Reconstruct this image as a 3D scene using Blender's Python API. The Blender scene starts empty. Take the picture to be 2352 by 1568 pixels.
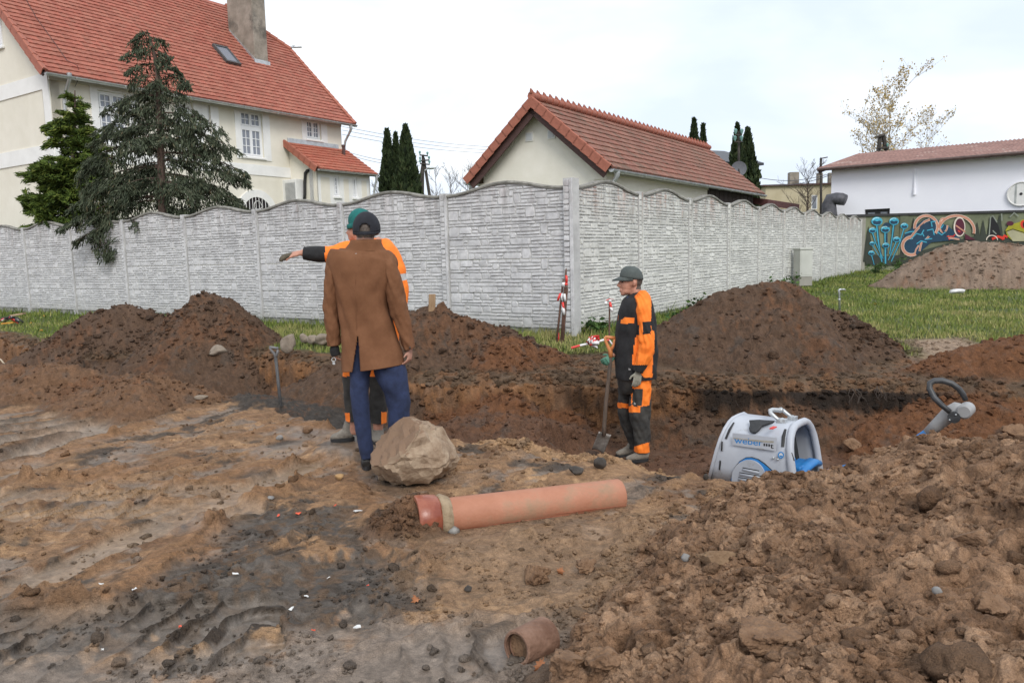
import bpy, bmesh, math, random
import numpy as np
from mathutils import Vector, Matrix

# ------------------------------------------------------------------ camera
SC = bpy.context.scene
F, CX, CY, CAMH = 1765.0, 1176.0, 784.0, 1.55
ROLL, PITCH = math.radians(1.44), math.radians(6.6)
_cr, _sr, _cp, _sp = math.cos(ROLL), math.sin(ROLL), math.cos(PITCH), math.sin(PITCH)
Rv = Vector((1, 0, 0)); Uv = Vector((0, _sp, _cp)); Fv = Vector((0, _cp, -_sp))
CAM = Vector((0, 0, CAMH))
cam = bpy.data.cameras.new('camera'); camo = bpy.data.objects.new('camera', cam)
SC.collection.objects.link(camo); SC.camera = camo
xa = Rv * _cr - Uv * _sr; ya = Rv * _sr + Uv * _cr; za = -Fv
camo.matrix_world = Matrix(((xa.x, ya.x, za.x, 0), (xa.y, ya.y, za.y, 0), (xa.z, ya.z, za.z, CAMH), (0, 0, 0, 1)))
cam.sensor_fit = 'HORIZONTAL'; cam.sensor_width = 36.0; cam.lens = 36.0 * F / 2352.0
cam.clip_start = 0.05; cam.clip_end = 3000

# ------------------------------------------------------------------ world, sun, exposure
SUN_EL, SUN_AZ = math.radians(40), math.radians(165)      # azimuth measured from +Y towards +X
W = bpy.data.worlds.new('World'); SC.world = W; W.use_nodes = True
nt = W.node_tree; nt.nodes.clear()
out = nt.nodes.new('ShaderNodeOutputWorld'); mixs = nt.nodes.new('ShaderNodeMixShader')
b1 = nt.nodes.new('ShaderNodeBackground'); b2 = nt.nodes.new('ShaderNodeBackground')
sky = nt.nodes.new('ShaderNodeTexSky'); sky.sky_type = 'NISHITA'; sky.sun_disc = False
sky.sun_elevation = SUN_EL; sky.sun_rotation = SUN_AZ; sky.air_density = 1.2; sky.dust_density = 3.0
nt.links.new(sky.outputs[0], b1.inputs[0]); b1.inputs[1].default_value = 0.12
tc = nt.nodes.new('ShaderNodeTexCoord'); mp = nt.nodes.new('ShaderNodeMapping')
mp.inputs['Scale'].default_value = (1.0, 1.0, 2.6); mp.inputs['Location'].default_value = (0.35, 0.1, 0.2)
nz = nt.nodes.new('ShaderNodeTexNoise'); nz.inputs['Scale'].default_value = 2.1; nz.inputs['Detail'].default_value = 5; nz.inputs['Roughness'].default_value = 0.5
nz.inputs['Distortion'].default_value = 0.35
cr = nt.nodes.new('ShaderNodeValToRGB')
cr.color_ramp.elements[0].position = 0.36; cr.color_ramp.elements[0].color = (0.66, 0.74, 0.86, 1)
cr.color_ramp.elements[1].position = 0.62; cr.color_ramp.elements[1].color = (0.98, 0.99, 1.0, 1)
e = cr.color_ramp.elements.new(0.5); e.color = (0.80, 0.86, 0.95, 1)
nt.links.new(tc.outputs['Generated'], mp.inputs[0]); nt.links.new(mp.outputs[0], nz.inputs['Vector'])
nt.links.new(nz.outputs['Fac'], cr.inputs[0]); nt.links.new(cr.outputs[0], b2.inputs[0])
b2.inputs[1].default_value = 1.0
mixs.inputs[0].default_value = 0.92
nt.links.new(b1.outputs[0], mixs.inputs[1]); nt.links.new(b2.outputs[0], mixs.inputs[2]); nt.links.new(mixs.outputs[0], out.inputs[0])

sd = bpy.data.lights.new('sun', 'SUN'); sd.energy = 1.5; sd.angle = math.radians(25); sd.color = (1.0, 0.96, 0.90)
so = bpy.data.objects.new('sun', sd); SC.collection.objects.link(so)
_sv = Vector((math.sin(SUN_AZ) * math.cos(SUN_EL), math.cos(SUN_AZ) * math.cos(SUN_EL), math.sin(SUN_EL)))
so.rotation_euler = _sv.to_track_quat('Z', 'Y').to_euler(); so.location = _sv * 50
SC.view_settings.view_transform = 'Standard'; SC.view_settings.look = 'None'
SC.view_settings.exposure = 0.42; SC.view_settings.gamma = 1.0; SC.view_settings.use_curve_mapping = False
SC.render.engine = 'CYCLES'

# ------------------------------------------------------------------ pixel helpers (2352 x 1568 picture)
def ray(px, py):
    a = (px - CX) / F; b = (CY - py) / F
    r = a * _cr + b * _sr; u = -a * _sr + b * _cr
    return Rv * r + Uv * u + Fv
def P(px, py, Y):
    d = ray(px, py); return CAM + d * (Y / d.y)
def G(px, py, z=0.0):
    d = ray(px, py); return CAM + d * ((z - CAMH) / d.z)
def HIT(px, py, p0, n):
    d = ray(px, py); return CAM + d * ((p0 - CAM).dot(n) / d.dot(n))
def PIX(X, Y, Z):
    """numpy: world -> picture"""
    X = np.asarray(X, float); z = np.asarray(Z, float) - CAMH
    f = Y * _cp - z * _sp; u = Y * _sp + z * _cp
    return CX + F * (X * _cr - u * _sr) / f, CY - F * (X * _sr + u * _cr) / f
TH = math.atan2(ray(2357, 550).x, ray(2357, 550).y)
Bd = Vector((math.sin(TH), math.cos(TH), 0)); Ad = Vector((-math.cos(TH), math.sin(TH), 0)); Zd = Vector((0, 0, 1))

# ------------------------------------------------------------------ object helpers
COL = SC.collection
def thing(name, label, cat, loc=(0, 0, 0), group=None):
    o = bpy.data.objects.new(name, None); COL.objects.link(o); o.location = loc; o.empty_display_size = 0.2
    o['label'] = label; o['category'] = cat
    if group: o['group'] = group
    return o
def tag(o, label, cat, group=None):
    o['label'] = label; o['category'] = cat
    if group: o['group'] = group
    return o
def wloc(p):
    v = Vector((0, 0, 0))
    while p is not None:
        v = v + Vector(p.location); p = p.parent
    return v
def np_mesh(name, V, Fc, mats=None, smooth=False, midx=None):
    """V (n,3); Fc: array (m,k) or list of lists"""
    me = bpy.data.meshes.new(name); V = np.asarray(V, dtype=np.float32).reshape(-1, 3)
    me.vertices.add(len(V)); me.vertices.foreach_set('co', V.ravel())
    if isinstance(Fc, np.ndarray):
        k = Fc.shape[1]; m = len(Fc); li = Fc.astype(np.int32).ravel(); ls = (np.arange(m) * k).astype(np.int32)
    else:
        m = len(Fc); cnt = np.array([len(f) for f in Fc], dtype=np.int32)
        ls = np.concatenate(([0], np.cumsum(cnt)[:-1])).astype(np.int32) if m else np.zeros(0, np.int32)
        li = np.array([i for f in Fc for i in f], dtype=np.int32)
    me.loops.add(len(li)); me.loops.foreach_set('vertex_index', li)
    me.polygons.add(m); me.polygons.foreach_set('loop_start', ls)
    if midx is not None: me.polygons.foreach_set('material_index', np.asarray(midx, dtype=np.int32))
    me.update(calc_edges=True)
    if smooth is False: me.polygons.foreach_set('use_smooth', np.zeros(m, dtype=bool))
    else:
        me.polygons.foreach_set('use_smooth', np.ones(m, dtype=bool))
        if smooth is not True: me.set_sharp_from_angle(angle=math.radians(smooth))
    for mm in (mats if isinstance(mats, (list, tuple)) else [mats]):
        if mm: me.materials.append(mm)
    return me
def obj(name, V, Fc, mat=None, parent=None, smooth=False, midx=None, bevel=0.0, origin=True, label=None):
    V = np.asarray(V, dtype=np.float64).reshape(-1, 3)
    if parent is not None: off = wloc(parent)
    elif origin: off = Vector(((V[:, 0].min() + V[:, 0].max()) / 2, (V[:, 1].min() + V[:, 1].max()) / 2, V[:, 2].min()))
    else: off = Vector((0, 0, 0))
    me = np_mesh(name, V - np.array(off), Fc, mat, smooth, midx)
    o = bpy.data.objects.new(name, me); COL.objects.link(o)
    if parent is not None: o.parent = parent
    elif origin: o.location = off
    if bevel:
        b = o.modifiers.new('bevel', 'BEVEL'); b.width = bevel; b.segments = 2; b.limit_method = 'ANGLE'; b.angle_limit = math.radians(35)
    if label: o['label'] = label
    return o
class MB:
    def __init__(s): s.V = []; s.F = []; s.M = []
    def add(s, V, Fc, m=0):
        n = len(s.V); s.V.extend([tuple(v) for v in V]); s.F.extend([[i + n for i in f] for f in Fc]); s.M.extend([m] * len(Fc)); return s
    def box(s, o, u, v, w, m=0):
        o, u, v, w = Vector(o), Vector(u), Vector(v), Vector(w)
        if u.cross(v).dot(w) < 0: u, v = v, u
        c = [o, o + u, o + u + v, o + v, o + w, o + u + w, o + u + v + w, o + v + w]
        return s.add(c, [[3, 2, 1, 0], [4, 5, 6, 7], [0, 1, 5, 4], [1, 2, 6, 5], [2, 3, 7, 6], [3, 0, 4, 7]], m)
    def cbox(s, c, sx, sy, sz, u=Vector((1, 0, 0)), v=Vector((0, 1, 0)), w=Vector((0, 0, 1)), m=0):
        o = Vector(c) - u * sx / 2 - v * sy / 2 - w * sz / 2
        return s.box(o, u * sx, v * sy, w * sz, m)
    def tube(s, pts, rad, n=10, ref=None, caps=True, m=0, closed=False):
        """pts: list of Vector; rad: number or list of r or (ra, rb); rb lies along ref"""
        pts = [Vector(p) for p in pts]; k = len(pts); rings = []
        if not isinstance(rad, (list, tuple)): rad = [rad] * k
        prev = None
        for i, p in enumerate(pts):
            if closed: t = pts[(i + 1) % k] - pts[i - 1]
            else: t = (pts[min(i + 1, k - 1)] - pts[max(i - 1, 0)])
            t.normalize()
            r = rad[i]; ra, rb = (r if isinstance(r, (list, tuple)) else (r, r))
            if ref is not None: e = Vector(ref)
            elif prev is None: e = Vector((0, 0, 1)) if abs(t.z) < 0.9 else Vector((1, 0, 0))
            else: e = prev
            b = (e - t * e.dot(t))
            if b.length < 1e-6: b = t.orthogonal()
            b.normalize(); a = b.cross(t); prev = b
            rings.append([p + a * (ra * math.cos(2 * math.pi * j / n)) + b * (rb * math.sin(2 * math.pi * j / n)) for j in range(n)])
        V = [v for r in rings for v in r]; Fc = []
        for i in range(k if closed else k - 1):
            i2 = (i + 1) % k
            for j in range(n):
                Fc.append([i * n + j, i * n + (j + 1) % n, i2 * n + (j + 1) % n, i2 * n + j])
        if caps and not closed:
            Fc.append(list(range(n))[::-1]); Fc.append([(k - 1) * n + j for j in range(n)])
        return s.add(V, Fc, m)
    def ell(s, c, rx, ry, rz, rot=None, nu=16, nv=10, m=0):
        V = []; Fc = []; c = Vector(c)
        for i in range(nv + 1):
            ph = math.pi * i / nv
            for j in range(nu):
                th = 2 * math.pi * j / nu
                q = Vector((rx * math.sin(ph) * math.cos(th), ry * math.sin(ph) * math.sin(th), rz * math.cos(ph)))
                if rot: q = rot @ q
                V.append(c + q)
        for i in range(nv):
            for j in range(nu):
                Fc.append([i * nu + j, (i + 1) * nu + j, (i + 1) * nu + (j + 1) % nu, i * nu + (j + 1) % nu])
        return s.add(V, Fc, m)
    def prism(s, poly, ext, m=0):
        """poly: list of Vector (planar), extruded by ext"""
        n = len(poly); ext = Vector(ext); V = [Vector(p) for p in poly] + [Vector(p) + ext for p in poly]
        nn = (V[1] - V[0]).cross(V[2] - V[1])
        Fc = [list(range(n))[::-1], list(range(n, 2 * n))] + [[i, (i + 1) % n, n + (i + 1) % n, n + i] for i in range(n)]
        # orientation by area normal
        ar = Vector((0, 0, 0))
        for i in range(n): ar += V[i].cross(V[(i + 1) % n])
        if ar.dot(ext) < 0: Fc = [f[::-1] for f in Fc]
        return s.add(V, Fc, m)
    def out(s, name, mat=None, parent=None, smooth=False, bevel=0.0, label=None):
        return obj(name, s.V, s.F, mat, parent, smooth, s.M if isinstance(mat, (list, tuple)) and len(mat) > 1 else None, bevel, label=label)
def dup(o, parent, loc=None, name=None):
    c = o.copy(); COL.objects.link(c); c.parent = parent
    if loc is not None: c.location = loc
    return c

# ------------------------------------------------------------------ numpy noise
def _h(ix, iy, s):
    n = (ix.astype(np.int64) * 374761393 + iy.astype(np.int64) * 668265263 + s * 1442695041) & 0xFFFFFFFF
    n = ((n ^ (n >> 13)) * 1274126177) & 0xFFFFFFFF
    return (n ^ (n >> 16)) & 0xFFFFFF
def perlin(x, y, s=0):
    x = np.asarray(x, float); y = np.asarray(y, float)
    ix = np.floor(x); iy = np.floor(y); fx = x - ix; fy = y - iy; ix = ix.astype(np.int64); iy = iy.astype(np.int64)
    def g(a, b, dx, dy):
        t = _h(a, b, s) * (2 * math.pi / 0xFFFFFF); return np.cos(t) * dx + np.sin(t) * dy
    u = fx * fx * fx * (fx * (fx * 6 - 15) + 10); v = fy * fy * fy * (fy * (fy * 6 - 15) + 10)
    a = g(ix, iy, fx, fy); b = g(ix + 1, iy, fx - 1, fy); c = g(ix, iy + 1, fx, fy - 1); d = g(ix + 1, iy + 1, fx - 1, fy - 1)
    return ((a + (b - a) * u) * (1 - v) + (c + (d - c) * u) * v) * 1.5
def fbm(x, y, s=0, o=4, lac=2.1, g=0.5):
    r = 0; a = 1; t = 0
    for i in range(o):
        r = r + perlin(x, y, s + i * 17) * a; t += a; a *= g; x = np.asarray(x) * lac + 3.1; y = np.asarray(y) * lac - 1.7
    return r / t
def worley(x, y, s=0):
    ix = np.floor(x).astype(np.int64); iy = np.floor(y).astype(np.int64)
    best = np.full(np.shape(x), 9.0); rid = np.zeros(np.shape(x))
    for i in (-1, 0, 1):
        for j in (-1, 0, 1):
            h1 = _h(ix + i, iy + j, s) / 0xFFFFFF; h2 = _h(ix + i, iy + j, s + 91) / 0xFFFFFF
            d = (ix + i + h1 - x) ** 2 + (iy + j + h2 - y) ** 2
            k = d < best; best = np.where(k, d, best); rid = np.where(k, h2, rid)
    return np.sqrt(best), rid
def sstep(a, b, x):
    t = np.clip((x - a) / (b - a), 0, 1); return t * t * (3 - 2 * t)

# ------------------------------------------------------------------ materials
def N(m, t): return m.node_tree.nodes.new(t)
def base_mat(name):
    m = bpy.data.materials.new(name); m.use_nodes = True
    return m, m.node_tree, m.node_tree.nodes['Principled BSDF']
def pmat(name, c1, c2=None, scale=6.0, rough=0.8, bump=0.0, bscale=60.0, metal=0.0, detail=6, lo=0.35, hi=0.65, c3=None, s3=1.5, f3=0.5, spec=0.5, stretch=None, rough2=None, trans=0.0):
    m, t, b = base_mat(name); L = t.links.new
    b.inputs['Roughness'].default_value = rough; b.inputs['Metallic'].default_value = metal; b.inputs['Specular IOR Level'].default_value = spec
    tc = N(m, 'ShaderNodeTexCoord'); vec = tc.outputs['Object']
    if stretch:
        mp = N(m, 'ShaderNodeMapping'); mp.inputs['Scale'].default_value = stretch; L(vec, mp.inputs[0]); vec = mp.outputs[0]
    if c2 is None: c2 = tuple(min(1, c * 1.25) for c in c1); c1 = tuple(c * 0.8 for c in c1)
    nz = N(m, 'ShaderNodeTexNoise'); nz.inputs['Scale'].default_value = scale; nz.inputs['Detail'].default_value = detail; nz.inputs['Roughness'].default_value = 0.65
    L(vec, nz.inputs['Vector'])
    r = N(m, 'ShaderNodeValToRGB'); r.color_ramp.elements[0].position = lo; r.color_ramp.elements[1].position = hi
    r.color_ramp.elements[0].color = (*c1, 1); r.color_ramp.elements[1].color = (*c2, 1); L(nz.outputs['Fac'], r.inputs[0]); col = r.outputs[0]
    if c3 is not None:
        n3 = N(m, 'ShaderNodeTexNoise'); n3.inputs['Scale'].default_value = s3; n3.inputs['Detail'].default_value = 8; n3.inputs['Roughness'].default_value = 0.7; L(vec, n3.inputs['Vector'])
        r3 = N(m, 'ShaderNodeValToRGB'); r3.color_ramp.elements[0].position = f3; r3.color_ramp.elements[1].position = min(1, f3 + 0.16); L(n3.outputs['Fac'], r3.inputs[0])
        mx = N(m, 'ShaderNodeMix'); mx.data_type = 'RGBA'; L(r3.outputs[0], mx.inputs[0]); L(col, mx.inputs[6]); mx.inputs[7].default_value = (*c3, 1); col = mx.outputs[2]
    L(col, b.inputs['Base Color'])
    if rough2 is not None:
        mr = N(m, 'ShaderNodeMapRange'); mr.inputs[3].default_value = rough; mr.inputs[4].default_value = rough2; L(nz.outputs['Fac'], mr.inputs[0]); L(mr.outputs[0], b.inputs['Roughness'])
    if bump:
        nb = N(m, 'ShaderNodeTexNoise'); nb.inputs['Scale'].default_value = bscale; nb.inputs['Detail'].default_value = 6; L(vec, nb.inputs['Vector'])
        bp = N(m, 'ShaderNodeBump'); bp.inputs['Strength'].default_value = bump; bp.inputs['Distance'].default_value = 0.02
        L(nb.outputs['Fac'], bp.inputs['Height']); L(bp.outputs[0], b.inputs['Normal'])
    if trans:
        b.inputs['Subsurface Weight'].default_value = 0.0
    return m
def attr_mat(name, attr, rough=0.9, wet=None, bump=0.5, grain=True):
    m, t, b = base_mat(name); L = t.links.new
    at = N(m, 'ShaderNodeAttribute'); at.attribute_name = attr; tc = N(m, 'ShaderNodeTexCoord')
    n1 = N(m, 'ShaderNodeTexNoise'); n1.inputs['Scale'].default_value = 22; n1.inputs['Detail'].default_value = 9; n1.inputs['Roughness'].default_value = 0.75
    n2 = N(m, 'ShaderNodeTexNoise'); n2.inputs['Scale'].default_value = 260; n2.inputs['Detail'].default_value = 3
    L(tc.outputs['Object'], n1.inputs['Vector']); L(tc.outputs['Object'], n2.inputs['Vector'])
    m1 = N(m, 'ShaderNodeMapRange'); m1.inputs[1].default_value = 0.3; m1.inputs[2].default_value = 0.7; m1.inputs[3].default_value = 0.70; m1.inputs[4].default_value = 1.30
    m2 = N(m, 'ShaderNodeMapRange'); m2.inputs[1].default_value = 0.3; m2.inputs[2].default_value = 0.7; m2.inputs[3].default_value = 0.72; m2.inputs[4].default_value = 1.28
    L(n1.outputs['Fac'], m1.inputs[0]); L(n2.outputs['Fac'], m2.inputs[0])
    mu = N(m, 'ShaderNodeMath'); mu.operation = 'MULTIPLY'; L(m1.outputs[0], mu.inputs[0]); L(m2.outputs[0], mu.inputs[1])
    vm = N(m, 'ShaderNodeVectorMath'); vm.operation = 'SCALE'; L(at.outputs['Color'], vm.inputs[0]); L(mu.outputs[0], vm.inputs['Scale'])
    L(vm.outputs[0], b.inputs['Base Color']); b.inputs['Roughness'].default_value = rough; b.inputs['Specular IOR Level'].default_value = 0.3
    vo = N(m, 'ShaderNodeTexVoronoi'); vo.inputs['Scale'].default_value = 95; L(tc.outputs['Object'], vo.inputs['Vector'])
    vo2 = N(m, 'ShaderNodeTexVoronoi'); vo2.inputs['Scale'].default_value = 42; L(tc.outputs['Object'], vo2.inputs['Vector'])
    va = N(m, 'ShaderNodeMath'); va.operation = 'MULTIPLY_ADD'; L(vo.outputs['Distance'], va.inputs[0]); va.inputs[1].default_value = -.35; L(n1.outputs['Fac'], va.inputs[2])
    vb = N(m, 'ShaderNodeMath'); vb.operation = 'MULTIPLY_ADD'; L(vo2.outputs['Distance'], vb.inputs[0]); vb.inputs[1].default_value = -.55; L(va.outputs[0], vb.inputs[2])
    add = N(m, 'ShaderNodeMath'); add.operation = 'ADD'; L((vb if grain else n1).outputs[0], add.inputs[0])
    sc = N(m, 'ShaderNodeMath'); sc.operation = 'MULTIPLY'; sc.inputs[1].default_value = 0.30; L(n2.outputs['Fac'], sc.inputs[0]); L(sc.outputs[0], add.inputs[1])
    bp = N(m, 'ShaderNodeBump'); bp.inputs['Strength'].default_value = bump; bp.inputs['Distance'].default_value = 0.03; L(add.outputs[0], bp.inputs['Height'])
    if wet:
        aw = N(m, 'ShaderNodeAttribute'); aw.attribute_name = wet
        mr = N(m, 'ShaderNodeMapRange'); mr.inputs[3].default_value = rough; mr.inputs[4].default_value = 0.28; L(aw.outputs['Fac'], mr.inputs[0]); L(mr.outputs[0], b.inputs['Roughness'])
        ms = N(m, 'ShaderNodeMapRange'); ms.inputs[3].default_value = bump; ms.inputs[4].default_value = bump * 0.12; L(aw.outputs['Fac'], ms.inputs[0]); L(ms.outputs[0], bp.inputs['Strength'])
    L(bp.outputs[0], b.inputs['Normal'])
    return m
# ------------------------------------------------------------------ terrain
def XY(px, py, z=0.0):
    g = G(px, py, z); return (g.x, g.y)
FAR = [(-40, 34), (-16, 19.5), XY(0, 772, .2), XY(90, 800, .2), XY(200, 815, .2), XY(450, 803, .2), XY(620, 812, .2), XY(800, 838, .2), XY(1000, 872, .2), XY(1300, 866, .2), XY(1500, 868, .2), XY(1650, 874, .2), XY(2050, 878, .2), XY(2352, 890, .2), (12, 5.2), (40, 3)]
NEAR = [(-40, 32), (-15, 16.6), (-8.0, 10.9), XY(300, 880), XY(450, 908), XY(640, 945), XY(800, 1000), XY(950, 1005), XY(1060, 1012), XY(1250, 1052), XY(1450, 1068), (1.35, 5.05), (2.4, 4.75), (5, 4.0), (12, 2.6), (40, -2)]
PITP = np.array(FAR + NEAR[::-1])
FARP = np.array(FAR + [(60, 3), (60, 600), (-60, 600), (-60, 34)])
def psdf(x, y, poly):
    """signed distance to a polygon, negative inside"""
    d2 = np.full(np.shape(x), 1e9); ins = np.zeros(np.shape(x), bool); n = len(poly)
    for i in range(n):
        ax, ay = poly[i]; bx, by = poly[(i + 1) % n]; ex, ey = bx - ax, by - ay
        t = np.clip(((x - ax) * ex + (y - ay) * ey) / (ex * ex + ey * ey + 1e-12), 0, 1)
        d2 = np.minimum(d2, (x - ax - ex * t) ** 2 + (y - ay - ey * t) ** 2)
        if ay != by:
            c = ((ay > y) != (by > y)) & (x < ex * (y - ay) / ey + ax); ins ^= c
    d = np.sqrt(d2); return np.where(ins, -d, d)
def pline(x, y, pts):
    """distance to a polyline, parameter-interpolated z"""
    best = np.full(np.shape(x), 1e9); zz = np.zeros(np.shape(x)); al = np.zeros(np.shape(x)); acc = 0
    if len(pts) == 1: pts = pts * 2
    for i in range(len(pts) - 1):
        a, b = pts[i], pts[i + 1]; ex, ey = b[0] - a[0], b[1] - a[1]; L2 = ex * ex + ey * ey + 1e-12
        t = np.clip(((x - a[0]) * ex + (y - a[1]) * ey) / L2, 0, 1)
        d = np.hypot(x - a[0] - ex * t, y - a[1] - ey * t); k = d < best
        best = np.where(k, d, best)
        if len(a) > 2: zz = np.where(k, a[2] + (b[2] - a[2]) * t, zz)
        al = np.where(k, acc + t * math.sqrt(L2), al); acc += math.sqrt(L2)
    return best, zz, al
def PK(px, py, Y):
    p = P(px, py, Y); return (p.x, p.y, p.z)
C_SAND = (.37, .235, .135); C_SAND2 = (.265, .162, .095); C_BROWN = (.165, .094, .055); C_DARK = (.100, .061, .040); C_BLACK = (.062, .054, .048); C_GREY = (.215, .18, .155)
C_WALL = (.21, .105, .048); C_RED = (.15, .068, .032); C_LAYER = (.014, .011, .009); C_PIT = (.125, .066, .040); C_GPILE = (.235, .175, .135); C_GRASS = (.085, .105, .03)
# ridge, slope, rounding, colour
MOUNDS = [
    ([PK(215, 718, 12.6), PK(290, 700, 12.6), PK(325, 710, 12.5)], .68, .08, C_DARK),
    ([PK(470, 672, 12.1), PK(492, 676, 12.0)], .80, .05, C_DARK),
    ([PK(965, 712, 9.9), PK(1015, 700, 9.8), PK(1060, 730, 9.7), PK(1195, 775, 9.4)], .60, .10, C_DARK),
    ([PK(1190, 775, 9.2), PK(1240, 800, 9.2)], .55, .1, C_RED),
    ([PK(1672, 672, 9.6), PK(1760, 652, 9.5), PK(1835, 660, 9.4), PK(1900, 715, 9.4)], .60, .14, C_DARK),
    ([PK(1960, 800, 9.2), PK(2050, 812, 9.2)], .55, .08, C_DARK),
    ([PK(2230, 806, 7.9), PK(2352, 776, 7.9), PK(2480, 745, 8.0), (7.5, 7.9, .8)], .42, .12, C_RED),
    ([PK(2185, 562, 19.5), PK(2245, 553, 19.2), PK(2330, 560, 18.8), PK(2440, 578, 18.5)], .68, .35, C_GPILE),
    ([PK(-60, 850, 9.6), PK(60, 838, 9.2), PK(150, 842, 9.0), PK(235, 870, 8.8)], .50, .10, C_BROWN),
    ([PK(255, 880, 8.3), PK(340, 860, 8.2), PK(395, 880, 8.3)], .46, .10, C_BROWN),
    ([PK(1150, 1016, 6.1), PK(1205, 1030, 5.95)], .45, .08, C_SAND),
    ([PK(1300, 1052, 5.75), PK(1400, 1062, 5.6)], .40, .06, C_SAND),
    ([PK(925, 1166, 4.25), PK(955, 1148, 4.3)], .58, .05, C_BROWN),
    ([PK(560, 912, 8.6), PK(600, 925, 8.0)], .28, .10, C_BLACK),
    ([PK(1130, 955, 7.6), PK(1210, 975, 7.3)], .34, .15, C_PIT),
]
TOE = np.array([(-.25, 1.2), (0.0, 2.2), (.10, 2.72), (.36, 3.15), (.62, 3.72), (.98, 4.30), (1.32, 4.64), (2.0, 4.74), (3.2, 4.62), (6, 4.3), (9, 3.2), (9, -6), (1.0, -6), (.2, -2)])
# polygons of soil patches on the working platform (picture points on z = 0)
def poly(*pts): return np.array([XY(*p) for p in pts])
DARKM = [poly((-400, 1395), (330, 1345), (560, 1255), (700, 1290), (820, 1285), (1010, 1345), (900, 1430), (560, 1470), (300, 1500), (-100, 1545), (-500, 1500)),
         poly((450, 1215), (640, 1165), (840, 1170), (800, 1245), (640, 1250), (520, 1270)),
         poly((1010, 1335), (860, 1275), (780, 1265), (760, 1290), (940, 1345))]
GREYM = [poly((-600, 1600), (250, 1510), (560, 1475), (860, 1435), (1030, 1395), (1250, 1420), (1500, 1420), (1500, 2300), (-600, 2300))]
FILMS = [poly((545, 1030), (690, 1015), (720, 1040), (610, 1060)), poly((630, 985), (780, 990), (760, 1010), (650, 1010)), poly((700, 1000), (880, 1040), (860, 1075), (760, 1060)), poly((340, 1255), (540, 1120), (600, 1110), (480, 1230)), poly((40, 1330), (150, 1285), (130, 1340)),
         poly((200, 1060), (300, 1040), (330, 1060), (240, 1075)), poly((560, 1110), (620, 1090), (640, 1110)), poly((830, 1060), (1000, 1090), (900, 1140), (840, 1120))]
# wheel tracks: start, end, half width, depth, lug pitch
TRACKS = [(XY(-150, 1150), XY(620, 1128), .17, .030, .15, 0), (XY(-150, 1185), XY(560, 1180), .15, .028, .15, 0), (XY(-200, 1470), XY(560, 1415), .20, .035, .155, 1), (XY(-200, 1555), XY(560, 1480), .20, .035, .155, 1), (XY(20, 1362), XY(700, 1075), .15, .03, 0, 2), (XY(880, 1560), XY(1120, 1480), .2, .02, .16, 1)]
RUTS = [(XY(-80, 1072), XY(350, 958), .16, .075), (XY(-80, 1035), XY(300, 960), .15, .065), (XY(-80, 1006), XY(240, 955), .14, .055), (XY(-80, 982), XY(180, 950), .12, .05)]

_q = lambda x, y, Y: P(603 + .4393 * x, 459.4 + .4393 * y, Y)
_a, _b, _c = _q(545, 1405, 5.46), _q(530, 1255, 6.02), P(1263.3 + .3297 * 600, 574.2 + .3297 * 1450, 7.2)
PADS = [(_a.x + .04, _a.y + .05, _a.z, .42), (_b.x - .08, _b.y - .03, _b.z, .42), (_c.x - .05, _c.y, _c.z, .75), (_c.x - .45, _c.y - .05, _c.z - .01, .5), (_c.x - .05, _c.y - .8, _c.z - .05, .7), (-.25, 4.30, -.015, .30), (.1, 4.40, -.015, .32), (.4, 4.52, -.02, .34), (.65, 4.6, -.02, .34), (-.62, 5.0, -.01, .45), (.06, 2.83, -.01, .20), (.0, 2.7, -.01, .15)]
BERMS = [([XY(60, 1385), XY(180, 1392), XY(330, 1345), XY(430, 1275), XY(560, 1170), XY(680, 1118)], .12, .075, 0), ([XY(660, 1130), XY(760, 1110), XY(850, 1150), XY(900, 1200)], .12, .06, 0), ([XY(780, 1275), XY(880, 1262), XY(960, 1300), XY(1010, 1345)], .09, .07, 1), ([XY(470, 1345), XY(560, 1330), XY(700, 1290), XY(800, 1275)], .09, .05, 1), ([XY(380, 1135), XY(500, 1095), XY(640, 1070), XY(770, 1075)], .14, .05, 0), ([XY(-60, 1115), XY(120, 1100), XY(300, 1085), XY(420, 1060)], .13, .05, 0), ([XY(-60, 1085), XY(140, 1050), XY(360, 965), XY(460, 930)], .12, .055, 0), ([XY(520, 1010), XY(660, 980), XY(780, 985)], .12, .04, 0), ([XY(-50, 1560), XY(120, 1520), XY(330, 1490), XY(470, 1440)], .07, .045, 1)]
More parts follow.
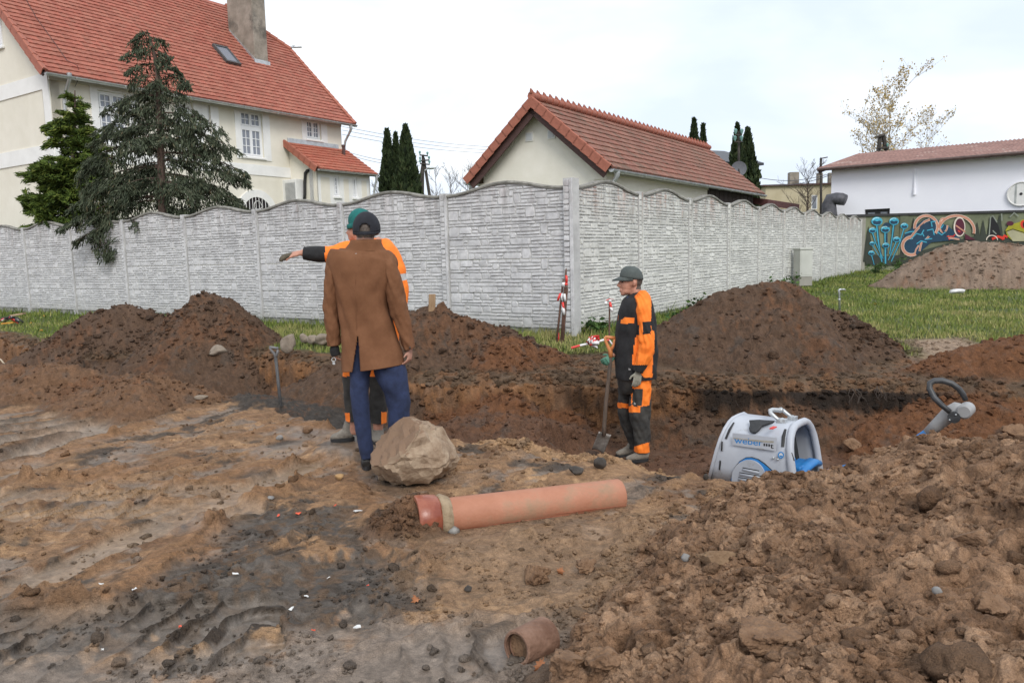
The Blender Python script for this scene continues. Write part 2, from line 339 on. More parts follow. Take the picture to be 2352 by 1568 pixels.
def terrain(x, y, colour=True):
    x = np.asarray(x, float); y = np.asarray(y, float)
    wx = x + .13 * fbm(x * 1.7, y * 1.7, 5, 3) + .035 * perlin(x * 9, y * 9, 8); wy = y + .13 * fbm(x * 1.7, y * 1.7, 25, 3) + .035 * perlin(x * 9, y * 9, 28)
    dp = psdf(wx, wy, PITP); df = psdf(wx, wy, FARP)
    farside = -df
    plat = .035 * fbm(x * .8, y * .8, 3, 4) + .014 * fbm(x * 4, y * 4, 4, 3)
    plat = plat - .05 * sstep(4.6, 5.4, y) * sstep(.2, 1.0, x)
    nat = .2 + .16 * sstep(.2, 3.2, farside) + np.clip(.005 * farside, 0, .14) + .025 * fbm(x * .7, y * .7, 9, 3)
    _e = np.array(XY(700, 1075)) - np.array(XY(20, 1362)); _e = _e / np.hypot(*_e); uu = wx * _e[0] + wy * _e[1]; vv = -wx * _e[1] + wy * _e[0]
    rA = np.clip(1 - np.abs(perlin(uu * .5 + 2, vv * 2.0, 500)) * 2.4, 0, 1) ** 2; rB = np.clip(1 - np.abs(perlin(uu * .9, vv * 4.6, 501)) * 2.4, 0, 1) ** 2
    rC = np.clip(1 - np.abs(perlin(x * 1.6, y * 3.4, 502)) * 2.6, 0, 1) ** 2
    ridge = np.clip(.62 * rA + .38 * rB + .35 * rC * (y < 5.5), 0, 1) * sstep(2.2, 3.2, y)
    lowp = .035 * fbm(x * .8, y * .8, 3, 4)
    plat = plat + .036 * ridge - .008
    berm = np.zeros(x.shape); bdark = np.zeros(x.shape)
    for (pl_, bw, bh, bk) in BERMS:
        d, _, al = pline(wx, wy, pl_); g_ = np.exp(-(d / bw) ** 2) * (.6 + .6 * np.clip(perlin(x * 2.7, y * 2.7, 510) + .35, 0, 1)); plat = plat + .55 * bh * g_; berm = np.maximum(berm, g_)
        if bk: bdark = np.maximum(bdark, g_)
    side = sstep(-.25, .25, farside)
    h = plat * (1 - side) + nat * side
    rough = np.where(farside > 0, .3, .30 + .6 * ridge + .8 * np.clip(berm, 0, 1))          # crumb amplitude factor
    # pit
    floor = -.40 - .36 * sstep(.4, -1.6, x) + .05 * fbm(x * 2, y * 2, 33, 4)
    hole = np.exp(-(((x + .55) / .35) ** 2 + ((y - 7.7) / .45) ** 2)); floor = floor - .35 * hole
    ww = .17 + .07 * perlin(x * 2.2, y * 2.2, 41)
    inn = sstep(0, 1, -dp / np.maximum(ww, .06))
    h = h + (floor - h) * inn
    wallm = np.where((dp < .03) & (dp > -.30) & (df < .75), 1.0, 0.0)
    # mounds
    cols = np.zeros(x.shape + (3,)); wt = np.zeros(x.shape)
    mnoise = .075 * fbm(x * 1.6, y * 1.6, 61, 4) + .03 * fbm(x * 6, y * 6, 62, 3)
    lift = np.zeros(x.shape)
    mc = np.zeros(x.shape + (3,)); mw = np.zeros(x.shape); best = h.copy()
    for i, (rg, sl, rd, c) in enumerate(MOUNDS):
        d, z, _ = pline(wx, wy, rg)
        k = .45 if i in (10, 11, 12, 13) else 1.0
        v = z - sl * (np.sqrt(d * d + rd * rd) - rd) + mnoise * k
        far = sstep(0, 1.2, d)
        v = v + .05 * far * perlin(x * 1.1, y * 1.1, 70 + i)
        up = v > best
        m = sstep(-.05, .05, v - best)
        mc = mc * (1 - m[..., None]) + np.array(c) * m[..., None]; mw = np.maximum(mw * (1 - m) + m, m)
        kk = .05
        hh = np.clip(.5 + .5 * (v - best) / kk, 0, 1); best = best * (1 - hh) + v * hh + kk * hh * (1 - hh)
    h = best
    dt = -psdf(wx, wy, TOE)
    plateau = .44 + .24 * sstep(1.65, 2.5, x)
    v8 = np.where(dt > -.3, plateau * (1 - np.exp(-np.maximum(dt, 0) / .62)), -1) + np.where(dt < 0, dt, 0) + mnoise * .9 * sstep(0, .5, dt)
    v8 = np.where(y > 4.5, v8, v8)
    m8 = sstep(-.03, .04, v8 - h)
    h = np.maximum(h, v8)
    # tracks
    trk = np.zeros(x.shape); lug = np.zeros(x.shape)
    for (a, b, hw, dep, pit, kind) in TRACKS:
        d, _, al = pline(wx * .12 + x * .88, wy * .12 + y * .88, [a, b])
        ex, ey = b[0] - a[0], b[1] - a[1]; L = math.hypot(ex, ey)
        s = ((x - a[0]) * ey - (y - a[1]) * ex) / L
        m = sstep(hw, hw * .82, d) * (.55 + .45 * sstep(-.25, .15, perlin(x * 1.3, y * 1.3, 88 + int(hw * 100))))
        rim = np.exp(-((d - hw * 1.1) / (hw * .16)) ** 2)
        dz = .013 * rim * (1 - m); lgz = 0
        if pit:
            ph = ((al + s * .18 + .03 * np.sign(s) * sstep(0, .05, np.abs(s))) / pit + .06 * perlin(x * 3, y * 3, 90)) % 1.0
            lg = np.exp(-((ph - .5) / .12) ** 2) * m
            lgz = .046 * lg; lug = np.maximum(lug, sstep(.35, .75, lg))
        mm_ = m * (1 - m8) * (1 - mw); h = h + dz * (1 - m8) * (1 - mw); h = h * (1 - mm_) + (lowp - dep * .8 + lgz) * mm_; trk = np.maximum(trk, m)
    rutm = np.zeros(x.shape); rimm = np.zeros(x.shape); smt = np.zeros(x.shape)
    for (a, b, hw, dep) in RUTS:
        d, _, al = pline(wx * .3 + x * .7, wy * .3 + y * .7, [a, b])
        m = np.exp(-(d / hw) ** 4); mm_ = m * (1 - mw); h = h * (1 - mm_) + (lowp - dep) * mm_ + .022 * np.exp(-((d - hw * 1.25) / (hw * .3)) ** 2) * (1 - mw); trk = np.maximum(trk, m); rutm = np.maximum(rutm, m * (1 - mw)); rimm = np.maximum(rimm, np.exp(-((d - hw * 1.2) / (hw * .25)) ** 2) * (1 - mw))
    pad = np.zeros(x.shape)
    for (ax, ay, az, ar) in PADS:
        m = sstep(ar, ar * .55, np.hypot(x - ax, y - ay)); h = h * (1 - m) + (az + .5 * (h - az) * 0) * m; pad = np.maximum(pad, m)
    # crumb detail
    flat = np.zeros(x.shape)
    for f in FILMS: flat = np.maximum(flat, sstep(.05, -.06, psdf(wx, wy, f)))
    flat = np.maximum(flat * (1 - m8) * (1 - mw), trk * (1 - lug))
    near = sstep(26, 12, np.hypot(x, y))
    patch = .25 + .75 * sstep(-.12, .22, fbm(x * 2.3, y * 2.3, 120, 4))
    amp = (np.maximum(np.maximum(m8 * 1.25, mw * .95), rough * patch)) * (1 - .93 * flat) * near
    amp = amp * (1 - .55 * pad); amp = amp * (1 - .5 * inn * (1 - wallm) * (1 - mw))
    grassm = sstep(.25, .6, farside - 1.05 * sstep(-1.6, -.6, x) + .25 * fbm(x * 2, y * 2, 130, 3)) * (1 - mw)
    amp = amp * (1 - .7 * grassm)
    if colour is not None:
        f1, r1 = worley(wx * 7, wy * 7, 11); f2, r2 = worley(x * 17, y * 17, 12); f3, r3 = worley(wx * 38, wy * 38, 13)
        big = np.sqrt(np.clip(1 - (f1 * 1.5) ** 2, 0, 1)) * (r1 > .55) * .026 * (.4 + r1)
        med = np.sqrt(np.clip(1 - (f2 * 1.45) ** 2, 0, 1)) * (r2 > .3) * .017 * (.4 + r2)
        sml = np.sqrt(np.clip(1 - (f3 * 1.3) ** 2, 0, 1)) * .010
        bigm = sstep(.6, 1.1, amp)
        h = h + amp * (big * bigm + med * (.35 + .65 * bigm) + sml) + amp * .030 * fbm(x * 13, y * 13, 140, 4)
    if not colour: return h
    # ---- colours
    n1 = fbm(x * 1.1, y * 1.1, 201, 4); n2 = fbm(x * 4.5, y * 4.5, 202, 4); n3 = fbm(x * 14, y * 14, 203, 3)
    def mix(a, b, m): return a * (1 - m[..., None]) + np.array(b) * m[..., None]
    C = np.ones(x.shape + (3,)) * np.array(C_SAND2)
    C = mix(C, C_SAND, sstep(-.1, .25, n2 + .4 * n3)); C = mix(C, C_BROWN, sstep(.0, .2, n1 + .7 * n2 + .3 * n3) * .85)
    C = mix(C, C_GREY, sstep(.12, .26, fbm(x * 2.1, y * 3.2, 210, 4) + .12 * n3) * .75)
    C = mix(C, C_BLACK, sstep(.13, .26, fbm(x * 1.9, y * 2.6, 211, 5) + .15 * n3) * .85)
    C = mix(C, (.19, .155, .128), sstep(.12, .03, ridge) * sstep(-.25, .1, n2 + .3 * n1) * .8); C = mix(C, (.30, .185, .105), sstep(.35, .7, ridge) * .75)
    C = mix(C, (.25, .142, .076), np.clip(berm * 1.3, 0, 1) * .85 * (1 - np.clip(bdark, 0, 1))); C = mix(C, C_SAND, trk * .35)
    dk = np.zeros(x.shape)
    for p_ in DARKM: dk = np.maximum(dk, sstep(.05, -.05, psdf(wx, wy, p_) + .26 * n2 + .22 * n3))
    dk = dk * (1 - .8 * np.clip(1.2 * (berm - bdark), 0, 1)); C = mix(C, C_BLACK, dk * (.60 + .38 * sstep(-.15, .2, n3 + .5 * n2))); C = mix(C, (.115, .10, .088), dk * sstep(.05, .3, fbm(x * 5, y * 7, 240, 4)) * .7)
    gm = sstep(.12, -.12, psdf(wx, wy, GREYM[0]) + .22 * n2); C = mix(C, C_GREY, gm * .9)
    C = mix(C, C_SAND2, gm * sstep(.12, .3, n2) * .6)
    C = mix(C, (.060, .047, .038), rimm * (1 - rutm) * .75); C = mix(C, (.225, .195, .168), rutm * .8); C = mix(C, (.29, .215, .15), np.clip(trk - rutm, 0, 1) * (1 - lug) * (1 - dk) * (1 - gm) * .7 * (1 - mw) * (1 - m8))
    tb = trk * (1 - lug) * (1 - rutm) * (1 - mw) * (1 - m8); C = mix(C, (.135, .118, .104), tb * (.35 + .4 * dk + .3 * gm)); C = mix(C, (.045, .037, .031), lug * .8 * np.maximum(dk, gm * .8)); C = mix(C, (.34, .22, .125), lug * .6 * (1 - dk) * (1 - gm))
    wet = sstep(.10, .02, ridge) * .35
    C = mix(C, (.135, .11, .09), flat * .55 * (1 - dk) * (1 - trk)); wet = np.maximum(wet, flat * .92)
    wet = np.maximum(wet, dk * .45 * sstep(-.1, .2, n3)); wet = np.maximum(wet, gm * .12)
    sandc = sstep(.35, -.2, psdf(x, y, np.array([XY(1000, 1210), XY(1480, 1180), XY(1560, 1330), XY(1400, 1420), XY(1060, 1400)])) + .3 * n2)
    C = mix(C, (.27, .18, .115), sandc * .8)
    inp = sstep(.02, -.1, dp); C = mix(C, C_PIT, inp); C = mix(C, C_DARK, inp * sstep(.05, .3, n2) * .6)
    # natural ground
    ns = sstep(-.02, .06, farside); C = mix(C, (.115, .075, .047), ns); C = mix(C, (.15, .08, .042), ns * sstep(-.05, .25, n2)); C = mix(C, C_GRASS, grassm)
    # wall of the cut
    cw = wallm * (h < .26); C = mix(C, C_WALL, cw * .9); C = mix(C, C_BROWN, cw * sstep(-.05, .2, fbm(x * 3, h * 9, 215, 3)))
    lay = sstep(.10, .02, np.abs(h - (-.03 + .05 * n2))  - .09) * (sstep(1.7, 2.0, x) * sstep(4.3, 4.0, x) + sstep(-3.9, -4.4, x) * sstep(-7.2, -6.6, x) + .75 * sstep(.1, .5, x) * sstep(1.9, 1.5, x) * sstep(-.1, .2, n2))
    C = mix(C, C_LAYER, np.clip(cw * lay, 0, 1) * .95)
    C = C * (1 - mw[..., None]) + mc * mw[..., None]
    C = mix(C, C_RED, mw * sstep(.12, .35, n1 + .5 * n3) * .5 * (y > 6)); C = mix(C, C_BLACK, mw * sstep(.18, .4, n2) * .55 * (y < 12))
    C = mix(C, (.265, .162, .100), m8); C = mix(C, (.34, .222, .145), m8 * sstep(.0, .3, n2 + .3 * n1) * .8); C = mix(C, (.165, .095, .056), m8 * sstep(.05, .3, -n2) * .7)
    pk = sstep(.3, -.1, psdf(x, y, np.array([XY(2085, 790, .3), XY(2200, 788, .3), (5.4, 8.3), (4.6, 8.0)]))) * (1 - mw); C = mix(C, (.30, .215, .15), pk)
    wet = wet * (1 - m8) * (1 - mw)
    C = C * (1 + .40 * n3 + .25 * n2 + .3 * fbm(x * 38, y * 38, 230, 2))[..., None]
    tint = np.array([1.02, .985, .93]); C = C * (1 - grassm[..., None]) * tint + C * grassm[..., None]
    return h, np.clip(C, .008, .8), np.clip(wet, 0, 1), grassm * (1 - m8) * (1 - pk)
def HZ(x, y): return float(terrain(np.array([x]), np.array([y]), False)[0])

def build_ground():
    th = np.concatenate([np.radians(np.linspace(-180, -44, 46, endpoint=False)), np.radians(np.linspace(-44, -37, 24, endpoint=False)), np.radians(np.linspace(-37, 37, 640)), np.radians(np.linspace(37, 44, 25)[1:]), np.radians(np.linspace(44, 180, 47)[1:-1])])
    r = [.35]
    while r[-1] < 700:
        q = r[-1]
        k = .05 if q < 1.5 else (.012 if q < 2.1 else (.0028 if q < 6.6 else (.0033 if q < 9.0 else (.0042 if q < 13 else (.009 if q < 24 else .06)))))
        r.append(q * (1 + k))
    r = np.array(r); nt_, nr = len(th), len(r)
    R, T = np.meshgrid(r, th, indexing='ij'); X = R * np.sin(T); Y = R * np.cos(T)
    h, C, wet, gr = terrain(X, Y)
    # ragged overhang on the cut walls: push vertices sideways a little
    ov = .03 * fbm(X * 7, h * 14, 301, 3); X2 = X + ov; Y2 = Y + .055 * fbm(X * 5, h * 11, 302, 4)
    V = np.stack([X2, Y2, h], -1).reshape(-1, 3); V = np.vstack([V, [[0, 0, h[0].mean()]]])
    i = np.arange(nr - 1)[:, None] * nt_; j = np.arange(nt_)[None, :]; j2 = (j + 1) % nt_
    Q = np.stack([i + j, i + nt_ + j, i + nt_ + j2, i + j2], -1).reshape(-1, 4)[:, ::-1]
    c = nr * nt_
    Q = np.vstack([Q, np.stack([np.full(nt_, c), j[0], j2[0], j2[0]], -1)]) if False else Q
    fl = [(c, int(a), int(b)) for a, b in zip(j[0], j2[0])]
    me = np_mesh('ground', V[:-1], Q, None, True)
    # centre cap
    o = bpy.data.objects.new('ground', me); COL.objects.link(o); o['kind'] = 'structure'
    n = len(me.vertices)
    at = me.attributes.new('soil', 'FLOAT_COLOR', 'POINT'); at.data.foreach_set('color', np.concatenate([C.reshape(-1, 3), np.ones((n, 1))], 1).astype(np.float32).ravel())
    aw = me.attributes.new('wet', 'FLOAT', 'POINT'); aw.data.foreach_set('value', wet.reshape(-1).astype(np.float32))
    me.materials.append(attr_mat('soil_ground', 'soil', .93, 'wet', .8))
    print('ground', nt_, nr, len(Q))
    return gr
GR = build_ground()
# ------------------------------------------------------------------ concrete fence
def fence_mat(name, c1, c2, rust):
    m, t, b = base_mat(name); L = t.links.new
    g = N(m, 'ShaderNodeNewGeometry'); oi = N(m, 'ShaderNodeObjectInfo')
    n1 = N(m, 'ShaderNodeTexNoise'); n1.inputs['Scale'].default_value = 3.2; n1.inputs['Detail'].default_value = 8; n1.inputs['Roughness'].default_value = .7; L(g.outputs['Position'], n1.inputs['Vector'])
    r = N(m, 'ShaderNodeValToRGB'); r.color_ramp.elements[0].position = .33; r.color_ramp.elements[1].position = .62
    r.color_ramp.elements[0].color = (*c1, 1); r.color_ramp.elements[1].color = (*c2, 1); L(n1.outputs['Fac'], r.inputs[0])
    mp = N(m, 'ShaderNodeMapping'); mp.inputs['Scale'].default_value = (6, 6, .7); L(g.outputs['Position'], mp.inputs[0])
    n2 = N(m, 'ShaderNodeTexNoise'); n2.inputs['Scale'].default_value = 1.6; n2.inputs['Detail'].default_value = 7; n2.inputs['Roughness'].default_value = .7; L(mp.outputs[0], n2.inputs['Vector'])
    sx = N(m, 'ShaderNodeSeparateXYZ'); L(g.outputs['Position'], sx.inputs[0])
    def rng(src, a, b2, c=0., d=1.):
        q = N(m, 'ShaderNodeMapRange'); q.inputs[1].default_value = a; q.inputs[2].default_value = b2; q.inputs[3].default_value = c; q.inputs[4].default_value = d; L(src, q.inputs[0]); return q.outputs[0]
    def mul(a, b2):
        q = N(m, 'ShaderNodeMath'); q.operation = 'MULTIPLY'; L(a, q.inputs[0])
        if isinstance(b2, float): q.inputs[1].default_value = b2
        else: L(b2, q.inputs[1])
        return q.outputs[0]
    def mix(fac, a, col):
        q = N(m, 'ShaderNodeMix'); q.data_type = 'RGBA'; L(fac, q.inputs[0]); L(a, q.inputs[6]); q.inputs[7].default_value = (*col, 1); return q.outputs[2]
    top = rng(sx.outputs[2], 1.75, 2.5); streak = rng(n2.outputs['Fac'], .48, .66)
    col = mix(mul(mul(top, streak), .75), r.outputs[0], (.13, .115, .10))
    n3 = N(m, 'ShaderNodeTexNoise'); n3.inputs['Scale'].default_value = 1.3; n3.inputs['Detail'].default_value = 6; L(mp.outputs[0], n3.inputs['Vector'])
    col = mix(mul(mul(rng(sx.outputs[2], 1.95, 2.45), rng(n3.outputs['Fac'], .50, .62)), rust), col, (.34, .16, .12))
    low = mul(rng(sx.outputs[2], .75, .40), rng(n1.outputs['Fac'], .35, .6)); col = mix(mul(low, .6), col, (.19, .19, .14))
    n4 = N(m, 'ShaderNodeTexNoise'); n4.inputs['Scale'].default_value = 17; n4.inputs['Detail'].default_value = 6; L(g.outputs['Position'], n4.inputs['Vector'])
    vm = N(m, 'ShaderNodeVectorMath'); vm.operation = 'SCALE'; L(col, vm.inputs[0]); L(rng(n4.outputs['Fac'], .3, .7, .86, 1.1), vm.inputs['Scale'])
    L(vm.outputs[0], b.inputs['Base Color']); b.inputs['Roughness'].default_value = .9; b.inputs['Specular IOR Level'].default_value = .25
    bp = N(m, 'ShaderNodeBump'); bp.inputs['Strength'].default_value = .35; bp.inputs['Distance'].default_value = .01; L(n4.outputs['Fac'], bp.inputs['Height']); L(bp.outputs[0], b.inputs['Normal'])
    return m
M_FL = fence_mat('cast_concrete_cool_light', (.46, .46, .47), (.64, .64, .645), .12)  # bluish light on the left wing is put into its concrete colour
M_FR = fence_mat('cast_concrete_warm_light', (.49, .49, .46), (.67, .67, .635), .55)  # same concrete, warmer light of this wing painted in; the rust is real
M_JOINT = pmat('cast_concrete_joint', (.40, .40, .395), (.54, .54, .53), 5, .95)
M_COP = pmat('weathered_coping', (.13, .125, .11), (.30, .29, .26), 7, .95, .4, 40, c3=(.06, .06, .045), s3=4, f3=.55)
M_PLINTH = pmat('plain_concrete_plinth', (.20, .205, .18), (.33, .33, .29), 4, .95, .3, 60, c3=(.12, .13, .08), s3=2.5, f3=.52)
SLAB, PITCHF, NU = 2.10, 2.24, 42
def stone_layout(seed, rows, L=SLAB, H=.5):
    rnd = random.Random(seed); nu = 52; occ = [[-1] * nu for _ in range(rows)]; out = []; cw = L / nu; ys = [0]
    for r_ in range(rows): ys.append(ys[-1] + rnd.uniform(.75, 1.3))
    ys = [q / ys[-1] * H for q in ys]
    def free(r0, c0, a, b): return all(r0 + i < rows and c0 + j < nu and occ[r0 + i][c0 + j] < 0 for i in range(a) for j in range(b))
    def put(r0, c0, a, b):
        for i in range(a):
            for j in range(b): occ[r0 + i][c0 + j] = len(out)
        out.append((c0 * cw, ys[r0], (c0 + b) * cw, ys[r0 + a], a))
    for _ in range(60):
        a = rnd.choice([2, 2, 3]); b = rnd.randint(3, 6); r0 = rnd.randint(0, rows - a); c0 = rnd.randint(0, nu - b)
        if sum(1 for o_ in out) < 11 and free(r0, c0, a, b): put(r0, c0, a, b)
    for r0 in range(rows):
        c0 = 0
        while c0 < nu:
            if occ[r0][c0] >= 0: c0 += 1; continue
            b = 1; mx = rnd.choice([3, 4, 5, 6, 7, 9])
            while b < mx and c0 + b < nu and occ[r0][c0 + b] < 0: b += 1
            if c0 + b < nu and occ[r0][c0 + b] < 0 and (c0 + b + 1 >= nu or occ[r0][c0 + b + 1] >= 0): b += 1
            a = 2 if (rnd.random() < .12 and free(r0, c0, 2, b)) else 1
            put(r0, c0, a, b); c0 += b
    return out
def stone_mesh(rect, rnd, topf=None):
    x0, y0, x1, y1, a = rect; g = .0045; w, h = x1 - x0, y1 - y0
    j = lambda s: rnd.uniform(-s, s)
    sk = min(.020 if a > 1 else .006, w * .22); jv = min(.007, h * .12)
    pts = [(x0 + g + abs(j(sk)), y0 + g + abs(j(jv))), (x0 + w * rnd.uniform(.3, .7), y0 + g + abs(j(jv)) * .6), (x1 - g - abs(j(sk)), y0 + g + abs(j(jv))), (x1 - g + j(.002), y0 + h * rnd.uniform(.35, .65)),
           (x1 - g - abs(j(sk)), y1 - g - abs(j(jv))), (x0 + w * rnd.uniform(.3, .7), y1 - g - abs(j(jv)) * .6), (x0 + g + abs(j(sk)), y1 - g - abs(j(jv))), (x0 + g + j(.002), y0 + h * rnd.uniform(.35, .65))]
    if topf: pts = [(px, min(py, topf(px) - .012)) for px, py in pts]
    ys_ = [p[1] for p in pts]
    if max(ys_) - min(ys_) < .012: return None
    cx = sum(p[0] for p in pts) / 8; cy = sum(p[1] for p in pts) / 8
    d = rnd.uniform(.008, .016); tx, ty = j(.05), j(.10); V = []; Fc = []
    for px, py in pts: V.append((px, .004, py))
    for px, py in pts:
        ix = px + (cx - px) * min(.4, .007 / max(.01, abs(px - cx))) ; iy = py + (cy - py) * min(.4, .006 / max(.006, abs(py - cy)))
        V.append((ix, -(d + tx * (ix - cx) + ty * (iy - cy) + j(.002)), iy))
    V.append((cx + j(w * .15), -(d + rnd.uniform(.0, .005)), cy))
    for i in range(8):
        k = (i + 1) % 8; Fc.append([i, k, 8 + k, 8 + i]); Fc.append([8 + i, 8 + k, 16])
    return V, Fc
ARCH = lambda u: .455 + .135 * (.5 - .5 * math.cos(2 * math.pi * min(max(u / SLAB, 0), 1)))
def slab_kind(seed, top):
    rnd = random.Random(seed); H = .60 if top else .5; lay = stone_layout(seed, 12 if top else 10, SLAB, H); st = []
    for rc in lay:
        s = stone_mesh(rc, rnd, ARCH if top else None)
        if s: st.append(s)
    mb = MB()
    if top:
        n = 28; V = []
        for i in range(n + 1):
            u = SLAB * i / n; V += [(u, 0, 0), (u, 0, ARCH(u)), (u, .05, 0), (u, .05, ARCH(u))]
        Fc = []
        for i in range(n):
            q = 4 * i; Fc += [[q, q + 4, q + 5, q + 1], [q + 6, q + 2, q + 3, q + 7], [q + 1, q + 5, q + 7, q + 3]]
        mb.add(V, Fc)
    else: mb.box((0, 0, .002), (SLAB, 0, 0), (0, .05, 0), (0, 0, .496))
    return mb, st
def kid(name, me, parent, loc=(0, 0, 0)):
    o = bpy.data.objects.new(name, me); COL.objects.link(o); o.parent = parent; o.location = loc; return o
def make_fence(root, mat, n, sgn, seed, first):
    kinds = []
    for k, (sd_, top) in enumerate([(seed, False), (seed, False), (seed, False), (seed + 3, True)]):
        mb, st = slab_kind(sd_, top); mbj = MB(); mbj.add(mb.V, mb.F, 0); base = np_mesh('panel', mb.V, mb.F, [M_JOINT])
        for V, Fc in st: mbj.add(V, Fc, 1)
        full = np_mesh('panel', mbj.V, mbj.F, [M_JOINT, mat], 30, mbj.M)
        kinds.append((base, full, [np_mesh('stone', V, Fc, [mat], 30) for V, Fc in st] if k in (0, 3) else None))
    # coping
    mb = MB(); nn = 26
    prof = [(-.052, 0), (-.058, .022), (-.040, .044), (.040, .044), (.058, .022), (.052, 0)]
    V = []; Fc = []
    for i in range(nn + 1):
        u = SLAB * i / nn
        for (dy, dz) in prof: V.append((u, .025 + dy, ARCH(u) + dz + .002))
    for i in range(nn):
        for q in range(6): Fc.append([i * 6 + q, i * 6 + (q + 1) % 6, (i + 1) * 6 + (q + 1) % 6, (i + 1) * 6 + q][::-1])
    cop = np_mesh('coping', V, Fc, [M_COP], 40)
    # post: blocks and smooth strip
    rnd = random.Random(seed + 9); mb = MB(); mb.box((-.068, -.030, 0), (.136, 0, 0), (0, .12, 0), (0, 0, 2.27), 0); mb.box((.030, -.048, .01), (.036, 0, 0), (0, .02, 0), (0, 0, 2.25), 1)
    z = .01
    while z < 2.24:
        hh = min(rnd.uniform(.05, .10), 2.255 - z)
        if hh < .03: break
        s = stone_mesh((-.070, z, .030, z + hh, 1), rnd); mb.add([(p[0], p[1] - .028, p[2]) for p in s[0]], s[1], 1); z += hh
    post = np_mesh('post', mb.V, mb.F, [M_JOINT, mat], 30, mb.M)
    mb = MB(); mb.box((0, .005, 0), (SLAB, 0, 0), (0, .06, 0), (0, 0, .246)); pl = np_mesh('plinth', mb.V, mb.F, [M_PLINTH])
    cnt = 0
    for k in range(n):
        u0 = (.07 + PITCHF * k) if sgn > 0 else -(.07 + PITCHF * k + SLAB)
        kid('plinth', pl, root, (u0, 0, -.05))
        for lv in range(4):
            base, full, stm = kinds[lv]; loc = (u0, 0, .20 + .5 * lv)
            if stm is None: stm = kinds[0][2]
            if k < first and cnt + len(stm) <= 300:
                pn = kid('panel', base, root, loc)
                for sm in stm: kid('stone', sm, pn)
                cnt += len(stm)
            else: kid('panel', full, root, loc)
        kid('coping', cop, root, (u0, 0, 1.70))
        kid('post', post, root, ((PITCHF * (k + 1)) * sgn, 0, -.05))
    print('fence stones', cnt)
    return post
OC = P(1318, 775, 10.76); FZ = .25
fl = thing('concrete_fence', 'long pale grey wavy-topped concrete fence wing behind the brown-coated man', 'fence', (OC.x, OC.y, FZ)); fl.rotation_euler.z = math.atan2(-Ad.y, -Ad.x)
fr = thing('concrete_fence', 'shorter pale concrete fence wing receding right towards the mural wall', 'fence', (OC.x, OC.y, FZ)); fr.rotation_euler.z = math.atan2(Bd.y, Bd.x)
pst = make_fence(fl, M_FL, 10, -1, 11, 2); make_fence(fr, M_FR, 10, 1, 23, 2)
cpo = kid('post', pst, fl, (-.015, -.03, -.02)); cpo.scale = (1.12, 1.5, 1.02)
cpo['label'] = 'wider corner post'
# ------------------------------------------------------------------ buildings behind the fence
M_CREAM = pmat('cream_render', (.70, .665, .565), (.77, .735, .64), 1.2, .92, .12, 90)
M_CREAM2 = pmat('cream_render_pale', (.72, .69, .60), (.80, .77, .69), 1.2, .92, .12, 90)
M_TRIM = pmat('white_render_trim', (.74, .74, .72), (.82, .82, .80), 2, .9, .08, 90)
M_FRAME = pmat('white_window_plastic', (.78, .79, .80), (.84, .85, .86), 3, .45)
M_ZINC = pmat('zinc_gutter', (.42, .44, .45), (.60, .62, .63), 5, .45, .1, 30, metal=.7)
M_FASCIA = pmat('dark_brown_timber', (.055, .028, .024), (.10, .05, .045), 7, .7, .2, 60, stretch=(1, 1, 6))
M_CHIM = pmat('sooty_render', (.20, .175, .14), (.36, .32, .27), 1.6, .95, .3, 30, c3=(.11, .10, .085), s3=1.2, f3=.5)
M_WOOD = pmat('dark_barn_planks', (.022, .015, .013), (.06, .04, .032), 9, .85, .3, 60, stretch=(6, 6, .5))
M_BLK = pmat('black_rubber', (.012, .012, .013), (.03, .03, .032), 8, .6)
M_WHITEM = pmat('white_enamel', (.68, .68, .66), (.76, .76, .74), 4, .5)
def glass_mat(name, c=(.05, .06, .075), r=.06):
    m, t, b = base_mat(name); b.inputs['Base Color'].default_value = (*c, 1); b.inputs['Roughness'].default_value = r; b.inputs['Specular IOR Level'].default_value = .8
    n = N(m, 'ShaderNodeTexNoise'); n.inputs['Scale'].default_value = .9; tc = N(m, 'ShaderNodeTexCoord'); t.links.new(tc.outputs['Object'], n.inputs['Vector'])
    bp = N(m, 'ShaderNodeBump'); bp.inputs['Strength'].default_value = .08; t.links.new(n.outputs['Fac'], bp.inputs['Height']); t.links.new(bp.outputs[0], b.inputs['Normal']); return m
M_GLASS = glass_mat('window_glass', (.20, .22, .26))
def tile_mat(name):
    m = attr_mat(name, 'tile', .8, None, .25, False); return m
M_TILE = tile_mat('clay_roof_tile'); M_TILE2 = tile_mat('weathered_roof_tile')
M_VERGE = pmat('verge_tile_clay', (.31, .10, .065), (.38, .13, .082), 8, .7, .15, 40)
M_VERGE2 = pmat('verge_tile_worn', (.29, .10, .065), (.37, .13, .085), 8, .75, .2, 40)
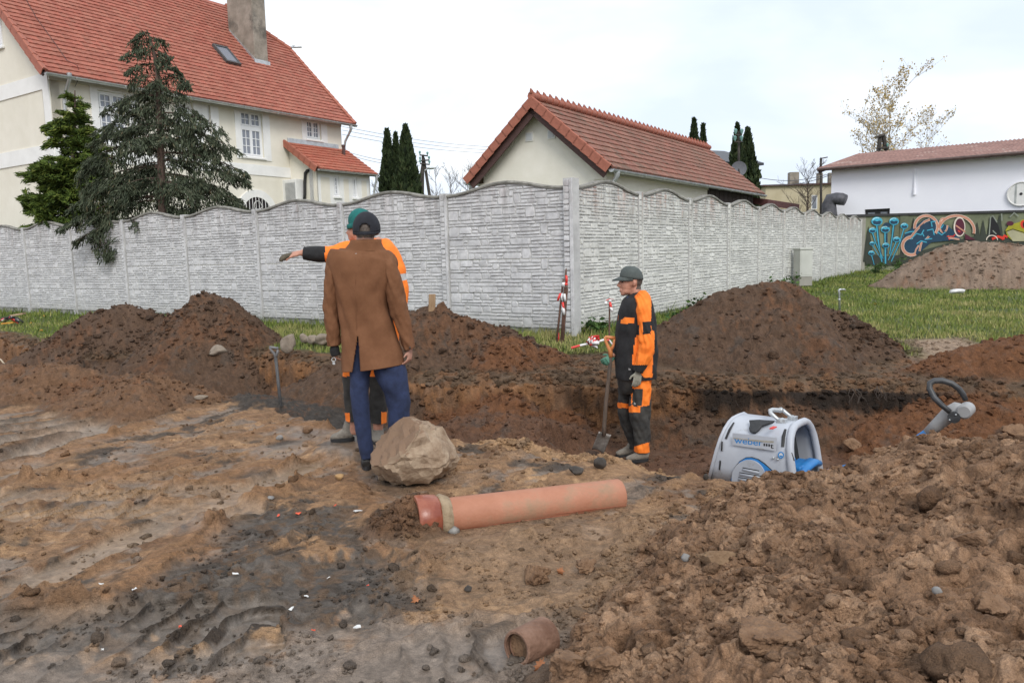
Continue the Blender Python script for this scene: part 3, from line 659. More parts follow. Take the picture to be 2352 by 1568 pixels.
def tiles(parent, O, U, Lu, S, Ls, Nn, tw, row, c, var, mat, umax=None, umin=None, seed=1, amp=.012, moss=None):
    rng = np.random.RandomState(seed); nc = max(1, round(Lu / tw)); nr = max(1, round(Ls / row)); tw = Lu / nc; row = Ls / nr; sg = 6
    V = []; Fq = []; Cc = []; U, S, Nn = np.array(U), np.array(S), np.array(Nn); O = np.array(O); base = 0
    us = np.arange(nc * sg + 1) * tw / sg; ph = (us / tw) % 1.0
    prof = amp * (.5 + .5 * np.cos(2 * math.pi * ph))
    for r in range(nr):
        v0, v1 = r * row, (r + 1) * row + .03
        tid = np.minimum((us / tw).astype(int), nc - 1); lift = .036 + rng.uniform(-.004, .006, nc)[tid]
        low = v0 - .034 * (.5 + .5 * np.cos(2 * math.pi * ph)) 
        uu = us.copy()
        if umax is not None: uu = np.minimum(uu, umax(v0))
        if umin is not None: uu = np.maximum(uu, umin(v0))
        A_ = O + uu[:, None] * U + low[:, None] * S + (lift + prof)[:, None] * Nn
        B_ = O + uu[:, None] * U + v1 * S + (prof * .9 + .002)[:, None] * Nn
        D_ = O + uu[:, None] * U + low[:, None] * S + (prof * .6 - .02)[:, None] * Nn
        n = len(us); V += [A_, B_, D_]; k = np.arange(n - 1)
        Fq.append(np.stack([base + k, base + k + 1, base + n + k + 1, base + n + k], -1)); Fq.append(np.stack([base + 2 * n + k, base + 2 * n + k + 1, base + k + 1, base + k], -1))
        cc = np.array(c) * (1 + rng.uniform(-var, var, nc))[:, None]; cc[:, 1:] *= (1 + rng.uniform(-.10, .10, nc))[:, None]
        if moss is not None:
            mm = np.clip(rng.rand(nc) - .72, 0, 1) * 2.2; cc = cc * (1 - mm[:, None]) + np.array(moss) * mm[:, None]
        cv = cc[tid]; Cc += [cv, cv, cv]; base += 3 * n
    V = np.concatenate(V); Fq = np.concatenate(Fq); Cc = np.concatenate(Cc)
    # orientation: make the faces look along Nn
    if np.dot(np.cross(U, S), Nn) < 0: Fq = Fq[:, ::-1]
    o = obj('roof_tiles', V, Fq, mat, parent); o['kind'] = 'stuff'
    at = o.data.attributes.new('tile', 'FLOAT_COLOR', 'POINT'); at.data.foreach_set('color', np.concatenate([Cc, np.ones((len(Cc), 1))], 1).astype(np.float32).ravel())
    return o
def wall_holes(parent, O, U, s0, s1, z0, z1, Nn, holes, mat, depth=.14, name='wall'):
    """front quads with window openings and their reveals"""
    mb = MB(); ss = sorted(set([s0, s1] + [h[0] for h in holes] + [h[1] for h in holes])); zs = sorted(set([z0, z1] + [h[2] for h in holes] + [h[3] for h in holes]))
    pt = lambda s, z, d=0: O + U * s + Zd * (z - O.z) - Nn * d
    for i in range(len(ss) - 1):
        for j in range(len(zs) - 1):
            cs, cz = (ss[i] + ss[i + 1]) / 2, (zs[j] + zs[j + 1]) / 2
            if any(h[0] < cs < h[1] and h[2] < cz < h[3] for h in holes): continue
            mb.add([pt(ss[i], zs[j]), pt(ss[i + 1], zs[j]), pt(ss[i + 1], zs[j + 1]), pt(ss[i], zs[j + 1])], [[0, 1, 2, 3]])
    for h in holes:
        c = [(h[0], h[2]), (h[1], h[2]), (h[1], h[3]), (h[0], h[3])]
        for k in range(4):
            a, b = c[k], c[(k + 1) % 4]; mb.add([pt(*a), pt(*b), pt(*b, depth), pt(*a, depth)], [[3, 2, 1, 0]])
    mb.box(pt(s0, z0, depth + .05), U * (s1 - s0), -Nn * .2, Zd * (z1 - z0))
    return mb.out(name, mat, parent)
def window(parent, O, U, Nn, s0, s1, z0, z1, cas=2, tr=None, rows=(2, 3), cols=2, depth=.10, sill=True):
    """O, U, Nn: wall plane; opening in wall coordinates"""
    pt = lambda s, z, d=0.: O + U * s + Zd * (z - O.z) - Nn * d
    fr_ = MB(); fw = .055; d0 = depth - .06
    def bar(mb, a0, a1, b0, b1, dd, th): mb.box(pt(a0, b0, dd + th), U * (a1 - a0), Nn * th, Zd * (b1 - b0))
    bar(fr_, s0, s1, z0, z0 + fw, d0, .06); bar(fr_, s0, s1, z1 - fw, z1, d0, .06); bar(fr_, s0, s0 + fw, z0 + fw, z1 - fw, d0, .06); bar(fr_, s1 - fw, s1, z0 + fw, z1 - fw, d0, .06)
    zt = z0 + (z1 - z0) * tr if tr else None
    if zt: bar(fr_, s0 + fw, s1 - fw, zt - .05, zt + .05, d0, .055)
    w = fr_.out('window', M_FRAME, parent, bevel=.006)
    segs = [(z0 + fw, (zt - .05) if zt else z1 - fw, rows[-1])] + ([(zt + .05, z1 - fw, rows[0])] if zt else [])
    cw = (s1 - s0 - 2 * fw) / cas
    for (a, b, nr) in segs:
        for c in range(cas):
            x0 = s0 + fw + c * cw; x1 = x0 + cw; sf = .05; mb = MB(); d1 = d0 - .012
            bar(mb, x0 + .004, x1 - .004, a + .004, a + sf, d1, .05); bar(mb, x0 + .004, x1 - .004, b - sf, b - .004, d1, .05); bar(mb, x0 + .004, x0 + sf, a + sf, b - sf, d1, .05); bar(mb, x1 - sf, x1 - .004, a + sf, b - sf, d1, .05)
            for q in range(1, cols): xx = x0 + sf + (cw - 2 * sf) * q / cols; bar(mb, xx - .011, xx + .011, a + sf, b - sf, d1 + .016, .03)
            for q in range(1, nr):
                zz = a + sf + (b - a - 2 * sf) * q / nr; bar(mb, x0 + sf, x1 - sf, zz - .011, zz + .011, d1 + .018, .026)
            mb.out('casement', M_FRAME, w)
            g = MB(); g.add([pt(x0 + sf * .8, a + sf * .8, d1 + .04), pt(x1 - sf * .8, a + sf * .8, d1 + .04), pt(x1 - sf * .8, b - sf * .8, d1 + .04), pt(x0 + sf * .8, b - sf * .8, d1 + .04)], [[0, 1, 2, 3]]); g.out('pane', M_GLASS, w)
    if sill: m = MB(); m.box(pt(s0 - .06, z0 - .075, .0), U * (s1 - s0 + .12), Nn * .07, Zd * .07); m.out('sill', M_TRIM, w, bevel=.01)
    return w
def surround(parent, O, U, Nn, o, i, th=.03):
    """flat band between outer rect o and inner rect i (s0, s1, z0, z1)"""
    pt = lambda s, z: O + U * s + Zd * (z - O.z)
    mb = MB()
    for (a0, a1, b0, b1) in [(o[0], o[1], i[3], o[3]), (o[0], o[1], o[2], i[2]), (o[0], i[0], i[2], i[3]), (i[1], o[1], i[2], i[3])]:
        if a1 - a0 > .005 and b1 - b0 > .005: mb.box(pt(a0, b0), U * (a1 - a0), Nn * th, Zd * (b1 - b0))
    return mb.out('window_surround', M_TRIM, parent)
def verge(parent, O, S, L, Nn, outd, mat, step=.335, w=.17, th=.16):
    """verge tiles up a rake; O eave end, S upslope, outd outwards"""
    n = round(L / step); st = L / n; me = None
    for k in range(n):
        if me is None:
            mb = MB(); ax = lambda a, b, c: S * a + outd * b + Nn * c
            pr = [(-w * .55, .05), (.02, .085), (.05, .06), (.05, -th), (.03, -th), (.03, .02), (-w * .55, .02)]
            V = [ax(-.02, p[0], p[1] + .022) for p in pr] + [ax(st + .02, p[0], p[1]) for p in pr]; m = len(pr)
            Fc = [[i, (i + 1) % m, m + (i + 1) % m, m + i] for i in range(m)] + [list(range(m))[::-1], list(range(m, 2 * m))]
            me = np_mesh('verge_tile', [tuple(v) for v in V], Fc, mat)
        o = bpy.data.objects.new('verge_tile', me); COL.objects.link(o); o.parent = parent; o.location = O + S * (st * k) - wloc(parent)
def find(f, target, lo, hi):
    for _ in range(60):
        mid = (lo + hi) / 2
        if (f(mid) < target): lo = mid
        else: hi = mid
    return (lo + hi) / 2
def pxx(p): return float(PIX(p.x, p.y, p.z)[0])
def pxy(p): return float(PIX(p.x, p.y, p.z)[1])
Nf, Ng = -Ad, -Bd                # facade and gable outward normals
z1_ = lambda x, y: (x * .3662, y * .3662)
# ---------------- big house
Hc = P(131, 400, 22.0); HB = Vector((Hc.x, Hc.y, .3))
hs = lambda zx, zy: ((HIT(*z1_(zx, zy), HB, Ad) - HB).dot(Bd), HIT(*z1_(zx, zy), HB, Ad).z)
LF = hs(2135, 720)[0]; ZE = 7.05
house = thing('house', 'large cream house with steep red tiled roof and tall chimney behind the fence', 'house', HB + Bd * LF / 2 + Ad * 4.5)
def rect(tl, br): a = hs(*tl); b = hs(*br); return [a[0], b[0], b[1], a[1]]
w4 = rect((1500, 685), (1658, 992)); w5 = rect((1916, 745), (2016, 882)); w1 = rect((608, 565), (815, 905)); w2 = rect((1132, 634), (1225, 900)); w3 = rect((1293, 656), (1330, 872))
w2[2] = w4[2]; w1[2] = w4[2] - .05; w3[2] = w4[2] + .6
arc = hs(1612, 1330); arc_r = .62
facade = wall_holes(house, HB, Bd, 0, LF, .2, ZE, Nf, [w1, w2, w3, w4, w5], M_CREAM, .16)
for w_, (cs, tr, rw, cl) in zip([w1, w2, w3, w4, w5], [(2, .64, (2, 3), 2), (2, .64, (2, 3), 2), (1, None, (4,), 1), (2, .64, (2, 3), 2), (2, None, (3,), 2)]):
    window(house, HB, Bd, Nf, *w_, cas=cs, tr=tr, rows=rw, cols=cl, depth=.12)
    surround(house, HB, Bd, Nf, (w_[0] - .22, w_[1] + .30, w_[2] - .09, w_[3] + .30), w_)
zb = hs(1560, 1062)[1]
pt = lambda s, z, d=0.: HB + Bd * s + Zd * (z - .3) + Nf * d
m = MB(); m.box(pt(0, zb - .18), Bd * (LF * .985), Nf * .028, Zd * .36); m.out('string_course', M_TRIM, house)
m = MB(); m.box(pt(0, ZE - .42), Bd * LF, Nf * .026, Zd * .30); m.out('frieze', M_TRIM, house)
# arched cellar window
mb = MB(); ring = 22; ac = arc
def arcp(r, k, d): a = math.pi * k / ring; return pt(ac[0] + r * math.cos(a), ac[1] - .1 + r * math.sin(a), d)
V = []; Fc = []
for k in range(ring + 1): V += [arcp(arc_r, k, .0), arcp(arc_r + .26, k, 0), arcp(arc_r, k, .05), arcp(arc_r + .26, k, .05)]
for k in range(ring): q = 4 * k; Fc += [[q + 2, q + 3, q + 7, q + 6], [q, q + 2, q + 6, q + 4], [q + 1, q + 5, q + 7, q + 3]]
mb.add(V, Fc); ar = mb.out('arched_window', M_TRIM, house)
m = MB(); m.add([arcp(arc_r, k, .006) for k in range(ring + 1)], [list(range(ring + 1))]); m.out('pane', glass_mat('dark_cellar_glass', (.02, .022, .025)), ar)
m = MB()
for k in range(1, 9): x = -arc_r + 2 * arc_r * k / 9; hh = math.sqrt(max(0, arc_r ** 2 - x * x)); m.tube([pt(ac[0] + x, ac[1] - .2, .06), pt(ac[0] + x, ac[1] - .1 + hh, .06)], .012, 6)
m.tube([pt(ac[0] + .16 * math.cos(a * .5), ac[1] + .22 + .16 * math.sin(a * .5), .07) for a in range(13)], .012, 6, closed=False); m.out('window_grille', M_WHITEM, ar)
# gable wall with bands
GW = 9.6; SL = math.tan(math.radians(44)); RZ = ZE + SL * GW / 2
gp = lambda t, z, d=0.: HB + Ad * t + Zd * (z - .3) + Ng * d
m = MB(); m.add([gp(0, .2), gp(GW, .2), gp(GW, ZE), gp(GW / 2, RZ), gp(0, ZE)], [[0, 1, 2, 3, 4]]); m.box(gp(0, .2, -.02), Ad * GW, -Ng * .25, Zd * (ZE - .2)); m.out('gable_wall', M_CREAM, house)
zg1 = HIT(121, 183, HB, Bd).z; zg2 = HIT(141, 345, HB, Bd).z
m = MB(); m.box(gp(.33, zg1 - .19), Ad * (GW - .4), Ng * .03, Zd * .42); m.box(gp(.33, zg2 - .22), Ad * (GW - .4), Ng * .03, Zd * .44); m.box(gp(0, .2), Ad * .32, Ng * .034, Zd * (ZE - .25)); m.out('string_course', M_TRIM, house)
tw = (HIT(4, 60, HB, Bd) - HB).dot(Ad); window(house, HB, Ad, Ng, tw, tw + 1.3, HIT(2, 108, HB, Bd).z, HIT(2, 20, HB, Bd).z, depth=.02, sill=True)
# roof
up = (Ad + Zd * SL).normalized(); rn = (Nf + Zd / SL).normalized(); rn = (Zd - up * up.z).normalized()
OV = .42; eO = HB + Zd * (ZE + .10 - .3) + Nf * OV - Zd * (OV * SL) * 1.0 - Bd * .30
RL = (GW / 2 + OV) / math.cos(math.radians(44)); LU = LF + .62; VH = 3.5 / math.cos(math.radians(44))
m = MB(); under = [eO, eO + Bd * LU, eO + Bd * LU + up * VH, eO + Bd * (LU - (RL - VH) * .72) + up * RL, eO + up * RL]
m.prism([p - rn * .03 for p in under], -rn * .10); roof = m.out('roof', M_FASCIA, house)
tiles(house, eO, Bd, LU, up, RL, rn, .22, .215, (.33, .118, .082), .13, M_TILE, umax=lambda v: LU - max(0, v - VH) * .72, seed=3)
up2 = (-Ad + Zd * SL).normalized(); bO = HB + Ad * (GW + OV) + Zd * (ZE + .10 - .3 - OV * SL) - Bd * .30
rn2 = (Zd - up2 * up2.z).normalized(); m = MB(); m.prism([bO, bO + Bd * LU, bO + Bd * LU + up2 * VH, bO + Bd * (LU - (RL - VH) * .72) + up2 * RL, bO + up2 * RL], rn2 * .08); m.out('rear_roof', M_VERGE, house)
hip = [eO + Bd * LU + up * VH, bO + Bd * LU + up2 * VH, eO + Bd * (LU - (RL - VH) * .72) + up * RL]
m = MB(); m.prism(hip, Vector((0, 0, -.08))); m.out('half_hip', M_VERGE, house)
m = MB(); m.add([gp(0, ZE, 0) + Bd * LF, gp(GW, ZE) + Bd * LF, gp(GW / 2 + 1.2, RZ - 1.2) + Bd * LF, gp(GW / 2 - 1.2, RZ - 1.2) + Bd * LF], [[3, 2, 1, 0]]); m.box(gp(.01, .2) + Bd * (LF - .25), Ad * (GW - .02), Bd * .25, Zd * (ZE - .2)); m.out('end_wall', M_CREAM, house)
verge(roof, eO - Bd * .02, up, RL, rn, -Bd, M_VERGE, .335)
verge(roof, eO + Bd * (LU + .02), up, VH, rn, Bd, M_VERGE, .335)
m = MB(); m.box(eO - rn * .20 + up * .05 + Bd * .02, up * (RL - .1), Bd * .04, rn * .16); m.out('verge_board', M_FASCIA, house)
hp = hip[0]; hq = hip[2]; n = 9; hd = (hq - hp) / n
m0 = MB(); m0.tube([hd * -.05, hd * .5, hd * 1.08], [.11, .10, .085], 8)
hme = np_mesh('hip_tile', m0.V, m0.F, M_VERGE, 40)
for k in range(n): o = bpy.data.objects.new('hip_tile', hme); COL.objects.link(o); o.parent = roof; o.location = hp + hd * k + rn * .03 - wloc(roof)
# gutter and downpipes
def gutter(parent, a, b, r=.075, mat=M_ZINC):
    m = MB(); n = 9; d = (b - a).normalized(); sd = d.cross(Zd).normalized(); V = []; Fc = []
    for p in (a, b):
        for rr in (r, r * .86):
            for k in range(n): an = math.pi * k / (n - 1); V.append(p + sd * (rr * math.cos(an)) - Zd * (rr * math.sin(an)))
    for k in range(n - 1): Fc += [[k, k + 1, 2 * n + k + 1, 2 * n + k], [n + k + 1, n + k, 3 * n + k, 3 * n + k + 1]]
    Fc += [[0, 2 * n, 3 * n, n], [n - 1, 2 * n - 1, 4 * n - 1, 3 * n - 1], list(range(n))]; m.add(V, Fc)
    g = m.out('gutter', mat, parent, 40)
    L = (b - a).length; q = MB(); k = .8
    while k < L: q.tube([a + d * k + sd * (r * 1.06 * math.cos(an)) - Zd * (r * 1.06 * math.sin(an)) for an in [i * math.pi / 8 for i in range(9)]], .011, 5); k += 1.4
    q.out('gutter_bracket', mat, g); return g
ga = eO + Nf * .05 - Zd * .05; gutter(house, ga - Bd * .0, ga + Bd * (LU + .05))
def downpipe(parent, top, kx, zbot, r=.045, mat=M_ZINC, Nn=Nf):
    m = MB(); a = top; m.tube([a, a - Zd * .12, a - Zd * .22 - Nn * kx * .15, a - Zd * .55 - Nn * kx * .85, a - Zd * .75 - Nn * kx, Vector((a.x, a.y, zbot)) - Nn * kx], [r * 1.5, r * 1.3, r, r, r, r], 10); return m.out('downpipe', mat, parent, 40)
downpipe(house, HIT(*z1_(432, 445), ga, Ad) - Zd * .06, .40, .3); downpipe(house, ga + Bd * (LU - .25) - Zd * .06, .40, 4.5)
# chimney and skylight
c0 = HIT(*z1_(1606, 398), eO, rn); cw_, cd_ = .62, 1.45
chb = c0 + Ad * .05; m = MB(); m.box(Vector((chb.x, chb.y, chb.z - .1)), Bd * cw_, Ad * cd_, Zd * 6.0); ch = m.out('chimney', M_CHIM, house, bevel=.02)
m = MB(); m.box(chb + Nf * .05 - Bd * .05 - Zd * .05, Bd * (cw_ + .1), Ad * .05, Zd * .22); m.prism([chb - Bd * .04 + rn * .0, chb - Bd * .04 + up * 1.9, chb - Bd * .04 + up * 1.9 + Zd * .14, chb - Bd * .04 + Zd * .20], Bd * .035); m.out('flashing', M_ZINC, ch)
sk = [HIT(*z1_(*q), eO, rn) for q in [(1350, 306), (1412, 311), (1484, 408), (1420, 402)]]
su = (sk[1] - sk[0]); m = MB(); ctr = sum(sk, Vector()) / 4; su = Bd * .62; sv = up * 1.05
m = MB(); o_ = ctr - su / 2 - sv / 2 + rn * .03
for a, b, c_, d_ in [(o_, su, up * .09, 0), (o_ + sv - up * .09, su, up * .09, 0), (o_ + up * .09, Bd * .07, sv - up * .18, 0), (o_ + su - Bd * .07 + up * .09, Bd * .07, sv - up * .18, 0)]: m.box(a, b, c_, rn * .10)
skl = m.out('skylight', pmat('skylight_frame', (.05, .05, .05), (.09, .09, .09), 6, .5), house)
m = MB(); m.box(o_ + Bd * .06 + up * .08, su - Bd * .12, sv - up * .16, rn * .07); m.out('pane', M_GLASS, skl)
m = MB(); lp = [(165, 0), (230, 115), (325, 245), (420, 380), (485, 412)]; m.tube([HIT(*z1_(*q), eO + rn * .12, rn) for q in lp] + [HIT(*z1_(505, 470), HB + Nf * .2, Ad), HIT(*z1_(470, 545), HB + Nf * .05, Ad)], .008, 5); m.out('lightning_cable', M_BLK, house)
m = MB(); tp = hip[0] + rn * .1; m.tube([tp, tp + Bd * .18 + Zd * .12], .05, 8); m.tube([tp + Bd * .14 + Zd * .05, tp + Bd * .45 + Nf * .15 + Zd * .1], .04, 8); m.out('floodlight', M_ZINC, house)
# annex
sa = hs(1812, 950)[0]; da = find(lambda d: pxx(HB + Bd * sa + Nf * d + Zd * 3.6), 729, 0, 6); AO = HB + Bd * sa + Nf * da
se = find(lambda s: pxx(AO + Bd * s + Zd * 3.6), 851, 0, 12)
zt_ = hs(1812, 915)[1]; zl_ = HIT(*z1_(2000, 1055), AO, Ad).z
aw1 = [(HIT(*z1_(x0, y0), AO, Ad) - AO).dot(Bd) for x0, y0 in ((2092, 1100), (2126, 1100), (2210, 1110), (2240, 1110))]; awz = (HIT(*z1_(2105, 1232), AO, Ad).z, HIT(*z1_(2105, 1098), AO, Ad).z)
hl = [(aw1[0], aw1[1], *awz), (aw1[2], aw1[3], *awz)]
wall_holes(house, AO, Bd, 0, se, .2, zl_ + .1, Nf, hl, M_TRIM, .14, 'annex_wall')
for h_ in hl: window(house, AO, Bd, Nf, *h_, cas=1, tr=None, rows=(4,), cols=1, depth=.10); 
m = MB()
for (a, b) in ((.18, hl[0][0] - .22), (hl[0][1] + .22, hl[1][0] - .22), (hl[1][1] + .22, se - .2)):
    if b - a > .1: m.box(AO + Bd * a - Zd * .05 , Bd * (b - a), Nf * .012, Zd * (zl_ - .55))
m.out('wall_panel', M_CREAM, house)
m = MB(); m.prism([AO, AO - Nf * (da - .01), AO - Nf * (da - .01) + Zd * (zt_ - .3), AO + Zd * (zl_ - .3 + .1)], Bd * .05); m.prism([AO + Bd * se, AO + Bd * se - Nf * (da - .01), AO + Bd * se - Nf * (da - .01) + Zd * (zt_ - .3), AO + Bd * se + Zd * (zl_ - .3 + .1)], -Bd * .05); m.out('annex_side_wall', M_CREAM, house)
aS = (Ad * da + Zd * (zt_ - zl_)).normalized(); aN = (Zd - aS * aS.z).normalized(); aO = AO + Zd * (zl_ + .12 - .3) + Nf * .25 - Zd * (.25 * (zt_ - zl_) / da) - Bd * .18; aL = (da + .25) / math.sqrt(1 - aS.z ** 2); aU = se + .34
m = MB(); m.prism([p - aN * .02 for p in (aO, aO + Bd * aU, aO + Bd * aU + aS * aL, aO + aS * aL)], -aN * .10); ar_ = m.out('annex_roof', M_FASCIA, house)
tiles(house, aO, Bd, aU, aS, aL, aN, .22, .215, (.37, .12, .076), .10, M_TILE, seed=8); verge(ar_, aO - Bd * .02, aS, aL, aN, -Bd, M_VERGE, .33)
gutter(house, aO + Nf * .05 - Zd * .03, aO + Nf * .05 - Zd * .03 + Bd * aU, .06); downpipe(house, aO + Nf * .05 + Bd * (aU - .1) - Zd * .06, .18, .3, .04)
m = MB(); vp = HIT(*z1_(2157, 975), aO, aN); m.tube([vp, vp + Zd * .35], .06, 8); m.tube([vp + Zd * .33, vp + Zd * .40], .08, 8); m.out('roof_vent', M_FASCIA, house)
m = MB(); k0 = hs(1807, 868); m.box(pt(sa - .05, zt_ + .12), Bd * (se * .93), Nf * .03, Zd * .16); m.out('roof_flashing', M_ZINC, house)
# air conditioner on the annex side
acp = HIT(672, 440, HB + Bd * sa - Bd * .2, Bd); aco = Vector((acp.x, acp.y, acp.z - .4)) 
ac_ = thing('air_conditioner', 'white outdoor air-conditioning unit on the cream annex wall', 'air conditioner', aco)
acw, acd, ach = .80, .36, .82; o0 = aco - Ad * acw / 2 - Bd * (acd / 2)
m = MB(); m.box(o0, Ad * acw, Bd * acd, Zd * ach); m.out('casing', M_WHITEM, ac_, bevel=.02)
m = MB(); m.box(o0 - Bd * .01 + Ad * .05 + Zd * .08, Ad * .52, Bd * .012, Zd * .62); gr_ = m.out('fan_grille', pmat('grey_plastic_grille', (.25, .26, .27), (.33, .34, .35), 9, .6), ac_)
m = MB()
for k in range(15): m.box(o0 - Bd * .022 + Ad * .05 + Zd * (.10 + k * .041), Ad * .52, Bd * .010, Zd * .012)
m.out('grille_bars', M_WHITEM, gr_)
m = MB()
for q in (.1, .6): m.box(aco - Ad * acw / 2 + Ad * q - Bd * .15 - Zd * .05, Ad * .05, Bd * .36, Zd * .048)
m.out('wall_bracket', M_ZINC, ac_)
m = MB(); hx = [HIT(*z1_(x, y), HB + Bd * sa - Bd * .06, Bd) for x, y in ((1928, 1070), (1915, 1085), (1912, 1150), (1912, 1220), (1908, 1260))]; m.tube([hx[0] + Bd * .05] + hx, .055, 8); tag(m.out('insulated_hose', M_BLK, None, True), 'thick black insulated hose beside the air-conditioning unit', 'hose')

# ---------------- garage
Gc = P(1388, 400, 22.4); GB = Vector((Gc.x, Gc.y, .3))
gw = find(lambda t: -pxx(GB + Ad * t + Zd * 3.4), -1111, 0, 12); OG = .38; he_ = HIT(1403, 384, GB - Ad * OG, Ad).z; hr_ = HIT(1232, 222, GB - Bd * .42, Bd).z - .06; gs = (hr_ - he_) / (gw / 2 + OG); GE = he_ + OG * gs - .12; PZ = hr_ - .12; GL = 14.4
garage = thing('garage', 'cream outbuilding with weathered red tiled gable roof behind the fence corner', 'outbuilding', GB + Ad * gw / 2 + Bd * GL / 2)
g2 = lambda t, z, d=0.: GB + Ad * t + Zd * (z - .3) - Bd * d
m = MB(); m.add([g2(0, .2), g2(gw, .2), g2(gw, GE), g2(gw / 2, PZ), g2(0, GE)], [[0, 1, 2, 3, 4]]); m.out('gable_wall', M_CREAM2, garage)
ws = (HIT(1625, 440, GB, Ad) - GB).dot(Bd)
m = MB(); m.box(g2(.0, .2, -.002), Ad * .2, Bd * ws, Zd * (GE - .2)); m.box(g2(gw - .2, .2, -.002), Ad * .2, Bd * GL, Zd * (GE - .2)); m.out('side_wall', M_CREAM, garage)
m = MB(); m.box(g2(-.06, GE - .34, .05), Ad * .1, Bd * ws, Zd * .16); m.box(g2(-.10, GE - .18, .05), Ad * .14, Bd * ws, Zd * .14); m.box(g2(-.06, GE - .62, .06), Ad * .42, Bd * .05, Zd * .13); m.box(g2(-.09, GE - .49, .09), Ad * .40, Bd * .08, Zd * .16); m.box(g2(gw - .36, GE - .62, .06), Ad * .42, Bd * .05, Zd * .13); m.box(g2(gw - .33, GE - .49, .09), Ad * .40, Bd * .08, Zd * .16); m.out('cornice', M_CREAM2, garage)
npl = 22; plk = (GL - ws) / npl; pm = MB(); pm.box((0, 0, 0), Bd * (plk - .012), Ad * .03, Zd * (GE - .25)); pme = np_mesh('plank', pm.V, pm.F, M_WOOD)
for k in range(npl): o = bpy.data.objects.new('plank', pme); COL.objects.link(o); o.parent = garage; o.location = g2(-.02 - .01 * (k % 2), .2) + Bd * (ws + .02 + plk * k) - wloc(garage)
m = MB(); m.box(g2(.05, .2) + Bd * ws, Ad * .1, Bd * (GL - ws), Zd * (GE - .2)); m.add([g2(0, .2) + Bd * GL, g2(gw, .2) + Bd * GL, g2(gw, GE) + Bd * GL, g2(gw / 2, PZ) + Bd * GL, g2(0, GE) + Bd * GL], [[4, 3, 2, 1, 0]]); m.out('rear_wall', M_WOOD, garage)
for q in ((1216, 315), (1267, 309)):
    c = HIT(*q, GB, Bd); m = MB(); m.cbox(c - Bd * .012, .26, .03, .26, Ad, Bd, Zd); v_ = m.out('vent', M_WHITEM, garage); m = MB(); m.cbox(c - Bd * .03, .19, .012, .19, Ad, Bd, Zd); m.out('vent_grille', pmat('vent_grey', (.5, .52, .53), (.56, .58, .6), 8, .6), v_)
gOV = .42
for side in (0, 1):
    if side == 0: U_, hO, Su = Bd, g2(0, GE + .12) - Ad * OG - Zd * OG * gs - Bd * gOV, (Ad + Zd * gs).normalized()
    else: U_, hO, Su = Bd, g2(gw, GE + .12) + Ad * OG - Zd * OG * gs - Bd * gOV, (-Ad + Zd * gs).normalized()
    Nn_ = (Zd - Su * Su.z).normalized(); Lr = (gw / 2 + OG) / math.sqrt(1 - Su.z ** 2)
    m = MB(); m.prism([p - Nn_ * .02 for p in (hO, hO + Bd * (GL + .9), hO + Bd * (GL + .9) + Su * Lr, hO + Su * Lr)], -Nn_ * .10); rf = m.out('roof', M_FASCIA, garage)
    tiles(garage, hO, Bd, GL + .9, Su, Lr, Nn_, .20, .30, (.225, .105, .076), .16, M_TILE2, seed=20 + side, moss=(.10, .085, .06))
    verge(rf, hO - Bd * .03, Su, Lr, Nn_, -Bd, M_VERGE2, .345, .2, .19)
    m = MB(); m.box(hO - Nn_ * .36 + Bd * .05, Su * (Lr - .03), Bd * .05, Nn_ * .26); m.out('verge_board', M_FASCIA, garage)
    go = hO + (Nf if side == 0 else -Nf) * .05 - Zd * .06; gutter(garage, go, go + Bd * (GL + .9), .085)
    downpipe(garage, go + Bd * .35 - Zd * .05, .40 if side == 0 else -.40, .3, .06)
rp = g2(gw / 2, PZ + .12 + OG * 0) - Bd * gOV + Zd * .10; nr_ = 42; rs = (GL + .9) / nr_
m0 = MB(); m0.tube([Bd * -.03, Bd * .06, Bd * (rs * .9), Bd * (rs + .02)], [.135, .12, .105, .10], 10); m0.tube([Bd * .0 + Zd * .10, Bd * -.035 + Zd * .15, Bd * -.06 + Zd * .21], [.07, .05, .012], 6)
rme = np_mesh('ridge_tile', m0.V, m0.F, M_VERGE2, 40)
for k in range(nr_): o = bpy.data.objects.new('ridge_tile', rme); COL.objects.link(o); o.parent = rf; o.location = rp + Bd * (rs * k) - wloc(rf)
# ------------------------------------------------------------------ white building and mural wall on the right
M_WHITEW = pmat('white_lavender_render', (.84, .85, .92), (.88, .89, .95), .8, .9, .06, 60)
M_CORR = pmat('rusty_corrugated_sheet', (.17, .085, .068), (.30, .165, .135), 1.6, .85, .15, 25, c3=(.42, .34, .30), s3=.7, f3=.57)
M_GUTB = pmat('brown_gutter', (.06, .035, .03), (.10, .065, .055), 5, .6)
z3 = lambda x, y: ((2700 + x * .5935) / 1.7415, (400 + y * .5935) / 1.7415)
Lp = P(1908, 490, 36.0); Rp = P(2352, 487, 31.5); Lp.z = .3; Rp.z = .3
Uw = (Rp - Lp); wl = Uw.length; Uw.normalize(); Nw = Vector((Uw.y, -Uw.x, 0)); WL = wl + 7
wbz = HIT(*z3(962, 462), Lp + Nw * .45, Nw).z - .05
wb = thing('white_building', 'long white rendered building with rusty corrugated roof above the mural wall', 'building', Lp + Uw * WL / 2 - Nw * 4)
wp = lambda s, z, d=0.: Lp + Uw * s + Zd * (z - .3) + Nw * d
dw = [(HIT(*z3(1278, 740), Lp, Nw) - Lp).dot(Uw), (HIT(*z3(1448, 740), Lp, Nw) - Lp).dot(Uw)]; dz = HIT(*z3(1360, 734), Lp, Nw).z
wall_holes(wb, Lp, Uw, 0, WL, .2, wbz + .1, Nw, [(dw[0], dw[1], dz - .9, dz)], M_WHITEW, .18)
m = MB(); m.box(wp(dw[0], dz - .9, -.17), Uw * (dw[1] - dw[0]), Nw * .03, Zd * .9); dwn = m.out('window', M_BLK, wb)
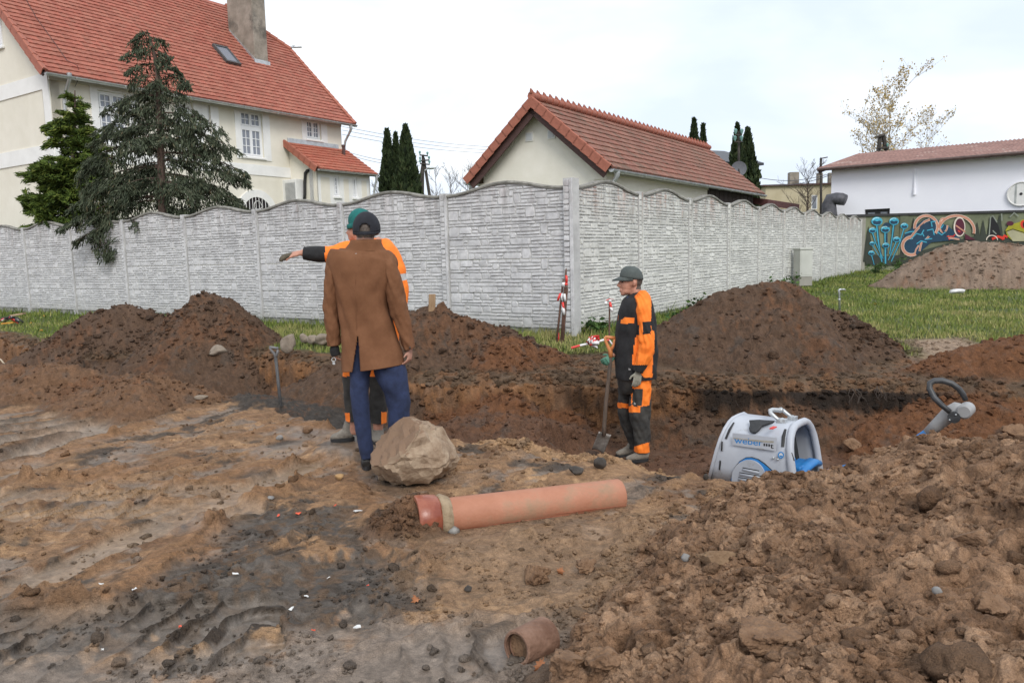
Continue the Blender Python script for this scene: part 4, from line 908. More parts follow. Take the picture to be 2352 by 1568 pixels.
for q in (0, 1):
    m = MB(); wid = (dw[1] - dw[0]) / 2; m.box(wp(dw[0] + .12 + q * wid, dz - .8, -.14), Uw * (wid - .24), Nw * .012, Zd * .66); m.out('pane', M_GLASS, dwn)
m = MB(); m.add([wp(0, .2), wp(0, .2, -15), wp(0, wbz, -15), wp(0, wbz + 1.3, -7.7), wp(0, wbz + .1)], [[0, 1, 2, 3, 4][::-1]]); m.out('gable_wall', M_WHITEW, wb)
# corrugated roof
eT = HIT(*z3(962, 462), Lp + Nw * .45, Nw); nw_ = 150; per = .175; rw_, rh_ = 7.9, 1.35; sl_ = (-Nw * rw_ + Zd * rh_).normalized(); rl_ = math.hypot(rw_, rh_); nn_ = (Zd - sl_ * sl_.z).normalized()
us = np.arange(nw_ * 4 + 1) * per / 4; hts = .028 * np.cos(2 * np.pi * us / per); V = []; rows_ = 7; Fq = []
for r_ in range(rows_ + 1):
    V.append(np.array(eT) + us[:, None] * np.array(Uw) + (rl_ * r_ / rows_) * np.array(sl_) + hts[:, None] * np.array(nn_))
k = np.arange(len(us) - 1)
for r_ in range(rows_): a = r_ * len(us); Fq.append(np.stack([a + k, a + k + 1, a + len(us) + k + 1, a + len(us) + k], -1))
obj('roof', np.concatenate(V), np.concatenate(Fq), M_CORR, wb, True)
m = MB(); m.box(eT - nn_ * .10, Uw * 26, sl_ * rl_, nn_ * .04); m.box(eT - nn_ * .22 + Uw * .02, Uw * .04, sl_ * rl_, nn_ * .18); m.out('roof_deck', M_GUTB, wb)
m = MB(); m.tube([eT + Nw * .06 - Zd * .06, eT + Nw * .06 - Zd * .06 + Uw * 26], .075, 8); m.out('gutter', M_GUTB, wb)
rm = MB(); rm.box(Vector((0, 0, 0)) - Uw * .10, Uw * .20, Nw * .42, Zd * .13); rme_ = np_mesh('rafter_end', rm.V, rm.F, M_FASCIA)
for q in (1130, 1225, 1352, 1485, 1625, 1780, 1940, 2102, 2278, 2470):
    p_ = HIT(*z3(q, 460), Lp, Nw); s_ = (p_ - Lp).dot(Uw); o = bpy.data.objects.new('rafter_end', rme_); COL.objects.link(o); o.parent = wb; o.location = wp(s_, eT.z - .10, .005) - wloc(wb)
m = MB(); a_, b_ = HIT(*z3(1617, 462), Lp + Nw * .03, Nw), HIT(*z3(1613, 640), Lp + Nw * .03, Nw); m.tube([a_, b_], .045, 8); m.tube([b_ + Zd * .25, b_], .065, 8); m.out('conduit', M_WHITEW, wb)
dc = HIT(*z3(2333, 633), Lp + Nw * .02, Nw); m = MB()
def disc(mb, c, r, th, n=28, U=Uw, Nn=Nw): mb.prism([c + U * (r * math.cos(2 * math.pi * k / n)) + Zd * (r * math.sin(2 * math.pi * k / n)) for k in range(n)], Nn * th)
disc(m, dc, .46, .04); ds = m.out('round_sign', M_WHITEM, wb)
m = MB(); m.tube([dc + Nw * .05 + Uw * (.47 * math.cos(a)) + Zd * (.47 * math.sin(a)) for a in [i * math.pi / 14 for i in range(28)]], .03, 6, closed=True); m.out('rim', M_WHITEM, ds)
m = MB(); m.box(dc + Nw * .042 - Uw * .22 - Zd * .38, Uw * .07, Nw * .006, Zd * .8); m.out('bar', pmat('grey_sign_paint', (.35, .37, .36), None, 4, .6), ds)
m = MB(); disc(m, dc + Nw * .042, .055, .012, 14); m.out('hub', M_BLK, ds)
# wrapped duct
m = MB(); dY = Lp + Nw * 1.0; pts = [HIT(*z3(x, y), Lp + Nw * .8, Nw) for x, y in ((1040, 860), (1040, 770), (1038, 705), (1052, 670), (1085, 664), (1120, 668), (1150, 676))]
m.tube(pts, [.36, .34, .31, .30, .27, .28, .24], 14); du = m.out('wrapped_duct', pmat('grey_tarpaulin', (.045, .047, .055), (.10, .10, .115), 5, .6, .5, 9), None, True); tag(du, 'dark grey tarpaulin-wrapped duct bending towards the white building wall', 'duct')
# mural wall
M0 = P(1880, 490, 30.15); M1 = P(2352, 486, 29.75); M0.z = M1.z = .2; Um = (M1 - M0).normalized(); Nm = Vector((Um.y, -Um.x, 0)); mzt = HIT(2200, 487, M0, Nm).z - .08
mw_ = thing('mural_wall', 'low wall painted with a green mural of blue mushrooms and letters', 'wall', M0 + Um * 7)
z7 = lambda x, y: ((3400 + x * .2959) / 1.7415, (780 + y * .2959) / 1.7415)
ms = lambda x, y, d=0.: HIT(*z7(x, y), M0 + Nm * d, Nm)
M_MGREEN = pmat('olive_mural_ground', (.055, .065, .045), (.20, .22, .135), .55, .9, .1, 40, lo=.30, hi=.62)
M_MGREY = pmat('bare_wall_render', (.26, .25, .22), (.33, .32, .28), 2, .92, .1, 50)
s_a = (ms(207, 600) - M0).dot(Um)
m = MB(); m.box(M0, Um * s_a, -Nm * .25, Zd * (mzt - .2)); m.out('bare_section', M_MGREY, mw_)
m = MB(); m.box(M0 + Um * s_a, Um * 18, -Nm * .25, Zd * (mzt - .2)); m.box(M0 + Um * (ms(672, 400) - M0).dot(Um), Um * (ms(785, 400) - ms(672, 400)).length, Nm * .03, Zd * (mzt - .2)); m.out('painted_section', M_MGREEN, mw_)
m = MB(); m.box(M0 - Um * 4 + Zd * (mzt - .2), Um * 24, Nm * .06, Zd * .09); m.box(M0 - Um * 4 + Zd * (mzt - .2) - Nm * .30, Um * 24, Nm * .30, Zd * .085); m.out('coping', M_BLK, mw_)
def flatmat(n, c): return pmat(n, tuple(q * .85 for q in c), tuple(min(1, q * 1.15) for q in c), 2.5, .85)
MU = dict(cy=flatmat('mural_cyan', (.05, .33, .47)), dk=flatmat('mural_navy', (.012, .045, .085)), hi=flatmat('mural_pale_blue', (.45, .72, .80)), pk=flatmat('mural_salmon', (.47, .22, .15)), wh=flatmat('mural_cream', (.62, .55, .48)), rd=flatmat('mural_red', (.55, .035, .02)), pu=flatmat('mural_plum', (.08, .012, .03)), gd=flatmat('mural_dark_green', (.035, .042, .032)), gl=flatmat('mural_grey_green', (.20, .22, .19)), ye=flatmat('mural_yellow_green', (.30, .28, .02)), bl=flatmat('mural_black', (.01, .01, .012)), be=flatmat('mural_beige', (.36, .34, .22)))
_ml = [0]
def paint(name, pts, mat, lay):
    _ml[0] += 1; d = .034 + lay * .008 + (_ml[0] % 37) * .00001
    m = MB(); m.prism([ms(x, y, d) for x, y in pts], Nm * .0001); return m.out(name, MU[mat], mw_)
def ellp(cx, cy, rx, ry, a0=0, a1=360, n=22): return [(cx + rx * math.cos(math.radians(a0 + (a1 - a0) * k / (n - 1 if a1 - a0 < 360 else n))), cy + ry * math.sin(math.radians(a0 + (a1 - a0) * k / (n - 1 if a1 - a0 < 360 else n)))) for k in range(n)]
def ribbon(name, pts, w, mat, lay):
    if not isinstance(w, (list, tuple)): w = [w] * len(pts)
    L_, R_ = [], []
    for i, (x, y) in enumerate(pts):
        a, b = pts[max(i - 1, 0)], pts[min(i + 1, len(pts) - 1)]; dx, dy = b[0] - a[0], b[1] - a[1]; l = math.hypot(dx, dy) or 1
        L_.append((x - dy / l * w[i] / 2, y + dx / l * w[i] / 2)); R_.append((x + dy / l * w[i] / 2, y - dx / l * w[i] / 2))
    _ml[0] += 1; d = .034 + lay * .008 + (_ml[0] % 37) * .00001; n = len(pts); V = [ms(x, y, d) for x, y in L_ + R_]; m = MB(); m.add(V, [[i, i + 1, n + i + 1, n + i] for i in range(n - 1)]); m.add([v + Nm * .0001 for v in V], [[n + i, n + i + 1, i + 1, i] for i in range(n - 1)]); return m.out(name, MU[mat], mw_)
random.seed(5)
for (x, h) in ((250, 420), (860, 300), (1720, 360), (1800, 330), (2020, 260), (1900, 280), (2330, 330), (700, 640), (960, 650)): paint('painted_fir', [(x - 70, 900), (x - 40, h + 230), (x - 25, h + 120), (x, h), (x + 25, h + 120), (x + 42, h + 230), (x + 70, 900)], 'gd', 0)
paint('painted_undergrowth', [(210, 950), (210, 760), (420, 830), (800, 800), (1500, 600), (1800, 530), (2352, 560), (2352, 950)], 'gd', .5)
for i, (cx, cy, r, sx, sy) in enumerate([(497, 410, 48, 500, 800), (365, 355, 76, 440, 930), (595, 355, 66, 540, 800), (478, 465, 62, 480, 930), (305, 478, 50, 450, 860), (735, 418, 52, 560, 900), (630, 600, 48, 520, 880), (485, 682, 48, 488, 945), (300, 655, 36, 420, 860), (290, 785, 43, 330, 945), (838, 650, 46, 815, 840)]):
    dim = i == 0
    ribbon('mushroom_stem', [(cx, cy + r * .5), (cx * .7 + sx * .3, (cy + sy) / 2 - 30), (sx, sy)], [r * .42, r * .40, r * .30], 'dk' if dim else 'cy', 1 + i * .1)
    ribbon('mushroom_stem_shade', [(cx + r * .12, cy + r * .5), (cx * .7 + sx * .3 + r * .12, (cy + sy) / 2 - 30), (sx + r * .08, sy)], [r * .16, r * .16, r * .12], 'dk', 1.05 + i * .1)
    paint('mushroom_cap', ellp(cx, cy, r, r * .78, 0, 360), 'dk' if dim else 'cy', 2.4 + i * .02); paint('mushroom_gill', [(cx - r * .8, cy + r * .05), (cx - r * .4, cy - r * .15), (cx, cy + r * .05), (cx + r * .4, cy - r * .12), (cx + r * .8, cy + r * .02), (cx + r * .6, cy + r * .5), (cx, cy + r * .6), (cx - r * .6, cy + r * .5)], 'dk', 2.8 + i * .02)
    if not dim: ribbon('mushroom_highlight', ellp(cx, cy, r * .82, r * .62, 200, 300, 8), r * .14, 'hi', 3.1 + i * .02)
# letters
paint('letter_ground', [(690, 640), (760, 500), (900, 400), (1000, 330), (1150, 300), (1230, 380), (1330, 420), (1420, 500), (1500, 600), (1100, 640), (960, 760), (880, 830), (780, 820)], 'dk', 3.4)
for (c, w0, ly) in (('wh', 40, 3.6), ('pk', 30, 3.75)):
    ribbon('letter_arc', ellp(1030, 430, 155, 150, 170, 395, 22), w0, c, ly); ribbon('letter_arc', ellp(1440, 480, 240, 200, 190, 372, 24), w0, c, ly + .02); ribbon('letter_arc', ellp(830, 690, 120, 120, 60, 280, 20), w0 + 4, c, ly + .04)
    ribbon('letter_stroke', [(830, 560), (900, 470), (1010, 360), (1080, 330)], w0 * .8, c, ly + .06); ribbon('letter_stroke', [(940, 760), (960, 660), (1040, 590), (1100, 520)], w0 * .7, c, ly + .07); ribbon('letter_stroke', ellp(1262, 410, 55, 95, 0, 300, 16), w0 * .6, c, ly + .08); ribbon('letter_stroke', [(1300, 520), (1350, 580), (1480, 600)], w0 * .6, c, ly + .09); ribbon('letter_stroke', [(870, 820), (890, 740), (930, 680)], w0 * .5, c, ly + .1)
paint('letter_petal', ellp(1480, 430, 80, 135), 'wh', 4.0); paint('letter_petal_core', ellp(1484, 432, 64, 116), 'pu', 4.1); ribbon('letter_petal_line', [(1430, 410), (1500, 460), (1560, 500)], 18, 'pk', 4.2); paint('letter_tail', [(1550, 520), (1700, 605), (1560, 605)], 'pu', 4.15)
for q in ([(950, 420), (1000, 380), (1010, 470), (930, 500)], [(1080, 360), (1150, 350), (1130, 560), (1060, 560)], [(980, 600), (1090, 580), (1060, 660), (980, 720)], [(1240, 480), (1380, 520), (1300, 560)]): paint('letter_fill', q, 'dk', 4.3)
for q in ([(820, 600), (900, 520), (960, 540), (1000, 470)], [(1040, 480), (1120, 460), (1140, 540)], [(900, 660), (960, 620), (1040, 640)], [(1180, 500), (1240, 540), (1290, 500)], [(740, 520), (800, 500), (870, 490)], [(980, 520), (1000, 560)], [(1010, 600), (1110, 590)], [(1090, 365), (1160, 355)], [(1230, 450), (1265, 400)], [(1100, 370), (1110, 430)]): ribbon('letter_glint', q, 14, 'cy', 4.4)
for q in ([(1310, 560), (1400, 560), (1420, 530)], [(1460, 480), (1490, 500)], [(1330, 590), (1350, 600)]): ribbon('letter_spark', q, 16, 'rd', 4.45)
for q in ([(1880, 560), (1900, 300), (1930, 280), (1990, 370)], [(2160, 300), (2220, 240), (2280, 290)], [(2050, 250), (2055, 350)], [(1930, 480), (1980, 530)]): ribbon('painted_leaf_line', q, 16, 'gl', 3.3)
paint('painted_trunk', [(1880, 600), (1890, 340), (1930, 290), (2010, 420), (2050, 600)], 'bl', 3.0)
# frog on the wall
paint('frog_head', [(2100, 480), (2140, 420), (2200, 390), (2352, 350), (2700, 340), (2800, 620), (2200, 620), (2130, 560)], 'ye', 3.5); paint('frog_belly', [(2120, 500), (2200, 470), (2352, 520), (2750, 540), (2780, 625), (2200, 625)], 'be', 3.7); ribbon('frog_mouth', [(2105, 495), (2200, 462), (2352, 508), (2600, 530)], 10, 'bl', 3.9)
paint('frog_eye', ellp(2345, 395, 45, 55), 'rd', 4.0); paint('frog_pupil', ellp(2350, 400, 14, 40), 'bl', 4.1); paint('frog_eye', ellp(2165, 385, 48, 32), 'pu', 3.9); ribbon('frog_rim', ellp(2345, 395, 50, 60, 120, 300, 12), 12, 'ye', 4.2)
for q in ([(1920, 595), (2000, 560), (2090, 590)], [(2050, 600), (2090, 550), (2130, 570)]): ribbon('frog_toe', q, 34, 'rd', 3.8)
ribbon('painted_ring', ellp(1920, 610, 75, 65, 180, 360, 14), 12, 'wh', 3.8)
# ------------------------------------------------------------------ distant buildings
def simple_house(name, label, cat, p0, U, L, D, z0, z1, wallm, roofm, rh, over=.3, wins=(), chim=()):
    Nn = Vector((U.y, -U.x, 0)); t = thing(name, label, cat, Vector((p0.x, p0.y, z0)) + U * L / 2 - Nn * D / 2); q = lambda s, d, z: Vector((p0.x, p0.y, 0)) + U * s - Nn * d + Zd * z
    m = MB(); m.box(q(0, 0, z0), U * L, -Nn * D, Zd * (z1 - z0)); m.out('wall', wallm, t)
    m = MB(); pr = [q(-over, -over, z1 + .01), q(-over, D / 2, z1 + rh), q(-over, D + over, z1 + .01), q(-over, D + over, z1 - .12), q(-over, -over, z1 - .12)]; m.prism(pr, U * (L + 2 * over)); rf_ = m.out('roof', roofm, t)
    for (s, w, a, b) in wins:
        m = MB(); m.box(q(s, -.02, a), U * w, -Nn * .04, Zd * (b - a)); wd = m.out('window', M_FRAME, t); m = MB(); m.box(q(s + .06, -.035, a + .06), U * (w - .12), -Nn * .02, Zd * (b - a - .12)); m.out('pane', M_GLASS, wd)
    for (s, d, w, hgt) in chim: m = MB(); m.box(q(s, d, z1), U * w, -Nn * w, Zd * hgt); m.out('chimney', M_CHIM, rf_)
    return t
p_ = P(1758, 470, 62); u_ = Vector((1, -.05, 0)).normalized(); zt = P(1800, 424, 62).z
simple_house('flat_block', 'distant ochre flat-roofed house with chimneys left of the white building', 'house', p_, u_, 8.5, 8, .3, zt, pmat('ochre_render', (.42, .36, .24), (.50, .44, .31), 1, .9), M_FASCIA, .25, .25, [(3.6, .45, zt - 2.0, zt - .9), (5.9, .45, zt - 1.9, zt - 1.2)], [(2.1, .6, .7, 1.0), (4.4, 1, .4, .9), (5.3, 1, .4, .9), (6.1, 1, .4, .9)])
p_ = P(1640, 400, 44); zt = P(1660, 372, 44).z
simple_house('dark_roofed_house', 'distant house with nearly black roof behind the garage ridge', 'house', p_, Vector((.9, .43, 0)).normalized(), 3.0, 6, .3, zt, M_CREAM, pmat('black_metal_roof', (.018, .02, .025), (.04, .043, .05), 3, .45), 1.1, .35)
le = thing('lean_to', 'small cream lean-to with maroon eaves at the end of the garage', 'shed', GB + Bd * (GL + 3)); lo_ = GB + Bd * (GL + 1.1); lz = HIT(1740, 452, GB, Ad).z - .3
m = MB(); m.box(lo_ - Zd * .1, Bd * 4.6, Ad * 3, Zd * (lz - .3)); m.out('wall', M_CREAM, le)
m = MB(); m.prism([lo_ - Bd * .5 - Ad * .5 + Zd * (lz - .45), lo_ - Bd * .5 + Ad * 3 + Zd * (lz + .3), lo_ - Bd * .5 + Ad * 3 + Zd * (lz + .5), lo_ - Bd * .5 - Ad * .5 + Zd * (lz - .15)], Bd * 5.8); m.out('roof', pmat('maroon_fascia', (.07, .022, .02), (.11, .035, .03), 4, .7), le)
# ------------------------------------------------------------------ poles and wires
M_POLE = pmat('tarred_timber', (.03, .026, .023), (.07, .06, .052), 6, .9, .3, 30); M_WIRE = pmat('grey_wire', (.18, .19, .21), None, 3, .6)
M_INS = pmat('glass_insulator', (.10, .22, .20), (.2, .36, .33), 4, .3)
z2 = lambda x, y: ((1400 + x * .6378) / 1.7415, (300 + y * .6378) / 1.7415)
def pole(name, label, legs, arms, Y, ins=(), r=.13, lamp=None, conv=z2):
    b = P(*conv(*legs[0][1]), Y); t = thing(name, label, 'utility pole', (b.x, b.y, .3))
    for (a, c) in legs:
        pa, pb = P(*conv(*a), Y), P(*conv(*c), Y); d = (pb - pa); d = d / abs(d.z) * (pa.z - .3); m = MB(); m.tube([pa, pa + d], [r * .8, r * 1.15], 8); m.out('leg', M_POLE, t, 40)
    for (a, c) in arms:
        m = MB(); m.tube([P(*conv(*a), Y - .2), P(*conv(*c), Y - .2)], r * .45, 6); m.out('cross_arm', M_POLE, t)
    im = None
    for a in ins:
        pa = P(*conv(*a), Y - .2); m = MB(); m.tube([pa, pa + Zd * .12, pa + Zd * .2, pa + Zd * .26], [.03, .08, .09, .03], 8); m.out('insulator', M_INS, t, 40)
    if lamp: m = MB(); m.tube([P(*conv(*q), Y - .3) for q in lamp], .05, 6); e_ = P(*conv(*lamp[-1]), Y - .3); m.ell(e_, .35, .18, .1, None, 10, 6); m.out('street_lamp', M_ZINC, t)
    return t
pole('utility_pole', 'dark timber A-frame power pole with crossarms right of the tall thujas', [((458, 500), (455, 750)), ((462, 520), (498, 750)), ((456, 560), (428, 740))], [((436, 502), (488, 508)), ((436, 538), (498, 534)), ((438, 556), (500, 562))], 60, [(438, 498), (486, 503), (440, 534), (496, 530), (440, 552), (498, 557)], lamp=[(468, 600), (488, 588), (508, 584)])
pole('utility_pole', 'dark double-legged power pole rising behind the rusty corrugated roof', [((1385, 235), (1368, 372)), ((1402, 230), (1428, 372))], [((1378, 325), (1440, 322)), ((1352, 252), (1410, 236)), ((1350, 352), (1395, 350))], 52, [(1432, 318)], .17, conv=z3)
pole('utility_pole', 'slim dark pole with glass insulators in front of the right thuja pair', [((430, 212), (430, 640))], [((406, 235), (452, 235)), ((402, 282), (450, 282))], 39, [(408, 230), (450, 230), (404, 277), (447, 277)], .07, conv=z3)
pole('utility_pole', 'short dark lamp pole just left of the white building roof', [((984, 390), (984, 700))], [((984, 395), (1028, 386))], 45, [], .08, conv=z3)
dp_ = P(*z3(430, 465), 38.5); dsh = thing('satellite_dish', 'dark grey satellite dish beside the slim pole and right thujas', 'satellite dish', dp_)
m = MB(); V = []; Fc = []; nr2, na = 6, 24; dn = Vector((-.15, -1, .12)).normalized(); du_ = dn.cross(Zd).normalized(); dv_ = du_.cross(dn)
for i in range(nr2 + 1):
    for k in range(na): r_ = .37 * i / nr2; V.append(dp_ + du_ * (r_ * math.cos(2 * math.pi * k / na)) + dv_ * (r_ * math.sin(2 * math.pi * k / na)) + dn * (.07 * (i / nr2) ** 2))
for i in range(nr2):
    for k in range(na): Fc.append([i * na + k, i * na + (k + 1) % na, (i + 1) * na + (k + 1) % na, (i + 1) * na + k])
m.add(V, Fc); m.out('reflector', pmat('grey_dish_paint', (.09, .095, .11), (.13, .135, .15), 3, .6), dsh, True); m = MB(); m.tube([dp_, dp_ + dn * .3 - dv_ * .25], .03, 6); m.tube([dp_ - dn * .05, dp_ - dn * .2 - Zd * .8], .05, 6); m.out('arm', M_POLE, dsh)
wi = 0
for (a, b, Y0, Y1, lb) in [((786, 291), (1130, 338), 60, 75, 'uppermost faint wire between the cream house and the garage roof'), ((786, 299), (1125, 345), 60, 75, 'second faint wire below the uppermost one left of the garage'), ((786, 309), (1120, 352), 60, 75, 'third faint wire down between the big house and the garage'), ((800, 350), (965, 372), 60, 60, 'faint wire sagging from the big house to the A-frame pole'), ((800, 356), (965, 380), 60, 60, 'lowest faint wire reaching the A-frame pole from the left'), ((1740, 408), (1905, 400), 45, 40, 'dark wire running to the eave of the white building'), ((1760, 425), (1935, 392), 45, 36, 'dark cable rising to the white building facade above the ochre house')]:
    pa, pb = P(*a, Y0), P(*b, Y1); m = MB(); m.tube([pa.lerp(pb, k / 10) - Zd * (.25 * math.sin(math.pi * k / 10)) for k in range(11)], .018, 5); tag(m.out('overhead_wire', M_WIRE), lb, 'wire', 'overhead wires'); wi += 1
# ------------------------------------------------------------------ trees
M_BARK = pmat('brown_bark', (.06, .04, .032), (.13, .09, .07), 12, .95, .6, 30, stretch=(3, 3, .6)); M_BIRCH = pmat('pale_birch_bark', (.30, .28, .25), (.5, .48, .45), 7, .9); M_TWIG = pmat('dark_twig', (.05, .038, .032), (.10, .08, .065), 8, .95)
def leaf_mat(name, cols, rough=.75):
    m, t, b = base_mat(name); L = t.links.new; at = N(m, 'ShaderNodeAttribute'); at.attribute_name = 'leaf'
    r = N(m, 'ShaderNodeValToRGB'); r.color_ramp.elements[0].color = (*cols[0], 1); r.color_ramp.elements[1].color = (*cols[-1], 1)
    for i, c in enumerate(cols[1:-1]): e = r.color_ramp.elements.new((i + 1) / (len(cols) - 1)); e.color = (*c, 1)
    L(at.outputs['Fac'], r.inputs[0]); L(r.outputs[0], b.inputs['Base Color']); b.inputs['Roughness'].default_value = rough; b.inputs['Specular IOR Level'].default_value = .25
    return m
def leaves_obj(name, C, D, S, mat, parent, rng, val, w=.3, bend=.25):
    """elongated leaf faces: C centres (n,3), D directions (n,3), S lengths (n), val (n)"""
    n = len(C); D = D / (np.linalg.norm(D, axis=1, keepdims=True) + 1e-9); R = rng.normal(size=(n, 3)); Wd = np.cross(D, R); Wd /= (np.linalg.norm(Wd, axis=1, keepdims=True) + 1e-9)
    Nn = np.cross(D, Wd); S = S[:, None]
    a = C - D * S * .5; b = C + Wd * S * w * .5 + Nn * S * bend * .3; c = C + D * S * .5 - Nn * S * bend * .2; d = C - Wd * S * w * .5 + Nn * S * bend * .3
    V = np.stack([a, b, c, d], 1).reshape(-1, 3); Q = np.arange(4 * n).reshape(n, 4)
    o = obj(name, V, Q, mat, parent); at = o.data.attributes.new('leaf', 'FLOAT', 'POINT'); at.data.foreach_set('value', np.repeat(np.clip(val, 0, 1), 4).astype(np.float32)); o['kind'] = 'stuff'
    return o
def conifer(name, label, trunk_px, Y, limbs, mat, seed, dens, droop, leaf_len, spread, zb=.35, spray_up=0., fill=30, prof=None, trunk_r=.09):
    rng = np.random.RandomState(seed); tp = [P(x, y, Y) for x, y in trunk_px]; base = Vector((tp[-1].x, tp[-1].y, zb))
    t = thing(name, label, 'tree', base); m = MB(); pts = tp + [base]; n = len(pts); m.tube(pts[::-1], [trunk_r * (1 - .88 * k / (n - 1)) for k in range(n)], 8); m.out('trunk', M_BARK, t, 40)
    top = tp[0]; CC, DD, SS, VV = [], [], [], []; lm = MB()
    def trunk_at(z):
        for a, b in zip(pts[:-1], pts[1:]):
            if a.z >= z >= b.z: return a.lerp(b, (a.z - z) / max(1e-6, a.z - b.z))
        return pts[-1] if z < pts[-1].z else pts[0]
    alll = list(limbs)
    if prof:
        for k in range(fill):
            zz = rng.uniform(0, 1) ** .8; zpx = prof[0][0] + (prof[-1][0] - prof[0][0]) * zz
            ys = [q[0] for q in prof]; lw = np.interp(zpx, ys, [q[1] for q in prof]); rw = np.interp(zpx, ys, [q[2] for q in prof]); ang = rng.uniform(0, 2 * math.pi)
            ext = rng.uniform(.55, .98) * (rw if math.cos(ang) > 0 else lw); alll.append((ext * math.cos(ang), zpx, ext * math.sin(ang) * .8))
    sc = Y / F
    for lb in alll:
        if len(lb) == 3: ex, zpx, dy = lb; e_ = P(tp[0].x * 0 + trunk_px[-1][0] + ex, zpx, Y); e_ = Vector((e_.x, e_.y + dy * sc, e_.z))
        else: e_ = P(lb[0], lb[1], Y)
        r_h = math.hypot(e_.x - base.x, e_.y - base.y); st = trunk_at(min(top.z - .05, e_.z + (droop * .35 - spray_up) * r_h)); md = st.lerp(e_, .55) + Zd * (.16 * r_h * (1 if droop > .3 else -.3))
        L_ = (e_ - st).length; nseg = 7; cp = [st * ((1 - k) ** 2) + md * (2 * k * (1 - k)) + e_ * k * k for k in [i / nseg for i in range(nseg + 1)]]
        lm.tube(cp, [max(.004, .022 * (L_ / 1.5) * (1 - .85 * i / nseg)) for i in range(nseg + 1)], 5)
        nl = int(dens * L_); tt = rng.beta(1.7, 1.05, nl); idx = np.minimum((tt * nseg).astype(int), nseg - 1); fr2 = tt * nseg - idx; A_ = np.array([list(c) for c in cp]); C = A_[idx] * (1 - fr2[:, None]) + A_[idx + 1] * fr2[:, None]; dr = A_[idx + 1] - A_[idx]; dr /= np.linalg.norm(dr, axis=1, keepdims=True)
        # twigs: groups of leaves share a side twig
        ng = max(3, int(L_ * 15)); tw = rng.normal(size=(ng, 3)) * np.array([1, 1, .35]); tw[:, 2] -= droop * .6 - spray_up; tw /= np.linalg.norm(tw, axis=1, keepdims=True); gi = np.minimum((tt * ng).astype(int) , ng - 1); gi = np.clip(gi + rng.randint(-1, 2, nl), 0, ng - 1)
        dist = rng.rand(nl) ** .8 * spread * (.35 + .65 * np.sin(math.pi * np.clip(tt * .8 + .12, 0, 1))) * min(1.0, .5 + L_ * .45); off = tw[gi] * dist[:, None]; off[:, 2] -= droop * dist ** 1.5 * 1.1
        C = C + off + rng.normal(size=(nl, 3)) * .022; D = dr * .4 + tw[gi] * .8 + rng.normal(size=(nl, 3)) * .35; D[:, 2] -= droop * 1.1 * (.3 + dist / spread) - spray_up
        CC.append(C); DD.append(D); SS.append(leaf_len * rng.uniform(.6, 1.35, nl)); VV.append(np.clip(rng.normal(.42, .2, nl) + .25 * (rng.rand(ng)[gi] - .5), 0, 1))
    lm.out('limbs', M_BARK, t); leaves_obj('crown', np.concatenate(CC), np.concatenate(DD), np.concatenate(SS), mat, t, rng, np.concatenate(VV), .24); return t
M_LDARK = leaf_mat('dark_cypress_foliage', [(.018, .025, .014), (.046, .060, .035), (.092, .110, .068), (.15, .12, .07)])
M_LGREEN = leaf_mat('yellow_green_conifer_foliage', [(.020, .036, .010), (.06, .10, .018), (.13, .18, .03), (.25, .27, .06)])
conifer('conifer_tree', 'tall dark drooping conifer in front of the cream house facade', [(338, 72), (352, 110), (362, 170), (366, 260), (370, 370), (374, 485)], 17.3,
        [(300, 105), (285, 130), (318, 78), (400, 135), (375, 95), (408, 160), (445, 195), (300, 190), (292, 165), (430, 225), (265, 240), (240, 255), (455, 262), (515, 300), (500, 325), (230, 300), (215, 330), (540, 345), (510, 360), (195, 375), (180, 400), (575, 405), (560, 418), (520, 440), (545, 462), (180, 440), (165, 475), (150, 520), (175, 555), (215, 575), (250, 580), (300, 560), (325, 545), (490, 480), (430, 480), (570, 480), (470, 430), (430, 380), (280, 400), (260, 470), (210, 510)],
        M_LDARK, 7, 480, .8, .112, .40, fill=30, prof=[(90, 26, 20), (160, 55, 45), (240, 85, 75), (320, 120, 125), (400, 150, 150), (480, 170, 140), (530, 160, 90)], trunk_r=.12)
conifer('conifer_tree', 'bright yellow-green conifer by the house corner, left of the dark drooping one', [(172, 208), (172, 260), (170, 330), (168, 420), (168, 520)], 19.6,
        [(160, 225), (190, 235), (140, 262), (196, 262), (118, 285), (100, 300), (210, 300), (228, 310), (110, 330), (240, 340), (70, 385), (60, 400), (55, 450), (50, 465), (100, 430), (250, 430), (60, 520), (80, 535), (120, 520), (230, 480), (270, 470), (140, 380), (200, 380)],
        M_LGREEN, 9, 760, .25, .13, .42, spray_up=.10, fill=80, prof=[(215, 15, 15), (270, 45, 40), (330, 75, 75), (400, 105, 90), (470, 120, 100), (530, 115, 100)], trunk_r=.11)
M_THUJA = leaf_mat('thuja_foliage', [(.010, .018, .008), (.024, .040, .014), (.042, .062, .022), (.07, .07, .03)])
